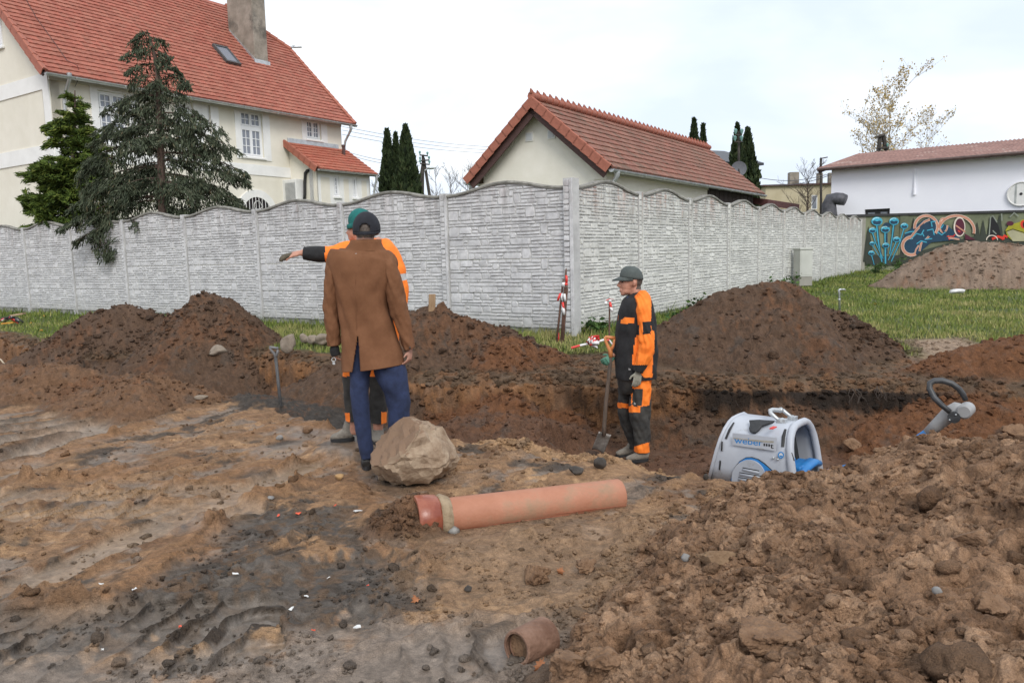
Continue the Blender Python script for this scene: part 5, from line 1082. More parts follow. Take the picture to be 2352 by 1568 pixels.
def thuja(label, cx, top, bot, w, Y, seed, grp):
    rng = np.random.RandomState(seed); tpt = P(cx, top, Y); Hh = tpt.z - .3; r0 = w / F * Y / 2; base = Vector((tpt.x, tpt.y, .3)); t = thing('thuja', label, 'tree', base, grp)
    m = MB(); m.tube([base, base + Zd * Hh * .9], [.1, .02], 6); m.out('trunk', M_BARK, t)
    n = 4200; h = rng.rand(n) ** .9; prof_ = np.clip(np.minimum(1, (1 - h) * 2.3) ** .75, .02, 1) * (.93 + .07 * np.sin(h * 19 + seed)); a = rng.rand(n) * 2 * math.pi; lump = 1 + .13 * np.sin(a * 5 + h * 23 + seed) + .08 * np.sin(a * 9 - h * 31)
    rr = r0 * prof_ * lump * rng.uniform(.78, 1.04, n); C = np.stack([base.x + rr * np.cos(a), base.y + rr * np.sin(a), base.z + .1 + h * (Hh - .1)], 1); D = np.stack([np.cos(a) * .35, np.sin(a) * .35, np.ones(n)], 1) + rng.normal(size=(n, 3)) * .25
    leaves_obj('crown', C, D, rng.uniform(.2, .38, n) * (Hh / 6.5), M_THUJA, t, rng, rng.normal(.4, .22, n), .5)
    m = MB(); m.tube([base + Zd * (Hh * q) for q in (.02, .3, .6, .85, .97)], [r0 * .82, r0 * .80, r0 * .62, r0 * .28, .02], 12); m.out('inner_foliage', M_THUJA, t, True)
thuja('left thuja of the trio beside the A-frame power pole', 889, 300, 445, 46, 34, 1, 'columnar thujas'); thuja('tallest thuja of the trio beside the A-frame power pole', 931, 290, 445, 64, 33, 2, 'columnar thujas'); thuja('half-hidden middle thuja of the trio beside the power pole', 908, 308, 445, 30, 36, 3, 'columnar thujas')
thuja('taller thuja tip peeking over the garage ridge', 1594, 275, 440, 34, 48, 4, 'columnar thujas'); thuja('lower thuja tip just right of the one over the garage ridge', 1615, 288, 440, 28, 48, 5, 'columnar thujas'); thuja('left taller thuja of the pair right of the garage roof', 1694, 286, 440, 44, 42, 6, 'columnar thujas'); thuja('right thuja of the pair right of the garage roof', 1717, 296, 440, 60, 43, 7, 'columnar thujas')
def bare_tree(name, label, cx, top, spreadpx, Y, seed, bark, lv, leafm=None, nleaf=0, zb=.3, r0=.09, grp=None, tilt=.0):
    rng = random.Random(seed); tp = P(cx, top, Y); Hh = tp.z - zb; base = Vector((tp.x, tp.y, zb)); t = thing(name, label, 'tree', base, grp); m = MB(); tips = []; sp = spreadpx / F * Y
    def br(p, d, L, r, k):
        n = 4; pts = [p]; q = p.copy(); dd = d.copy()
        for i in range(n):
            dd = (dd + Vector((rng.uniform(-.16, .16), rng.uniform(-.16, .16), rng.uniform(-.02, .12)))).normalized(); q = q + dd * (L / n); pts.append(q.copy())
        m.tube(pts, [max(.006, r * (1 - .55 * i / n)) for i in range(n + 1)], 5 if k < 2 else 4, caps=False); tips.append((pts[2], pts[-1]))
        if k < lv:
            for j in range(rng.randint(4, 6)):
                i = rng.randint(1, n); a = rng.uniform(0, 6.283); sd_ = Vector((math.cos(a), math.sin(a), rng.uniform(.15, .8))); nd = (dd * .75 + sd_ * .75).normalized(); br(pts[i], nd, L * rng.uniform(.42, .62), r * .5, k + 1)
    segs = 7; q = base.copy(); lead = [q.copy()]
    for i in range(segs): q = q + Vector((rng.uniform(-.05, .05) * Hh / 6 + tilt, rng.uniform(-.05, .05), Hh / segs)); lead.append(q.copy())
    m.tube(lead, [r0 * (1 - .9 * i / segs) for i in range(segs + 1)], 7); m.out('trunk', bark, t, 40); m.V, m.F, m.M = [], [], []
    for i in range(2, segs + 1):
        for j in range(4):
            a = rng.uniform(0, 6.283); L = sp * (.62 - .35 * (i - 2) / segs) * rng.uniform(.6, 1.1); br(lead[i] - Zd * rng.uniform(0, Hh / segs), Vector((math.cos(a), math.sin(a), rng.uniform(.5, 1.2))).normalized(), L, r0 * .38 * (1 - .6 * i / segs), 1)
    m.out('branches', M_TWIG if bark is M_BARK else bark, t)
    if nleaf:
        g = np.random.RandomState(seed); pk = [tips[g.randint(len(tips))] for _ in range(nleaf)]; C = np.array([list(a.lerp(b, g.rand() * 1.2)) for a, b in pk]) + g.normal(size=(nleaf, 3)) * .10; D = g.normal(size=(nleaf, 3)); D[:, 2] -= .6; leaves_obj('leaves', C, D, g.uniform(.10, .2, nleaf), leafm, t, g, g.rand(nleaf), .7)
    return t
M_YEL = leaf_mat('yellow_birch_leaves', [(.30, .20, .07), (.46, .34, .14), (.56, .45, .24)])
bare_tree('birch_tree', 'tall thin birch with sparse yellow leaves behind the rusty roof', 2048, 232, 215, 58, 12, M_BIRCH, 3, M_YEL, 3800, r0=.14)
bare_tree('birch_tree', 'smaller leaning birch with few yellow leaves right of the tall one', 2112, 285, 140, 58, 15, M_BIRCH, 3, M_YEL, 900, r0=.08, tilt=.04)
bare_tree('bare_tree', 'leafless dark tree in front of the distant ochre house', 1858, 392, 110, 48, 21, M_BARK, 3, r0=.10)
for i, (cx, tp_, sp_, lb) in enumerate([(1000, 405, 70, 'bare bush directly right of the A-frame power pole'), (1038, 400, 80, 'bare rounded tree midway between power pole and garage'), (1078, 392, 90, 'bare tree touching the left edge of the garage roof'), (862, 425, 60, 'bare bush between the big house and the thujas')]): bare_tree('bare_tree', lb, cx, tp_, sp_, 70, 30 + i, M_BARK, 3, r0=.12, grp='bare background trees')
# ------------------------------------------------------------------ people
def remesh(mb, vox, it=3, fac=.5):
    me = np_mesh('tmp', mb.V, mb.F); o = bpy.data.objects.new('tmp', me); COL.objects.link(o)
    r = o.modifiers.new('r', 'REMESH'); r.mode = 'VOXEL'; r.voxel_size = vox
    s = o.modifiers.new('s', 'SMOOTH'); s.factor = fac; s.iterations = it
    dg = bpy.context.evaluated_depsgraph_get(); dg.update(); ev = bpy.data.meshes.new_from_object(o.evaluated_get(dg))
    n = len(ev.vertices); V = np.empty(n * 3); ev.vertices.foreach_get('co', V); Fc = [list(p.vertices) for p in ev.polygons]
    bpy.data.objects.remove(o); bpy.data.meshes.remove(me); bpy.data.meshes.remove(ev); return V.reshape(-1, 3), Fc
def crom(A, n):
    A = np.asarray(A, float); k = len(A); t = np.linspace(0, k - 1, n); i = np.clip(t.astype(int), 0, k - 2); f = (t - i)[:, None]
    p0 = A[np.clip(i - 1, 0, k - 1)]; p1 = A[i]; p2 = A[i + 1]; p3 = A[np.clip(i + 2, 0, k - 1)]
    return .5 * ((2 * p1) + (-p0 + p2) * f + (2 * p0 - 5 * p1 + 4 * p2 - p3) * f * f + (-p0 + 3 * p1 - 3 * p2 + p3) * f ** 3)
def loft(rows, conv, Y, nr=36, ns=36, wr=0., fu=3., fv=8., seed=0, ex=2.0, diag=0.):
    """rows: (cx, cy, half width in zoom px, depth radius m, dy m); returns V, F (closed)"""
    k0 = conv(0, 0); k1 = conv(1000, 0); sc = (k1[0] - k0[0]) / 1000 / F
    R_ = []
    for (cx, cy, hw, dp, dy) in rows:
        p = P(*conv(cx, cy), Y + dy); R_.append((p.x, p.y, p.z, hw * sc * (Y + dy), dp))
    A = crom(R_, nr); C = A[:, :3]; T = np.gradient(C, axis=0); T /= np.linalg.norm(T, axis=1, keepdims=True); ref = np.array([0, 1., 0])
    b = ref - T * (T @ ref)[:, None]; b /= np.linalg.norm(b, axis=1, keepdims=True); a = np.cross(b, T); th = np.arange(ns) * 2 * math.pi / ns
    ct = np.sign(np.cos(th)) * np.abs(np.cos(th)) ** (2 / ex); stn = np.sign(np.sin(th)) * np.abs(np.sin(th)) ** (2 / ex)
    dirs = a[:, None, :] * (A[:, 3][:, None] * ct)[..., None] + b[:, None, :] * (A[:, 4][:, None] * stn)[..., None]
    V = C[:, None, :] + dirs
    if wr:
        L = np.concatenate(([0], np.cumsum(np.linalg.norm(np.diff(C, axis=0), axis=1)))); uu = (th * .0)[None, :] + L[:, None] * fv; cx_ = np.cos(th)[None, :] * fu * .5; sy_ = np.sin(th)[None, :] * fu * .5
        f = perlin(uu + diag * cx_ * 2 + seed, cx_ + sy_ * .7 + seed * 3.1, seed) + .5 * perlin(uu * 2.1 + seed, cx_ * 2 - sy_ * 2 + 9, seed + 5); nrm = dirs / (np.linalg.norm(dirs, axis=2, keepdims=True) + 1e-9); V = V + nrm * (f * wr)[..., None]
    V = V.reshape(-1, 3); Fc = []
    for i in range(nr - 1):
        for j in range(ns): Fc.append([i * ns + j, i * ns + (j + 1) % ns, (i + 1) * ns + (j + 1) % ns, (i + 1) * ns + j])
    Fc.append(list(range(ns))[::-1]); Fc.append([(nr - 1) * ns + j for j in range(ns)]); return V, Fc
def vrow(xl, xr, y, d, dy=0.): return ((xl + xr) / 2, y, (xr - xl) / 2, d, dy)
def hand(mb, W, df, nb, th_side, size=.185, curl=.5, spread=.10, r=.0088):
    """palm and five fingers; df finger direction, nb back-of-hand normal, th_side thumb direction"""
    df, nb = Vector(df).normalized(), Vector(nb).normalized(); sd_ = df.cross(nb).normalized()
    if sd_.dot(Vector(th_side)) < 0: sd_ = -sd_
    k = size / .185; pl = .088 * k
    mb.tube([W - df * .02, W, W + df * pl * .5, W + df * pl], [(.024 * k, .019 * k), (.028 * k, .017 * k), (.040 * k, .016 * k), (.040 * k, .012 * k)], 10, ref=nb)
    for q, (o_, L) in enumerate([(.030, .068), (.010, .077), (-.010, .072), (-.029, .056)]):
        L *= k; p = W + df * (pl * .93) + sd_ * (o_ * k); d = (df + sd_ * (o_ / .03 * spread)).normalized(); pts = [p - d * .012]; rr = [r * k]
        for s_, fr3 in enumerate((.45, .30, .25)):
            ang = curl * (.55, .9, .6)[s_] * (1 + .15 * q); d = (d * math.cos(ang) - nb * math.sin(ang)).normalized(); pts.append(pts[-1] + d * L * fr3 * 1.12); rr.append(r * k * (1, .95, .78)[s_])
        mb.tube(pts, rr, 8)
    t0 = W + df * pl * .25 + sd_ * .022 * k; td = (df * .62 + sd_ * .72 - nb * .25).normalized(); t1 = t0 + td * .045 * k; t2 = t1 + (td * .6 + df * .6 - nb * .3 * curl).normalized() * .032 * k; mb.tube([t0 - td * .01, t0 + td * .012, t1, t2], [.012 * k, .0125 * k, .0105 * k, .008 * k], 8)
def skin_mat(n, c): return pmat(n, tuple(q * .86 for q in c), tuple(min(1, q * 1.12) for q in c), 30, .55, .08, 120, c3=(c[0] * .95, c[1] * .62, c[2] * .55), s3=14, f3=.62)
M_SKIN = skin_mat('ruddy_skin', (.46, .225, .155)); M_SKIN2 = skin_mat('tanned_skin', (.42, .22, .16)); M_HAIR = pmat('brown_grey_hair', (.045, .033, .026), (.12, .09, .072), 60, .7, .5, 160, stretch=(1, 1, .3)); M_HAIRG = pmat('cropped_grey_hair', (.08, .065, .055), (.19, .16, .14), 80, .8, .4, 200)
M_COAT = pmat('camel_wool_coat', (.150, .068, .034), (.200, .094, .049), 7, .95, .25, 220, spec=.2); M_JEAN = pmat('blue_denim', (.011, .018, .048), (.026, .041, .105), 10, .9, .3, 260, c3=(.04, .055, .105), s3=5, f3=.60); M_NAVY = pmat('navy_cap_cloth', (.006, .007, .012), (.013, .015, .022), 14, .85, .2, 200)
M_BLKF = pmat('black_work_cloth', (.008, .008, .009), (.020, .020, .022), 9, .88, .3, 150, c3=(.055, .05, .045), s3=6, f3=.62); M_ORA = pmat('fluorescent_orange_cloth', (.85, .175, .012), (1.0, .25, .025), 10, .75, .25, 150); M_DUSTY = pmat('dusty_black_cloth', (.020, .020, .020), (.055, .052, .047), 7, .92, .3, 150, c3=(.10, .085, .07), s3=4, f3=.60)
M_GLOVE = pmat('grey_knit_glove', (.22, .21, .17), (.34, .33, .27), 20, .9, .3, 200); M_GLOVEG = pmat('green_rubber_glove', (.05, .16, .11), (.10, .25, .18), 15, .7, .2, 120); M_GLOVED = pmat('muddy_olive_glove', (.045, .038, .024), (.11, .09, .06), 20, .95, .4, 120); M_BOOT = pmat('dusty_work_boot', (.13, .115, .095), (.27, .24, .20), 12, .9, .4, 60, c3=(.06, .055, .05), s3=6, f3=.55); M_SHOE = pmat('black_shoe', (.010, .010, .010), (.03, .028, .026), 12, .6, .2, 60); M_TEAL = pmat('teal_knit', (.006, .10, .095), (.015, .17, .155), 22, .95, .5, 180); M_CAPG = pmat('grey_green_cap_cloth', (.055, .068, .066), (.09, .105, .10), 12, .9, .25, 160); M_REFL = pmat('grey_reflective_tape', (.42, .42, .42), (.52, .52, .52), 10, .4)
M_EYE = pmat('dark_eye', (.015, .010, .008), (.03, .02, .016), 20, .3)
def place_cloth(name, V, Fc, mats, parent, fn=None, conv=None, Y=0, smooth=True):
    """fn(zx, zy, y) -> material index per face centre"""
    V = np.asarray(V); mi = None
    if fn is not None:
        cen = np.array([V[f].mean(0) for f in Fc]); px, py = PIX(cen[:, 0], cen[:, 1], cen[:, 2]); o0 = conv(0, 0); s = (conv(1000, 0)[0] - o0[0]) / 1000
        mi = [fn((a - o0[0]) / s, (b - o0[1]) / s, c) for a, b, c in zip(px, py, cen[:, 1])]
    return obj(name, V, Fc, mats, parent, smooth, mi)
def join(*parts):
    V = []; Fc = []; n = 0
    for v, f in parts: V.append(np.asarray(v)); Fc += [[i + n for i in q] for q in f]; n += len(v)
    return np.concatenate(V), Fc
def boot(name, parent, heel, toe, top, w, hgt, mat, solem):
    """heel, toe: ground points; top: ankle point"""
    d = (toe - heel); L = d.length; d.normalize(); sd_ = d.cross(Zd).normalized(); mb = MB()
    prof = [(0.0, .72, .80), (.12, .86, .98), (.30, .90, .96), (.48, .92, .80), (.65, 1.0, .62), (.82, .98, .52), (.95, .72, .40), (1.0, .40, .28)]
    mb.tube([heel + d * (L * a) + Zd * (hgt * c * .5 + .012) for a, b, c in prof], [(w * b, hgt * c * .5) for a, b, c in prof], 14, ref=Zd); mb.tube([heel + d * L * .2 + Zd * hgt * .5, heel + d * L * .22 + Zd * hgt, top], [(w * .95, w * .98), (w * .85, w * .95), (w * .86, w * .95)], 14, ref=d)
    V, Fc = remesh(mb, .008, 3); o = obj(name, V, Fc, mat, parent, True)
    m = MB(); n = 22; pl = []
    for k in range(n):
        a = 2 * math.pi * k / n; x = .5 + .53 * math.cos(a); ww = w * 1.06 * math.sin(a) * (1.0 if x > .45 else .86); pl.append(heel + d * (L * x) + sd_ * ww + Zd * .002)
    m.prism(pl, Zd * .028); m.out('sole', solem, o, 40); lc = MB()
    for q in range(4): c = heel + d * L * (.34 + .09 * q) + Zd * (hgt * (.98 - .13 * q)); lc.tube([c - sd_ * w * .5, c + Zd * .008, c + sd_ * w * .5], .0045, 5)
    lc.out('laces', M_BLK, o); return o

# ---- man in the camel coat
z5 = lambda x, y: (603 + .4393 * x, 459.4 + .4393 * y); Y1 = 5.46
v5 = lambda x, y, dy=0.: P(*z5(x, y), Y1 + dy); f5 = v5(545, 1405)
gz5 = HZ(f5.x, f5.y); p1 = thing('person', 'man seen from behind in camel coat, blue jeans and navy cap', 'person', (f5.x, f5.y, f5.z))
body = MB(); hc = v5(540, 140); k5 = .4393 / F * Y1
body.ell(v5(541, 138), .078, .096, .098, None, 20, 14); body.ell(v5(538, 165), .066, .080, .075); body.tube([v5(540, 165), v5(538, 200), v5(535, 240), v5(530, 275)], [(.060, .066), (.060, .066), (.068, .072), (.10, .08)], 16, ref=(0, 1, 0)); body.tube([v5(478, 155, .0), v5(476, 172), v5(480, 186)], [(.008, .012), (.011, .020), (.006, .012)], 8, ref=(0, 1, 0)); body.tube([v5(603, 158, .02), v5(604, 172, .02), v5(601, 186, .02)], [(.007, .012), (.010, .020), (.006, .012)], 8, ref=(0, 1, 0))
tors = [vrow(470, 600, 280, .085), vrow(400, 640, 320, .10), vrow(410, 640, 480, .105), vrow(440, 650, 640, .085), vrow(470, 670, 760, .070), vrow(480, 700, 880, .070)]
body.add(*loft(tors, z5, Y1, 12, 20)); body.add(*loft([vrow(455, 565, 850, .075), vrow(470, 552, 1000, .07), vrow(478, 550, 1100, .06), vrow(505, 566, 1250, .05), vrow(520, 572, 1370, .04)], z5, Y1, 12, 14)); body.add(*loft([vrow(590, 740, 850, .085), vrow(650, 755, 1000, .07), vrow(668, 760, 1100, .06), vrow(672, 750, 1230, .055), vrow(680, 745, 1370, .045)], z5, Y1, 12, 14))
body.add(*loft([vrow(345, 395, 330, .05), vrow(338, 388, 540, .045), vrow(352, 398, 700, .035), vrow(360, 395, 775, .026)], z5, Y1, 10, 12)); body.add(*loft([vrow(650, 700, 320, .05), vrow(680, 735, 500, .045), vrow(715, 760, 650, .035), vrow(755, 790, 770, .026)], z5, Y1, 10, 12))
hand(body, v5(772, 778), v5(768, 840, -.02) - v5(772, 778), (1, -.25, .1), (0, -1, 0), .17, .75); hand(body, v5(377, 772, .01), v5(382, 832, .02) - v5(377, 772), (-.9, -.5, 0), (0, 1, 0), .165, .85)
V, Fc = remesh(body, .0084, 3)
def f_body1(x, y, yy): return 1 if (y < 196 and (y < 178 or 488 < x < 598) and 470 < x < 612) and not (x < 484 and y > 150) and not (x > 600 and y > 156) else 0
place_cloth('body', V, Fc, [M_SKIN2, M_HAIRG], p1, f_body1, z5)
coat_rows = [vrow(410, 645, 256, .075), vrow(372, 682, 274, .10), vrow(350, 698, 298, .120), vrow(343, 698, 340, .130), vrow(354, 688, 400, .133), vrow(376, 664, 480, .130), vrow(392, 664, 560, .128), vrow(403, 682, 640, .130), vrow(409, 700, 720, .135), vrow(412, 722, 800, .142), vrow(413, 742, 873, .148)]
V, Fc = loft(coat_rows, z5, Y1, 110, 120, .014, 2.0, 3.4, 3, 2.35, 1.0)
VR = V.reshape(110, 120, 3); dele = set()
for i in range(110):
    px, py = PIX(VR[i, :, 0], VR[i, :, 1], VR[i, :, 2]); zx, zy = (px - 603) / .4393, (py - 459.4) / .4393; bk = np.where(VR[i, :, 1] < Y1 - .03)[0]; zm = zy[bk].mean()
    if zm < 690: continue
    l_, r_ = 497 - (zm - 690) * .155, 499 + (zm - 690) * .06 + .5; jl_ = bk[np.argmin(np.abs(zx[bk] - l_))]; jr_ = bk[np.argmin(np.abs(zx[bk] - r_))]
    if jl_ == jr_: continue
    VR[i, jl_, 0] += (l_ - zx[jl_]) * k5; VR[i, jr_, 0] += (r_ - zx[jr_]) * k5
    for j in range(min(jl_, jr_), max(jl_, jr_)): dele.add(i * 120 + j)
V = VR.reshape(-1, 3); keep = [(k not in dele) and k != len(Fc) - 1 for k in range(len(Fc))]
coat = obj('coat', V, [f for f, k in zip(Fc, keep) if k], M_COAT, p1, True); sm_ = coat.modifiers.new('thick', 'SOLIDIFY'); sm_.thickness = .006; sm_.offset = -1
for nm, rows, sd_ in (('sleeve', [vrow(352, 420, 300, .045, .0), vrow(337, 408, 335, .072), vrow(325, 398, 420, .080), vrow(321, 396, 520, .078), vrow(324, 400, 600, .074), vrow(331, 404, 680, .066), vrow(344, 406, 760, .055)], 5), ('sleeve', [vrow(628, 690, 292, .045), vrow(630, 704, 325, .072, -.01), vrow(640, 724, 410, .082, -.02), vrow(652, 750, 510, .080, -.02), vrow(676, 766, 600, .074, -.02), vrow(702, 782, 680, .066, -.02), vrow(740, 800, 776, .053, -.015)], 8)):
    obj(nm, *loft(rows, z5, Y1, 60, 40, .013, 2.0, 9.0, sd_, 2.1, .8), M_COAT, coat, True)
# stand-up collar: open ring, higher at the back
mb = MB(); ns = 40; V = []; Fc = []
for i, (y, hw, dp, dx) in enumerate([(268, 118, .092, 0), (245, 96, .086, 2), (225, 84, .082, 6), (207, 80, .082, 10), (207, 76, .077, 10), (245, 88, .078, 2)]):
    for j in range(ns):
        th_ = 2 * math.pi * j / ns; c = v5(532 + dx, y + (30 + 18 * (i > 1)) * max(0, math.sin(th_)) ); V.append((c.x + hw * k5 * math.cos(th_), c.y + dp * math.sin(th_), c.z))
for i in range(5):
    for j in range(ns): Fc.append([i * ns + j, i * ns + (j + 1) % ns, (i + 1) * ns + (j + 1) % ns, (i + 1) * ns + j][::-1])
obj('collar', V, Fc, M_COAT, coat, True)
m = MB(); m.cbox(v5(489, 280, -.106), .014, .004, .0035); m.out('brand_tag', M_ZINC, coat)
for q in range(4): m = MB(); c = v5(756 + q * 5, 735 + q * 12, -.075); m.ell(c, .0065, .004, .0065, None, 10, 6); m.out('cuff_button', M_BLK, coat)
m = MB(); m.tube([v5(484, 300, -.121), v5(486, 420, -.133), v5(488, 560, -.131), v5(492, 685, -.133)], .0022, 5); m.out('back_seam', M_COAT, coat)
jl = loft([vrow(470, 575, 680, .070), vrow(455, 575, 790, .085), vrow(450, 572, 870, .088), vrow(455, 562, 930, .090), vrow(460, 558, 1000, .082), vrow(466, 557, 1080, .072), vrow(478, 562, 1160, .066), vrow(490, 572, 1230, .062), vrow(503, 580, 1300, .058), vrow(512, 581, 1345, .060)], z5, Y1, 60, 30, .0075, 2, 8, 21, 2.1, .5); jr = loft([vrow(520, 660, 680, .08), vrow(530, 690, 780, .09), vrow(575, 735, 850, .10), vrow(584, 750, 885, .102), vrow(600, 760, 930, .098), vrow(634, 768, 1000, .086), vrow(652, 770, 1080, .076), vrow(658, 768, 1150, .07), vrow(660, 765, 1230, .066), vrow(664, 760, 1300, .062), vrow(670, 758, 1385, .062)], z5, Y1, 60, 30, .0075, 2, 8, 25, 2.1, .5)
obj('jeans', *join(jl, jr), M_JEAN, p1, True)
for xx, dy_, ty in ((545, 0., 1350), (712, .0, 1380)):
    hl_ = v5(xx, ty + 55, dy_ - .05); hl_.z = p1.location.z; boot('shoe', p1, hl_, hl_ + Vector((-.04 if xx < 600 else .05, .27, 0)), v5(xx, ty - 5, dy_), .047, .085, M_SHOE, M_BLK)
# cap with the strap opening at the back
mb = MB(); V = []; Fc = []; nu, nv = 40, 16; cc = v5(544, 150)
for i in range(nv + 1):
    ph = (math.pi * .54) * i / nv
    for j in range(nu): th_ = 2 * math.pi * j / nu; V.append((cc.x + .093 * math.sin(ph) * math.cos(th_), cc.y + .112 * math.sin(ph) * math.sin(th_), cc.z + .116 * math.cos(ph) * (1.0 if math.cos(ph) > 0 else 1.0) - .02 * max(0, -math.sin(th_)) * math.sin(ph) ** 3))
for i in range(nv):
    for j in range(nu):
        th_ = 2 * math.pi * (j + .5) / nu; ph = (math.pi * .54) * (i + .5) / nv
        if math.sin(th_) < -.2 and (math.cos(th_ - .12) / .40) ** 2 + ((ph - 1.52) / .40) ** 2 < 1 and i < nv - 1: continue
        Fc.append([i * nu + j, (i + 1) * nu + j, (i + 1) * nu + (j + 1) % nu, i * nu + (j + 1) % nu])
cap = obj('cap', V, Fc, M_NAVY, p1, True); so_ = cap.modifiers.new('t', 'SOLIDIFY'); so_.thickness = .004; so_.offset = 1
m = MB(); m.tube([cc + Vector((.093 * math.cos(a), .114 * math.sin(a), -.022 - .016 * max(0, -math.sin(a)))) for a in [math.pi + math.pi * q / 14 for q in range(15)]], [(.0045, .010)] * 15, 6, ref=Zd); m.out('strap', M_NAVY, cap)
m = MB(); br_ = []
for q in range(13): a = math.pi * (.12 + .76 * q / 12); br_.append(cc + Vector((.09 * math.cos(a), .105 * math.sin(a), -.012)))
for q in range(13): a = math.pi * (.12 + .76 * q / 12); br_.append(cc + Vector((.085 * math.cos(a), .105 * math.sin(a) + .075 * math.sin(a), -.03)))
m.add(br_, [[i, i + 1, 14 + i, 13 + i] for i in range(12)]); bo = m.out('visor', M_NAVY, cap, True); bo.modifiers.new('t', 'SOLIDIFY').thickness = .004
# black glove and key ring in the left hand
gm_ = MB(); gm_.tube([v5(378, 760, .0), v5(376, 785, .0), v5(384, 812, .005)], [(.030, .032), (.036, .034), (.034, .032)], 14, ref=(0, 1, 0)); V, Fc = remesh(gm_, .006); obj('glove', V, Fc, M_BLKF, p1, True)
kr = thing('key_ring', 'small metal key ring held in the left hand of the coated man', 'keys', v5(372, 834)); m = MB(); c = v5(372, 834, -.03); m.tube([c + Vector((.014 * math.cos(a), .004 * math.sin(a), .014 * math.sin(a))) for a in [i * math.pi / 9 for i in range(18)]], .0022, 6, closed=True); m.out('ring', M_ZINC, kr); m = MB(); m.cbox(c - Zd * .022, .018, .003, .026); m.out('key', M_ZINC, kr)

# ---- pointing worker behind him
Y2 = 6.02; v6 = lambda x, y, dy=0.: P(*z5(x, y), Y2 + dy); k6 = .4393 / F * Y2; f6 = v6(530, 1255)
p2 = thing('person', 'worker in orange jacket and teal beanie pointing left behind the coated man', 'person', (f6.x, f6.y, f6.z))
body = MB(); body.ell(v6(515, 122), .100, .080, .108, None, 20, 14); body.ell(v6(484, 168), .056, .058, .070); body.ell(v6(466, 200), .026, .034, .022); body.tube([v6(458, 143), v6(449, 160), v6(443, 172), v6(452, 180)], [.008, .011, .014, .009], 8); body.ell(v6(456, 138), .016, .05, .012); body.ell(v6(453, 187), .012, .022, .007); body.tube([v6(515, 165), v6(520, 215), v6(525, 260)], [.058, .060, .085], 14)
body.add(*loft([vrow(450, 620, 240, .085), vrow(435, 690, 300, .105), vrow(445, 690, 480, .11), vrow(445, 680, 700, .105), vrow(440, 680, 880, .11)], z5, Y2, 12, 18)); body.add(*loft([vrow(430, 530, 850, .075), vrow(435, 520, 1000, .06), vrow(440, 515, 1150, .05), vrow(440, 500, 1220, .045)], z5, Y2, 10, 12)); body.add(*loft([vrow(560, 640, 850, .075), vrow(568, 640, 1000, .06), vrow(575, 635, 1150, .05), vrow(580, 625, 1225, .045)], z5, Y2, 10, 12))
body.add(*loft([(470, 270, 36, .045, 0), (390, 270, 30, .042, -.03), (300, 282, 26, .036, -.05), (205, 276, 19, .026, -.05)], z5, Y2, 12, 12)); body.add(*loft([(660, 290, 36, .045, 0), (705, 400, 34, .042, 0), (720, 520, 28, .036, 0), (690, 600, 22, .03, -.05)], z5, Y2, 12, 12))
hand(body, v6(205, 275, -.05), v6(110, 296, -.06) - v6(205, 275, -.05), (.1, -.5, 1), (0, 1, .4), .19, .28); V, Fc = remesh(body, .0084, 3); obj('body', V, Fc, M_SKIN, p2, True)
jk = loft([vrow(478, 590, 212, .085), vrow(445, 640, 240, .12), vrow(425, 700, 285, .14), vrow(422, 722, 360, .15), vrow(428, 726, 450, .155), vrow(430, 722, 600, .155), vrow(430, 710, 750, .155), vrow(430, 700, 850, .155)], z5, Y2, 80, 70, .008, 2.4, 5, 31, 2.3)
jac = place_cloth('jacket', *jk, [M_BLKF, M_ORA], p2, lambda x, y, yy: 1 if (x > 575 or y < 300 or x < 470) else 0, z5)
place_cloth('sleeve', *loft([(470, 262, 52, .065, .0), (420, 268, 46, .062, -.015), (370, 278, 42, .060, -.03), (325, 284, 40, .057, -.04), (270, 282, 38, .054, -.05), (218, 277, 34, .048, -.05)], z5, Y2, 40, 28, .007, 2, 10, 33), [M_BLKF, M_ORA], jac, lambda x, y, yy: 1 if x > 326 else 0, z5)
place_cloth('sleeve', *loft([(650, 262, 44, .06, .0), (680, 310, 50, .07, -.01), (702, 400, 50, .07, -.02), (716, 480, 46, .066, -.02), (712, 560, 42, .06, -.04), (680, 620, 38, .055, -.08)], z5, Y2, 40, 28, .008, 2, 9, 35), [M_ORA, M_REFL], jac, lambda x, y, yy: 1 if 396 < y + (x - 700) * .2 < 432 else 0, z5)
tr = join(loft([vrow(425, 580, 820, .13), vrow(418, 548, 890, .095), vrow(422, 542, 980, .088), vrow(428, 535, 1060, .080), vrow(432, 528, 1120, .075), vrow(434, 526, 1150, .075)], z5, Y2, 80, 44, .010, 2, 9, 41), loft([vrow(540, 690, 820, .13), vrow(548, 645, 890, .095), vrow(556, 652, 980, .088), vrow(560, 650, 1060, .082), vrow(564, 646, 1130, .078), vrow(565, 645, 1160, .078)], z5, Y2, 80, 44, .010, 2, 9, 45))
place_cloth('trousers', *tr, [M_DUSTY, M_ORA], p2, lambda x, y, yy: 1 if (868 < y < 922 and (x < 470 or 555 < x < 606)) or (y > 1112 and x < 456) or (x > 618 and y > 1108) else 0, z5)
gz = p2.location.z
h1 = v6(478, 1240); h1.z = gz; t1_ = v6(358, 1245, -.02); t1_.z = gz; boot('boot', p2, h1, t1_, v6(470, 1135), .050, .105, M_BOOT, M_BLK); h2 = v6(602, 1225, .10); h2.z = gz; t2_ = v6(604, 1262, -.17); t2_.z = gz; boot('boot', p2, h2, t2_, v6(604, 1140), .054, .105, M_BOOT, M_BLK)
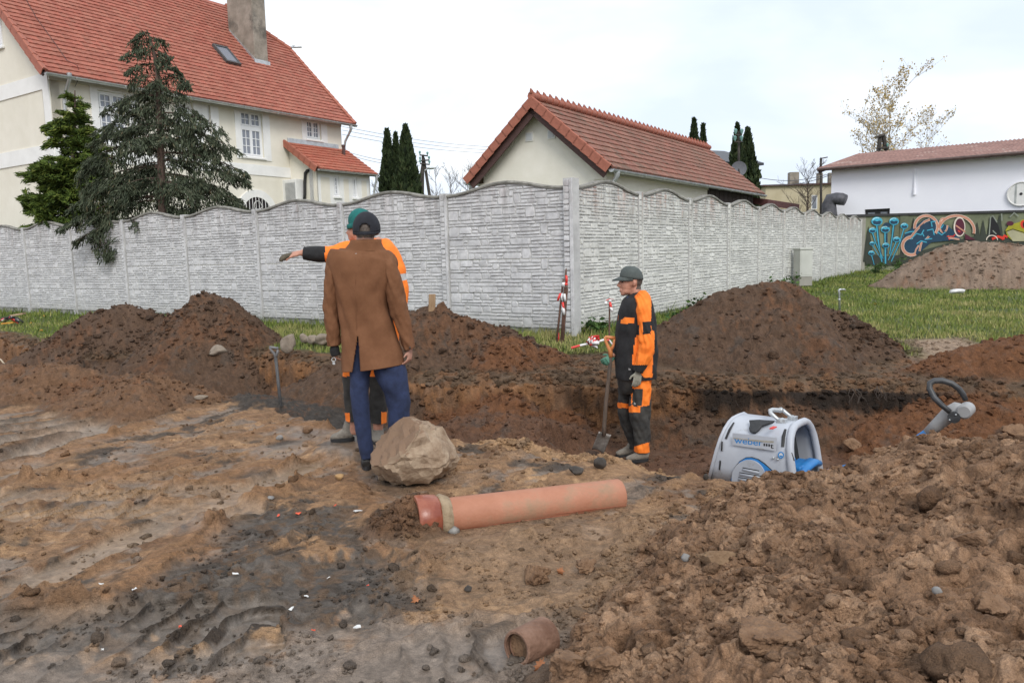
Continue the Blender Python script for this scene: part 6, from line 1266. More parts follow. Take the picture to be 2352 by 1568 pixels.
mb = MB(); bc = v6(512, 108); mb.ell(bc, .096, .092, .096, None, 24, 14); V, Fc = remesh(mb, .007, 2); V = np.array(V); kk = V[:, 2] > bc.z - .040; V[:, 2] = np.maximum(V[:, 2], bc.z - .050 + .12 * np.clip(V[:, 0] - bc.x, -.2, .2)); hat = obj('beanie', V, Fc, M_TEAL, p2, True)
m = MB(); m.tube([bc + Vector((.100 * math.cos(a), .096 * math.sin(a), -.034 + .012 * math.cos(a))) for a in [i * math.pi / 14 for i in range(28)]], [(.008, .020)] * 28, 8, ref=Zd, closed=True); m.out('beanie_cuff', M_TEAL, hat, True)
for sx, dy_ in ((462, -.045),): m = MB(); m.ell(v6(463, 152, -.040), .008, .008, .006); m.out('eye', M_EYE, p2, True)
gl = MB(); hand(gl, v6(168, 284, -.055), v6(88, 300, -.06) - v6(168, 284, -.055), (.1, -.5, 1), (0, 1, .4), .165, .35, .10, .0125); V, Fc = remesh(gl, .0055, 2); obj('glove', V, Fc, M_GLOVED, p2, True)
m = MB(); m.tube([v6(452, 262, -.02), v6(480, 228, -.10), v6(530, 222, -.11), v6(590, 222, -.08), v6(625, 245, -.02)], [(.012, .030)] * 5, 8, ref=Zd); m.out('jacket_collar', M_ORA, jac, True)

# ---- worker with the spade
z6 = lambda x, y: (1263.3 + .3297 * x, 574.2 + .3297 * y); Y3 = 7.2; v7 = lambda x, y, dy=0.: P(*z6(x, y), Y3 + dy); k7 = .3297 / F * Y3; f7 = v7(600, 1450)
p3 = thing('person', 'worker in black and orange workwear and grey cap standing with a spade', 'person', (f7.x, f7.y, f7.z))
body = MB(); body.ell(v7(574, 200), .098, .078, .108, None, 22, 16); body.ell(v7(535, 240), .062, .060, .085); body.ell(v7(530, 285), .048, .052, .040); body.ell(v7(508, 304), .024, .034, .020); body.tube([v7(492, 212), v7(482, 230), v7(474, 246), v7(484, 258)], [.008, .011, .0155, .010], 10); body.ell(v7(493, 204), .014, .048, .010); body.ell(v7(489, 276), .010, .024, .006); body.ell(v7(491, 287), .011, .022, .006); body.tube([v7(590, 262), v7(596, 310), v7(604, 370)], [(.058, .060), (.058, .062), (.075, .085)], 16, ref=(0, 1, 0))
for s_ in (-1, 1): body.tube([v7(586, 212, s_ * .078), v7(592, 232, s_ * .083), v7(584, 254, s_ * .078)], [(.012, .007), (.016, .009), (.009, .006)], 8, ref=(0, 1, 0))
body.add(*loft([vrow(560, 660, 330, .12), vrow(500, 700, 400, .16), vrow(490, 705, 600, .165), vrow(490, 700, 860, .155), vrow(490, 690, 940, .15)], z6, Y3, 12, 18)); body.add(*loft([vrow(580, 690, 900, .075, -.09), vrow(570, 680, 1100, .06, -.09), vrow(600, 670, 1290, .05, -.09), vrow(610, 670, 1410, .04, -.09)], z6, Y3, 10, 12)); body.add(*loft([vrow(490, 590, 900, .075, .09), vrow(490, 550, 1100, .06, .09), vrow(525, 590, 1250, .05, .09), vrow(550, 600, 1370, .04, .09)], z6, Y3, 10, 12))
body.add(*loft([(640, 350, 38, .045, -.17), (668, 500, 36, .045, -.21), (672, 640, 32, .04, -.22), (625, 800, 24, .03, -.22), (615, 850, 18, .022, -.22)], z6, Y3, 12, 12)); body.add(*loft([(620, 350, 38, .045, .17), (560, 520, 36, .045, .19), (500, 660, 30, .04, .12), (430, 740, 20, .028, .02)], z6, Y3, 12, 12)); V, Fc = remesh(body, .0084, 3)
place_cloth('body', V, Fc, [M_SKIN, M_HAIR], p3, lambda x, y, yy: 1 if (x > 548 + max(0, y - 190) * .55 and y < 272 and x > 552 and not (576 < x < 606 and 205 < y < 262)) and (y < 205 or x > 600) else 0, z6)
for s_ in (-1, 1): m = MB(); m.ell(v7(503, 223, s_ * .035), .009, .010, .006); m.out('eye', M_EYE, p3, True); m = MB(); m.tube([v7(490, 210, s_ * .025), v7(505, 207, s_ * .045)], .005, 6); m.out('eyebrow', M_HAIR, p3)
tor = loft([vrow(568, 640, 292, .085), vrow(535, 680, 316, .14), vrow(508, 708, 350, .19), vrow(482, 726, 420, .212), vrow(466, 735, 500, .218), vrow(457, 740, 600, .22), vrow(455, 742, 720, .222), vrow(456, 742, 830, .222), vrow(460, 738, 886, .215)], z6, Y3, 110, 100, .012, 1.8, 4.5, 51, 2.3, 1.2)
def inpoly(x, y, pl):
    c = False; j = len(pl) - 1
    for i in range(len(pl)):
        if (pl[i][1] > y) != (pl[j][1] > y) and x < (pl[j][0] - pl[i][0]) * (y - pl[i][1]) / (pl[j][1] - pl[i][1]) + pl[i][0]: c = not c
        j = i
    return c
def f_t(x, y, yy):
    if yy > Y3 - .02: return 1 if y > 580 and x > 585 else 0
    if inpoly(x, y, [(492, 490), (520, 466), (586, 470), (582, 512), (490, 512)]) or inpoly(x, y, [(575, 760), (580, 690), (600, 590), (720, 590), (714, 888), (655, 888), (575, 800)]) or inpoly(x, y, [(450, 500), (462, 470), (478, 450), (474, 492)]): return 1
    return 0
jk3 = place_cloth('jacket', *tor, [M_BLKF, M_ORA], p3, f_t, z6)
def f_s(x, y, yy):
    if y > 800: return 0
    if inpoly(x, y, [(644, 503), (704, 498), (702, 585), (648, 585)]): return 0
    if x > 706 + (y > 560) * 22 or (x < 622 and 520 < y < 590): return 0
    return 1
place_cloth('sleeve', *loft([(632, 312, 40, .060, -.13), (648, 345, 52, .072, -.165), (658, 420, 58, .080, -.20), (664, 510, 58, .080, -.22), (676, 600, 60, .080, -.235), (680, 660, 60, .078, -.24), (662, 730, 58, .072, -.24), (634, 790, 46, .062, -.24), (616, 846, 36, .050, -.235)], z6, Y3, 100, 60, .013, 1.6, 8, 55, 2.1, 1.5), [M_BLKF, M_ORA], jk3, f_s, z6)
place_cloth('sleeve', *loft([(600, 330, 40, .06, .13), (590, 400, 50, .075, .19), (560, 520, 50, .075, .21), (530, 620, 46, .07, .17), (480, 690, 38, .06, .10), (440, 735, 32, .05, .04)], z6, Y3, 36, 28, .009, 2.2, 9, 57), [M_BLKF, M_ORA], jk3, lambda x, y, yy: 1 if y < 560 else 0, z6)
def f_p(x, y, yy):
    if inpoly(x, y, [(568, 890), (710, 890), (706, 1000), (690, 1082), (640, 1088), (566, 1085)]) and yy < Y3 - .05: return 0 if inpoly(x, y, [(577, 968), (650, 965), (642, 1086), (572, 1082)]) else 1
    if inpoly(x, y, [(545, 1086), (632, 1092), (630, 1132), (548, 1130)]) or inpoly(x, y, [(465, 1060), (546, 1068), (545, 1102), (466, 1098)]): return 1
    if y > 1338 + (690 - x) * .28 and x > 585 and yy < Y3: return 1
    return 0
tr3 = join(loft([vrow(470, 706, 850, .19), vrow(470, 706, 900, .19), vrow(476, 702, 950, .17), vrow(490, 695, 985, .12)], z6, Y3, 16, 40, .006, 2, 6, 61), loft([vrow(560, 706, 900, .10, -.09), vrow(562, 704, 1000, .098, -.095), vrow(550, 702, 1100, .092, -.10), vrow(556, 703, 1170, .088, -.10), vrow(572, 700, 1250, .084, -.10), vrow(586, 696, 1330, .080, -.10), vrow(590, 692, 1400, .082, -.10)], z6, Y3, 120, 60, .015, 1.6, 8, 63, 2.1, 1.2), loft([vrow(476, 610, 900, .10, .09), vrow(474, 590, 1000, .095, .09), vrow(472, 562, 1090, .09, .09), vrow(488, 592, 1180, .084, .09), vrow(518, 610, 1260, .08, .09), vrow(540, 612, 1330, .078, .09), vrow(546, 612, 1372, .078, .09)], z6, Y3, 90, 50, .014, 1.6, 8, 65, 2.1, 1.2))
place_cloth('trousers', *tr3, [M_DUSTY, M_ORA], p3, f_p, z6)
for (c, s_) in ((v7(555, 829, -.226), 1), (v7(592, 1068, -.204), 1)): m = MB(); m.cbox(c - Vector((.006, 0, 0)), .005, .004, .018); m.cbox(c + Vector((.004, 0, -.003)), .005, .004, .012); m.cbox(c, .012, .004, .004); m.out('emblem', M_REFL, p3)
gz = p3.location.z; h1 = v7(682, 1440, -.10); h1.z = gz; t1_ = v7(532, 1440, -.13); t1_.z = gz; boot('boot', p3, h1, t1_, v7(645, 1375, -.10), .050, .105, M_BOOT, M_BLK); h2 = v7(598, 1400, .09); t2_ = v7(462, 1385, .07); h2.z = gz; t2_.z = gz; boot('boot', p3, h2, t2_, v7(580, 1350, .09), .050, .105, M_BOOT, M_BLK)
gl = MB(); hand(gl, v7(613, 846, -.235), v7(606, 930, -.24) - v7(613, 846, -.235), (.15, -1, 0), (-1, 0, .2), .185, .30, .09, .0115); V, Fc = remesh(gl, .0055, 2); obj('glove', V, Fc, M_GLOVE, p3, True)
# cap
mb = MB(); V = []; Fc = []; cc = v7(568, 198); nu, nv = 36, 14
for i in range(nv + 1):
    ph = (math.pi * .5) * i / nv
    for j in range(nu): th_ = 2 * math.pi * j / nu; V.append((cc.x + .110 * math.sin(ph) * math.cos(th_), cc.y + .092 * math.sin(ph) * math.sin(th_), cc.z + .116 * math.cos(ph) ** .85 - .014 * math.cos(th_) * math.sin(ph) + .004 * math.cos(6 * th_) * math.sin(2 * ph)))
for i in range(nv):
    for j in range(nu): Fc.append([i * nu + j, (i + 1) * nu + j, (i + 1) * nu + (j + 1) % nu, i * nu + (j + 1) % nu])
cap = obj('cap', V, Fc, M_CAPG, p3, True); so_ = cap.modifiers.new('t', 'SOLIDIFY'); so_.thickness = .004
V = []; n = 15
for r_ in range(5):
    for q in range(n):
        a = math.pi * (.5 + 1.0 * q / (n - 1)) ; ex_ = r_ / 4; V.append((cc.x + .104 * math.cos(a) * (1 + .72 * ex_ * abs(math.cos(a)) ** .7), cc.y + .088 * math.sin(a) * (1 - .12 * ex_), cc.z + .016 * abs(math.cos(a)) - .030 * ex_ * abs(math.cos(a)) - .018 * ex_ * math.sin(a) ** 2))
Fc = [[r_ * n + q, r_ * n + q + 1, (r_ + 1) * n + q + 1, (r_ + 1) * n + q] for r_ in range(4) for q in range(n - 1)]
vi = obj('visor', V, Fc, M_CAPG, cap, True); vi.modifiers.new('t', 'SOLIDIFY').thickness = .006
m = MB(); m.tube([v7(572, 338, -.115), v7(530, 362, -.09), v7(512, 358, .0), v7(530, 350, .09), v7(600, 322, .12), v7(640, 300, .06), v7(646, 296, -.05), v7(610, 318, -.115)], [(.010, .024)] * 8, 8, ref=Zd, closed=True); m.out('jacket_collar', M_BLKF, jk3, True)
m = MB(); m.tube([v7(552, 335, -.07), v7(535, 352, -.03), v7(535, 352, .03)], [.022, .024, .022], 8); m.out('shirt', pmat('blue_shirt', (.02, .04, .11), (.04, .07, .16), 12, .9), p3, True)
# spade in his hand
sp = thing('spade', 'orange-handled spade held upright by the worker in the grey cap', 'spade', v7(345, 1400, -.03)); M_SHAFT = pmat('muddy_wood_shaft', (.05, .038, .03), (.14, .10, .075), 10, .85, .3, 60, stretch=(1, 1, .2)); M_STEEL = pmat('worn_steel', (.14, .13, .12), (.30, .28, .26), 9, .5, .3, 40, metal=.6, c3=(.10, .07, .05), s3=5, f3=.5); M_ORG = pmat('orange_plastic', (.50, .17, .05), (.66, .26, .10), 8, .5)
m = MB(); m.tube([v7(424, 742), v7(408, 900, -.02), v7(390, 1060, -.03), v7(378, 1225, -.04), v7(376, 1290, -.045)], [.017, .0185, .019, .0195, .020], 12); m.out('shaft', M_SHAFT, sp, True)
m = MB(); m.tube([v7(424, 745), v7(420, 700), v7(402, 668), v7(390, 640), v7(384, 612), v7(396, 602)], [.021, .021, .016, .014, .015, .015], 10); m.tube([v7(422, 700), v7(440, 668), v7(447, 640), v7(448, 615)], [.019, .014, .013, .013], 10); m.tube([v7(384, 606), v7(452, 612)], .0165, 10); m.out('grip', M_ORG, sp, True)
bl = [(340, 1262), (376, 1280), (426, 1286), (412, 1350), (372, 1418), (352, 1384), (290, 1388), (312, 1320)]
V = []; nu, nv = 9, 9
for i in range(nv):
    t_ = i / (nv - 1); L_ = (340 + (290 - 340) * t_, 1262 + (1386 - 1262) * t_); R_ = (428 + (372 - 428) * t_, 1286 + (1420 - 1286) * t_)
    for j in range(nu): s_ = j / (nu - 1); V.append(v7(L_[0] + (R_[0] - L_[0]) * s_, L_[1] + (R_[1] - L_[1]) * s_ - (14 if i == nv - 1 else 0) * math.sin(math.pi * s_), -.05 + .022 * math.cos(math.pi * (s_ - .5)) * (1 - .6 * t_) + .03 * t_))
Fc = [[i * nu + j, i * nu + j + 1, (i + 1) * nu + j + 1, (i + 1) * nu + j] for i in range(nv - 1) for j in range(nu - 1)]
b_ = obj('blade', V, Fc, M_STEEL, sp, True); b_.modifiers.new('t', 'SOLIDIFY').thickness = .005
gl = MB(); hand(gl, v7(440, 742, .03), v7(398, 770, -.01) - v7(440, 742, .03), (.2, -.9, .3), (-.2, 0, 1), .18, 1.0, .08, .0125); V, Fc = remesh(gl, .0055, 2); obj('glove', V, Fc, M_GLOVEG, p3, True, label='green-palmed glove gripping the spade')
# ------------------------------------------------------------------ soil clods, stones, things on the ground
def ico(sub):
    bm = bmesh.new(); bmesh.ops.create_icosphere(bm, subdivisions=sub, radius=1.0); bm.verts.ensure_lookup_table()
    V = np.array([v.co[:] for v in bm.verts]); Fc = np.array([[v.index for v in f.verts] for f in bm.faces]); bm.free(); return V, Fc
ICO = {k: ico(k) for k in (1, 2, 3, 4, 5)}
def blob(sub, seed, amp=.25, freq=2.2, cuts=0, sq=(1, 1, 1)):
    V, Fc = ICO[sub]; V = V.copy(); rng = np.random.RandomState(seed); f = np.zeros(len(V)); a = amp
    for o_ in range(6):
        for q in range(4): k = rng.normal(size=3) * freq * (1.9 ** o_) * .8; f += a * np.sin(V @ k + rng.rand() * 6.28) / 2
        a *= .62
        if o_ >= sub: break
    V = V * (1 + f)[:, None]
    for c in range(cuts):
        n = rng.normal(size=3); n /= np.linalg.norm(n); d = rng.uniform(.55, .82); e_ = np.maximum(V @ n - d, 0); V = V - n * (e_ * .92)[:, None]
    return V * np.array(sq), Fc
def rotm(rng, n):
    q = rng.normal(size=(n, 4)); q /= np.linalg.norm(q, axis=1, keepdims=True); w, x, y, z = q.T
    return np.stack([1 - 2 * (y * y + z * z), 2 * (x * y - z * w), 2 * (x * z + y * w), 2 * (x * y + z * w), 1 - 2 * (x * x + z * z), 2 * (y * z - x * w), 2 * (x * z - y * w), 2 * (y * z + x * w), 1 - 2 * (x * x + y * y)], 1).reshape(n, 3, 3)
M_CLOD = attr_mat('soil_clod', 'soil', .95, None, 1.0)
def scatter(name, X, Y, R, sub, seed, embed=.35, cmul=1.0, flat=.75):
    rng = np.random.RandomState(seed); n = len(X); h, C, w, g = terrain(X, Y); protos = [blob(sub, seed * 10 + k, .36, 2.0, 2) for k in range(6)]
    Vs, Fs, Cs, base = [], [], [], 0; M = rotm(rng, n); pid = rng.randint(0, 6, n)
    for k in range(6):
        I = np.where(pid == k)[0]; V, Fc = protos[k]; P_ = np.einsum('nij,vj->nvi', M[I], V) * R[I][:, None, None]; P_[..., 2] *= flat
        P_[..., 0] += X[I][:, None]; P_[..., 1] += Y[I][:, None]; P_[..., 2] += (h[I] + R[I] * (.5 - embed))[:, None]
        nv = len(V); Vs.append(P_.reshape(-1, 3)); Fs.append((Fc[None] + (np.arange(len(I)) * nv)[:, None, None]).reshape(-1, 3) + base); base += nv * len(I)
        cc = C[I] * (cmul * (1 + rng.uniform(-.2, .2, len(I))))[:, None]; Cs.append(np.repeat(cc, nv, 0))
    o = obj(name, np.concatenate(Vs), np.concatenate(Fs), M_CLOD, None, 45 if sub < 2 else True, origin=False); at = o.data.attributes.new('soil', 'FLOAT_COLOR', 'POINT'); Cs = np.concatenate(Cs); at.data.foreach_set('color', np.concatenate([Cs, np.ones((len(Cs), 1))], 1).astype(np.float32).ravel()); o['kind'] = 'stuff'; return o
rg = np.random.RandomState(77)
def in_heap(n, box, dmin=-.15, dmax=9):
    X = rg.uniform(box[0], box[1], n * 4); Y = rg.uniform(box[2], box[3], n * 4); d = -psdf(X, Y, TOE); px, py = PIX(X, Y, np.full(len(X), .35)); k = (d > dmin) & (d < dmax) & (fbm(X * 1.7, Y * 1.7, 620, 3) + .18 * rg.normal(size=len(X)) > -.06) & (Y > .9) & (px > 900) & (px < 2650); return X[k][:n], Y[k][:n]
X, Y = in_heap(10500, (-.2, 3.6, 1.4, 5.0)); scatter('soil_crumbs', X, Y, .005 + .012 * rg.rand(len(X)) ** 1.8, 1, 1, .35, 1.03)
X, Y = in_heap(750, (-.1, 3.6, 1.4, 5.0)); scatter('soil_lumps', X, Y, .013 + .022 * rg.rand(len(X)) ** 2, 2, 2, .55, 1.0)
X, Y = in_heap(60, (-.1, 3.6, 1.4, 4.7)); scatter('soil_clods', X, Y, .032 + .045 * rg.rand(len(X)) ** 2.5, 3, 3, .70, .98)
def near_ridges(idx, n, spread):
    XX, YY = [], []
    for i in idx:
        rg_, sl, rd, c = MOUNDS[i]; a = np.array(rg_)[:, :2]; hmax = max(q[2] for q in rg_); t = rg.rand(n) * (len(a) - 1); j = np.minimum(t.astype(int), len(a) - 2); f = (t - j)[:, None]; p = a[j] * (1 - f) + a[j + 1] * f; an = rg.rand(n) * 6.283; d = spread * hmax / sl * np.sqrt(rg.rand(n)); XX.append(p[:, 0] + d * np.cos(an)); YY.append(p[:, 1] + d * np.sin(an))
    return np.concatenate(XX), np.concatenate(YY)
X, Y = near_ridges((0, 1, 2, 3, 4, 5, 6), 900, 1.0); scatter('heap_crumbs', X, Y, .007 + .022 * rg.rand(len(X)) ** 2.5, 1, 4, .35)
X, Y = near_ridges((0, 1, 2, 4, 5), 26, .9); scatter('heap_clods', X, Y, .022 + .045 * rg.rand(len(X)) ** 2, 3, 5, .55, .85)
X, Y = near_ridges((8, 9, 10, 11, 12), 420, .9); scatter('bank_crumbs', X, Y, .008 + .02 * rg.rand(len(X)) ** 2, 1, 6, .35)
X, Y = near_ridges((7,), 1500, 1.0); scatter('rubble_crumbs', X, Y, .015 + .04 * rg.rand(len(X)) ** 3, 1, 7, .35, 1.1)
# crumbs over the working floor, in patches
n = 16000; r_ = 2.2 * (8.5 / 2.2) ** rg.rand(n); a_ = np.radians(rg.uniform(-36, 30, n)); X = r_ * np.sin(a_); Y = r_ * np.cos(a_); k = (fbm(X * 2.3, Y * 2.3, 120, 4) > .02 + .1 * rg.rand(n)) & (psdf(X, Y, PITP) > .05) & (psdf(X, Y, FARP) > 0); X, Y = X[k], Y[k]; print('floor crumbs', len(X)); scatter('floor_crumbs', X, Y, .004 + .011 * rg.rand(len(X)) ** 2.2, 1, 8, .25, 1.05)
n = 260; r_ = 2.5 * (8.0 / 2.5) ** rg.rand(n); a_ = np.radians(rg.uniform(-35, 25, n)); scatter('floor_lumps', r_ * np.sin(a_), r_ * np.cos(a_), .012 + .02 * rg.rand(n) ** 2, 2, 9, .3, .85)
# pit edge and pit floor
n = 2600; t = rg.rand(n) * 11.999; FA = np.array(FAR[1:14]); j = t.astype(int); f = (t - j)[:, None]; Q = FA[j] * (1 - f) + FA[j + 1] * f; X = Q[:, 0] + rg.normal(0, .16, n); Y = Q[:, 1] + rg.normal(.05, .16, n); scatter('trench_edge_crumbs', X, Y, .012 + .035 * rg.rand(n) ** 2.5, 1, 10, .35, .95)
n = 1800; X = rg.uniform(-1, 4.5, n); Y = rg.uniform(5.6, 7.9, n); scatter('pit_floor_crumbs', X, Y, .006 + .02 * rg.rand(n) ** 2.2, 1, 11, .3)

M_STONE = pmat('pale_field_stone', (.17, .135, .10), (.30, .25, .20), 6, .9, .5, 30, c3=(.14, .10, .07), s3=4, f3=.52); M_STONEG = pmat('grey_pebble', (.17, .165, .16), (.29, .28, .27), 9, .8, .3, 40); M_STONED = pmat('dark_mud_lump', (.03, .026, .023), (.075, .064, .055), 12, .9, .6, 40); M_CLODS = pmat('sandy_soil_clod', (.125, .068, .037), (.28, .168, .096), 9, .97, 1.0, 55, c3=(.085, .048, .028), s3=5, f3=.55)
def stone(name, label, cat, px, py, w, hpx, Y, mat, seed, sub=3, group=None, cuts=7, amp=.16, sink=.12, dep=None):
    if sub == 5: cuts = max(2, cuts - 6); amp = .30; sink = .32; hpx *= .9
    """px, py: foot of the stone in the picture; the ground under it gives the distance"""
    if Y is None:
        g = G(px, py, 0)
        for _ in range(6):
            g2_ = G(px, py, HZ(g.x, g.y)); g = g * .5 + g2_ * .5
        Y = g.y
    p = P(px, py, Y); rx = w / F * Y / 2; rz = hpx / F * Y / 2; V, Fc = blob(sub, seed, amp, 1.8, cuts); V = V / np.abs(V).max(0) * np.array([rx, dep or (rx * .85), rz]); V[:, 2] += rz * (1 - sink)
    gz = p.z if Y else 0; V += np.array([p.x, p.y + (dep or rx) * .5, p.z]); o = obj(name, V, Fc, mat, None, True); tag(o, label, cat, group); return o
stone('stone', 'rounded pale stone alone on the trench edge below the pointed soil heap', 'stone', 497, 818, 42, 28, 11.0, M_STONE, 1)
stone('stone', 'upright pale stone just right of the left shovel handle', 'stone', 660, 810, 38, 46, 10.6, M_STONE, 2)
stone('stone', 'leftmost of the three pale stones against the fence plinth', 'stone', 697, 788, 26, 24, 11.6, M_STONE, 3); stone('stone', 'middle of the three pale stones against the fence plinth', 'stone', 718, 792, 34, 28, 11.4, M_STONE, 4); stone('stone', 'largest of the three pale stones, next to the coat', 'stone', 742, 794, 46, 34, 11.2, M_STONE, 5)
stone('stone', 'small white stone left of the worker boots', 'stone', 641, 1010, 18, 12, None, M_STONEG, 6, 2); stone('stone', 'brown lump of earth left of the pointing worker boots', 'clod', 705, 997, 26, 20, None, M_CLODS, 7, 3)
stone('stone', 'flat grey stone on the sandy rise below the left heaps', 'stone', 460, 918, 32, 12, None, M_STONE, 8, 3); stone('stone', 'broken orange-brown stone chip left of the boulder', 'stone', 778, 1103, 22, 16, None, pmat('ochre_chip', (.33, .19, .08), (.44, .28, .13), 8, .8), 9, 2, cuts=9)
stone('stone', 'grey pebble on the left of the foreground heap', 'pebble', 1577, 1292, 24, 26, None, M_STONEG, 10, 2); stone('stone', 'round grey pebble high on the right foreground heap', 'pebble', 2155, 1365, 24, 20, None, M_STONEG, 11, 2); stone('stone', 'small blue-grey pebble in the middle of the foreground heap', 'pebble', 1690, 1282, 16, 13, None, M_STONEG, 12, 2)
stone('stone', 'small pale pebble on the trench bank under the dark heap', 'pebble', 1796, 858, 12, 10, None, M_STONEG, 13, 2); stone('stone', 'dark lump half buried in the sand heap by the boulder', 'clod', 1380, 1078, 34, 32, None, M_STONED, 14, 3); stone('stone', 'black lump of mud right of the boulder', 'clod', 1325, 1090, 36, 20, None, M_STONED, 15, 3); stone('stone', 'grey half-buried stone beside the upper wheel track', 'stone', 620, 1148, 18, 10, None, M_STONEG, 16, 2); stone('stone', 'small black lump on the pale ground below the pipe', 'clod', 1076, 1360, 22, 18, None, M_STONED, 17, 3); stone('stone', 'dark lump standing on the heap left of the compactor', 'clod', 1623, 1102, 14, 16, None, M_STONED, 18, 2)
stone('soil_clod', 'big rounded sandy clod left of the curled orange leaf', 'clod', 1236, 1345, 70, 74, None, M_CLODS, 21, 5, cuts=10, amp=.22); stone('soil_clod', 'second sandy clod right of the curled orange leaf', 'clod', 1345, 1318, 58, 44, None, M_CLODS, 22, 5, amp=.24); stone('soil_clod', 'chunky clod directly right of the short broken pipe', 'clod', 1305, 1552, 100, 80, None, M_CLODS, 23, 5, amp=.2); stone('soil_clod', 'wide flat-topped clod second from the short broken pipe', 'clod', 1395, 1545, 110, 78, None, M_CLODS, 24, 5, cuts=10, amp=.15); stone('soil_clod', 'large clod at the right end of the foreground heap crest', 'clod', 2335, 1010, 60, 46, None, M_CLODS, 25, 5); stone('soil_clod', 'broken slab of pale sandy soil on the left flank of the foreground heap', 'clod', 1650, 1310, 100, 62, None, pmat('pale_sandy_slab', (.17, .105, .06), (.30, .20, .12), 8, .96, .8, 30), 26, 5, cuts=12, amp=.12); stone('soil_clod', 'greyish angular clod near the right edge of the foreground heap', 'clod', 2240, 1262, 90, 62, None, M_CLODS, 27, 5, cuts=11); stone('soil_clod', 'oblong clod in the middle of the foreground heap above the blue-grey pebble', 'clod', 1778, 1268, 62, 42, None, M_CLODS, 28, 5); stone('soil_clod', 'large low slab of soil at the bottom of the foreground heap', 'clod', 1790, 1520, 190, 90, None, M_CLODS, 29, 5, cuts=9, amp=.12); stone('soil_clod', 'round clod at the lower right edge of the picture', 'clod', 2290, 1420, 90, 70, None, M_CLODS, 30, 5, amp=.2); stone('soil_clod', 'clod on the foreground heap just right of the compactor opening', 'clod', 1960, 1035, 44, 30, None, M_CLODS, 31, 3); stone('soil_clod', 'brown clod low on the heap edge above the short broken pipe', 'clod', 1345, 1470, 70, 56, None, M_CLODS, 32, 5, amp=.2)
for i, (x, y, w, h_) in enumerate([(1590, 745, 40, 34), (1655, 745, 40, 22), (1650, 775, 34, 22), (1610, 790, 28, 18), (1885, 770, 34, 24)]): stone('soil_clod', ['dark peaty clod at the far left foot of the right soil heap', 'upper dark peaty clod on the left flank of the right heap', 'middle dark peaty clod on the left flank of the right heap', 'lowest dark peaty clod on the left flank of the right heap', 'dark peaty clod on the right flank of the right heap'][i], 'clod', x, y, w, h_, None, M_STONED, 40 + i, 3, 'peaty clods on the right heap')

# ---- boulder
bp = P(948, 1128, 5.02); V, Fc = blob(4, 91, .05, 1.6); V = V.copy()
for n_, d_ in [((-.62, -.35, .70), .50), ((.15, -.80, -.55), .60), ((.55, -.75, .30), .62), ((.9, -.15, .35), .72), ((-.95, -.2, -.25), .84), ((.1, -.1, -1), .58), ((.72, -.35, -.6), .66), ((.35, .1, .93), .74), ((-.5, -.55, -.66), .62), ((.75, -.2, .62), .66), ((-.35, -.9, .0), .70)]:
    n_ = np.array(n_); n_ = n_ / np.linalg.norm(n_); V = V - n_ * (np.maximum(V @ n_ - d_, 0) * .96)[:, None]
V = V / np.abs(V).max(0) * np.array([.302, .26, .238]); nf = np.zeros(len(V)); rng = np.random.RandomState(4)
for q in range(14): k = rng.normal(size=3) * (18 + 5 * q); nf += np.sin(V @ k + rng.rand() * 6) * .0042
V = V * (1 + nf / .25)[:, None]; V += np.array([bp.x, bp.y + .10, bp.z + .215])
bld = obj('boulder', V, Fc, None, None, 22); tag(bld, 'large angular pale boulder lying at the feet of the coated man', 'boulder')
mt, t_, b_ = base_mat('boulder_rock'); L = t_.links.new; tcx = N(mt, 'ShaderNodeTexCoord'); gn = N(mt, 'ShaderNodeNewGeometry'); n1 = N(mt, 'ShaderNodeTexNoise'); n1.inputs['Scale'].default_value = 7; n1.inputs['Detail'].default_value = 9; n1.inputs['Roughness'].default_value = .7; L(tcx.outputs['Object'], n1.inputs['Vector']); r1 = N(mt, 'ShaderNodeValToRGB'); r1.color_ramp.elements[0].position = .36; r1.color_ramp.elements[1].position = .62; r1.color_ramp.elements[0].color = (.185, .12, .074, 1); r1.color_ramp.elements[1].color = (.38, .29, .205, 1); L(n1.outputs['Fac'], r1.inputs[0])
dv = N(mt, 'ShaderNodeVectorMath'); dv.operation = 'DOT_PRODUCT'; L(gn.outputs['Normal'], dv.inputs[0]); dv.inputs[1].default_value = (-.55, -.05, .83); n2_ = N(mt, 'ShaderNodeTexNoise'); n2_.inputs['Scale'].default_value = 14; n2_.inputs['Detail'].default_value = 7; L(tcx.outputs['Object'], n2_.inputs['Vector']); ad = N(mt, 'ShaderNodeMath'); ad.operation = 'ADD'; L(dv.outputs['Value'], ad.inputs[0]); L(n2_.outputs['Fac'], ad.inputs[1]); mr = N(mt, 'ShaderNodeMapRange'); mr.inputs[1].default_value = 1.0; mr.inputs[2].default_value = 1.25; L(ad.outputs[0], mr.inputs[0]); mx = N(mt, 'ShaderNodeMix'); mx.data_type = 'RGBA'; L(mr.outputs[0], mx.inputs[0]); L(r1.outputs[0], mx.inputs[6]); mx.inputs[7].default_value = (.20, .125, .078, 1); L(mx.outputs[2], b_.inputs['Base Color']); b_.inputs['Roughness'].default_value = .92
n3_ = N(mt, 'ShaderNodeTexNoise'); n3_.inputs['Scale'].default_value = 38; n3_.inputs['Detail'].default_value = 8; L(tcx.outputs['Object'], n3_.inputs['Vector']); bu = N(mt, 'ShaderNodeBump'); bu.inputs['Strength'].default_value = .7; bu.inputs['Distance'].default_value = .012; L(n3_.outputs['Fac'], bu.inputs['Height']); L(bu.outputs[0], b_.inputs['Normal']); bld.data.materials.append(mt)

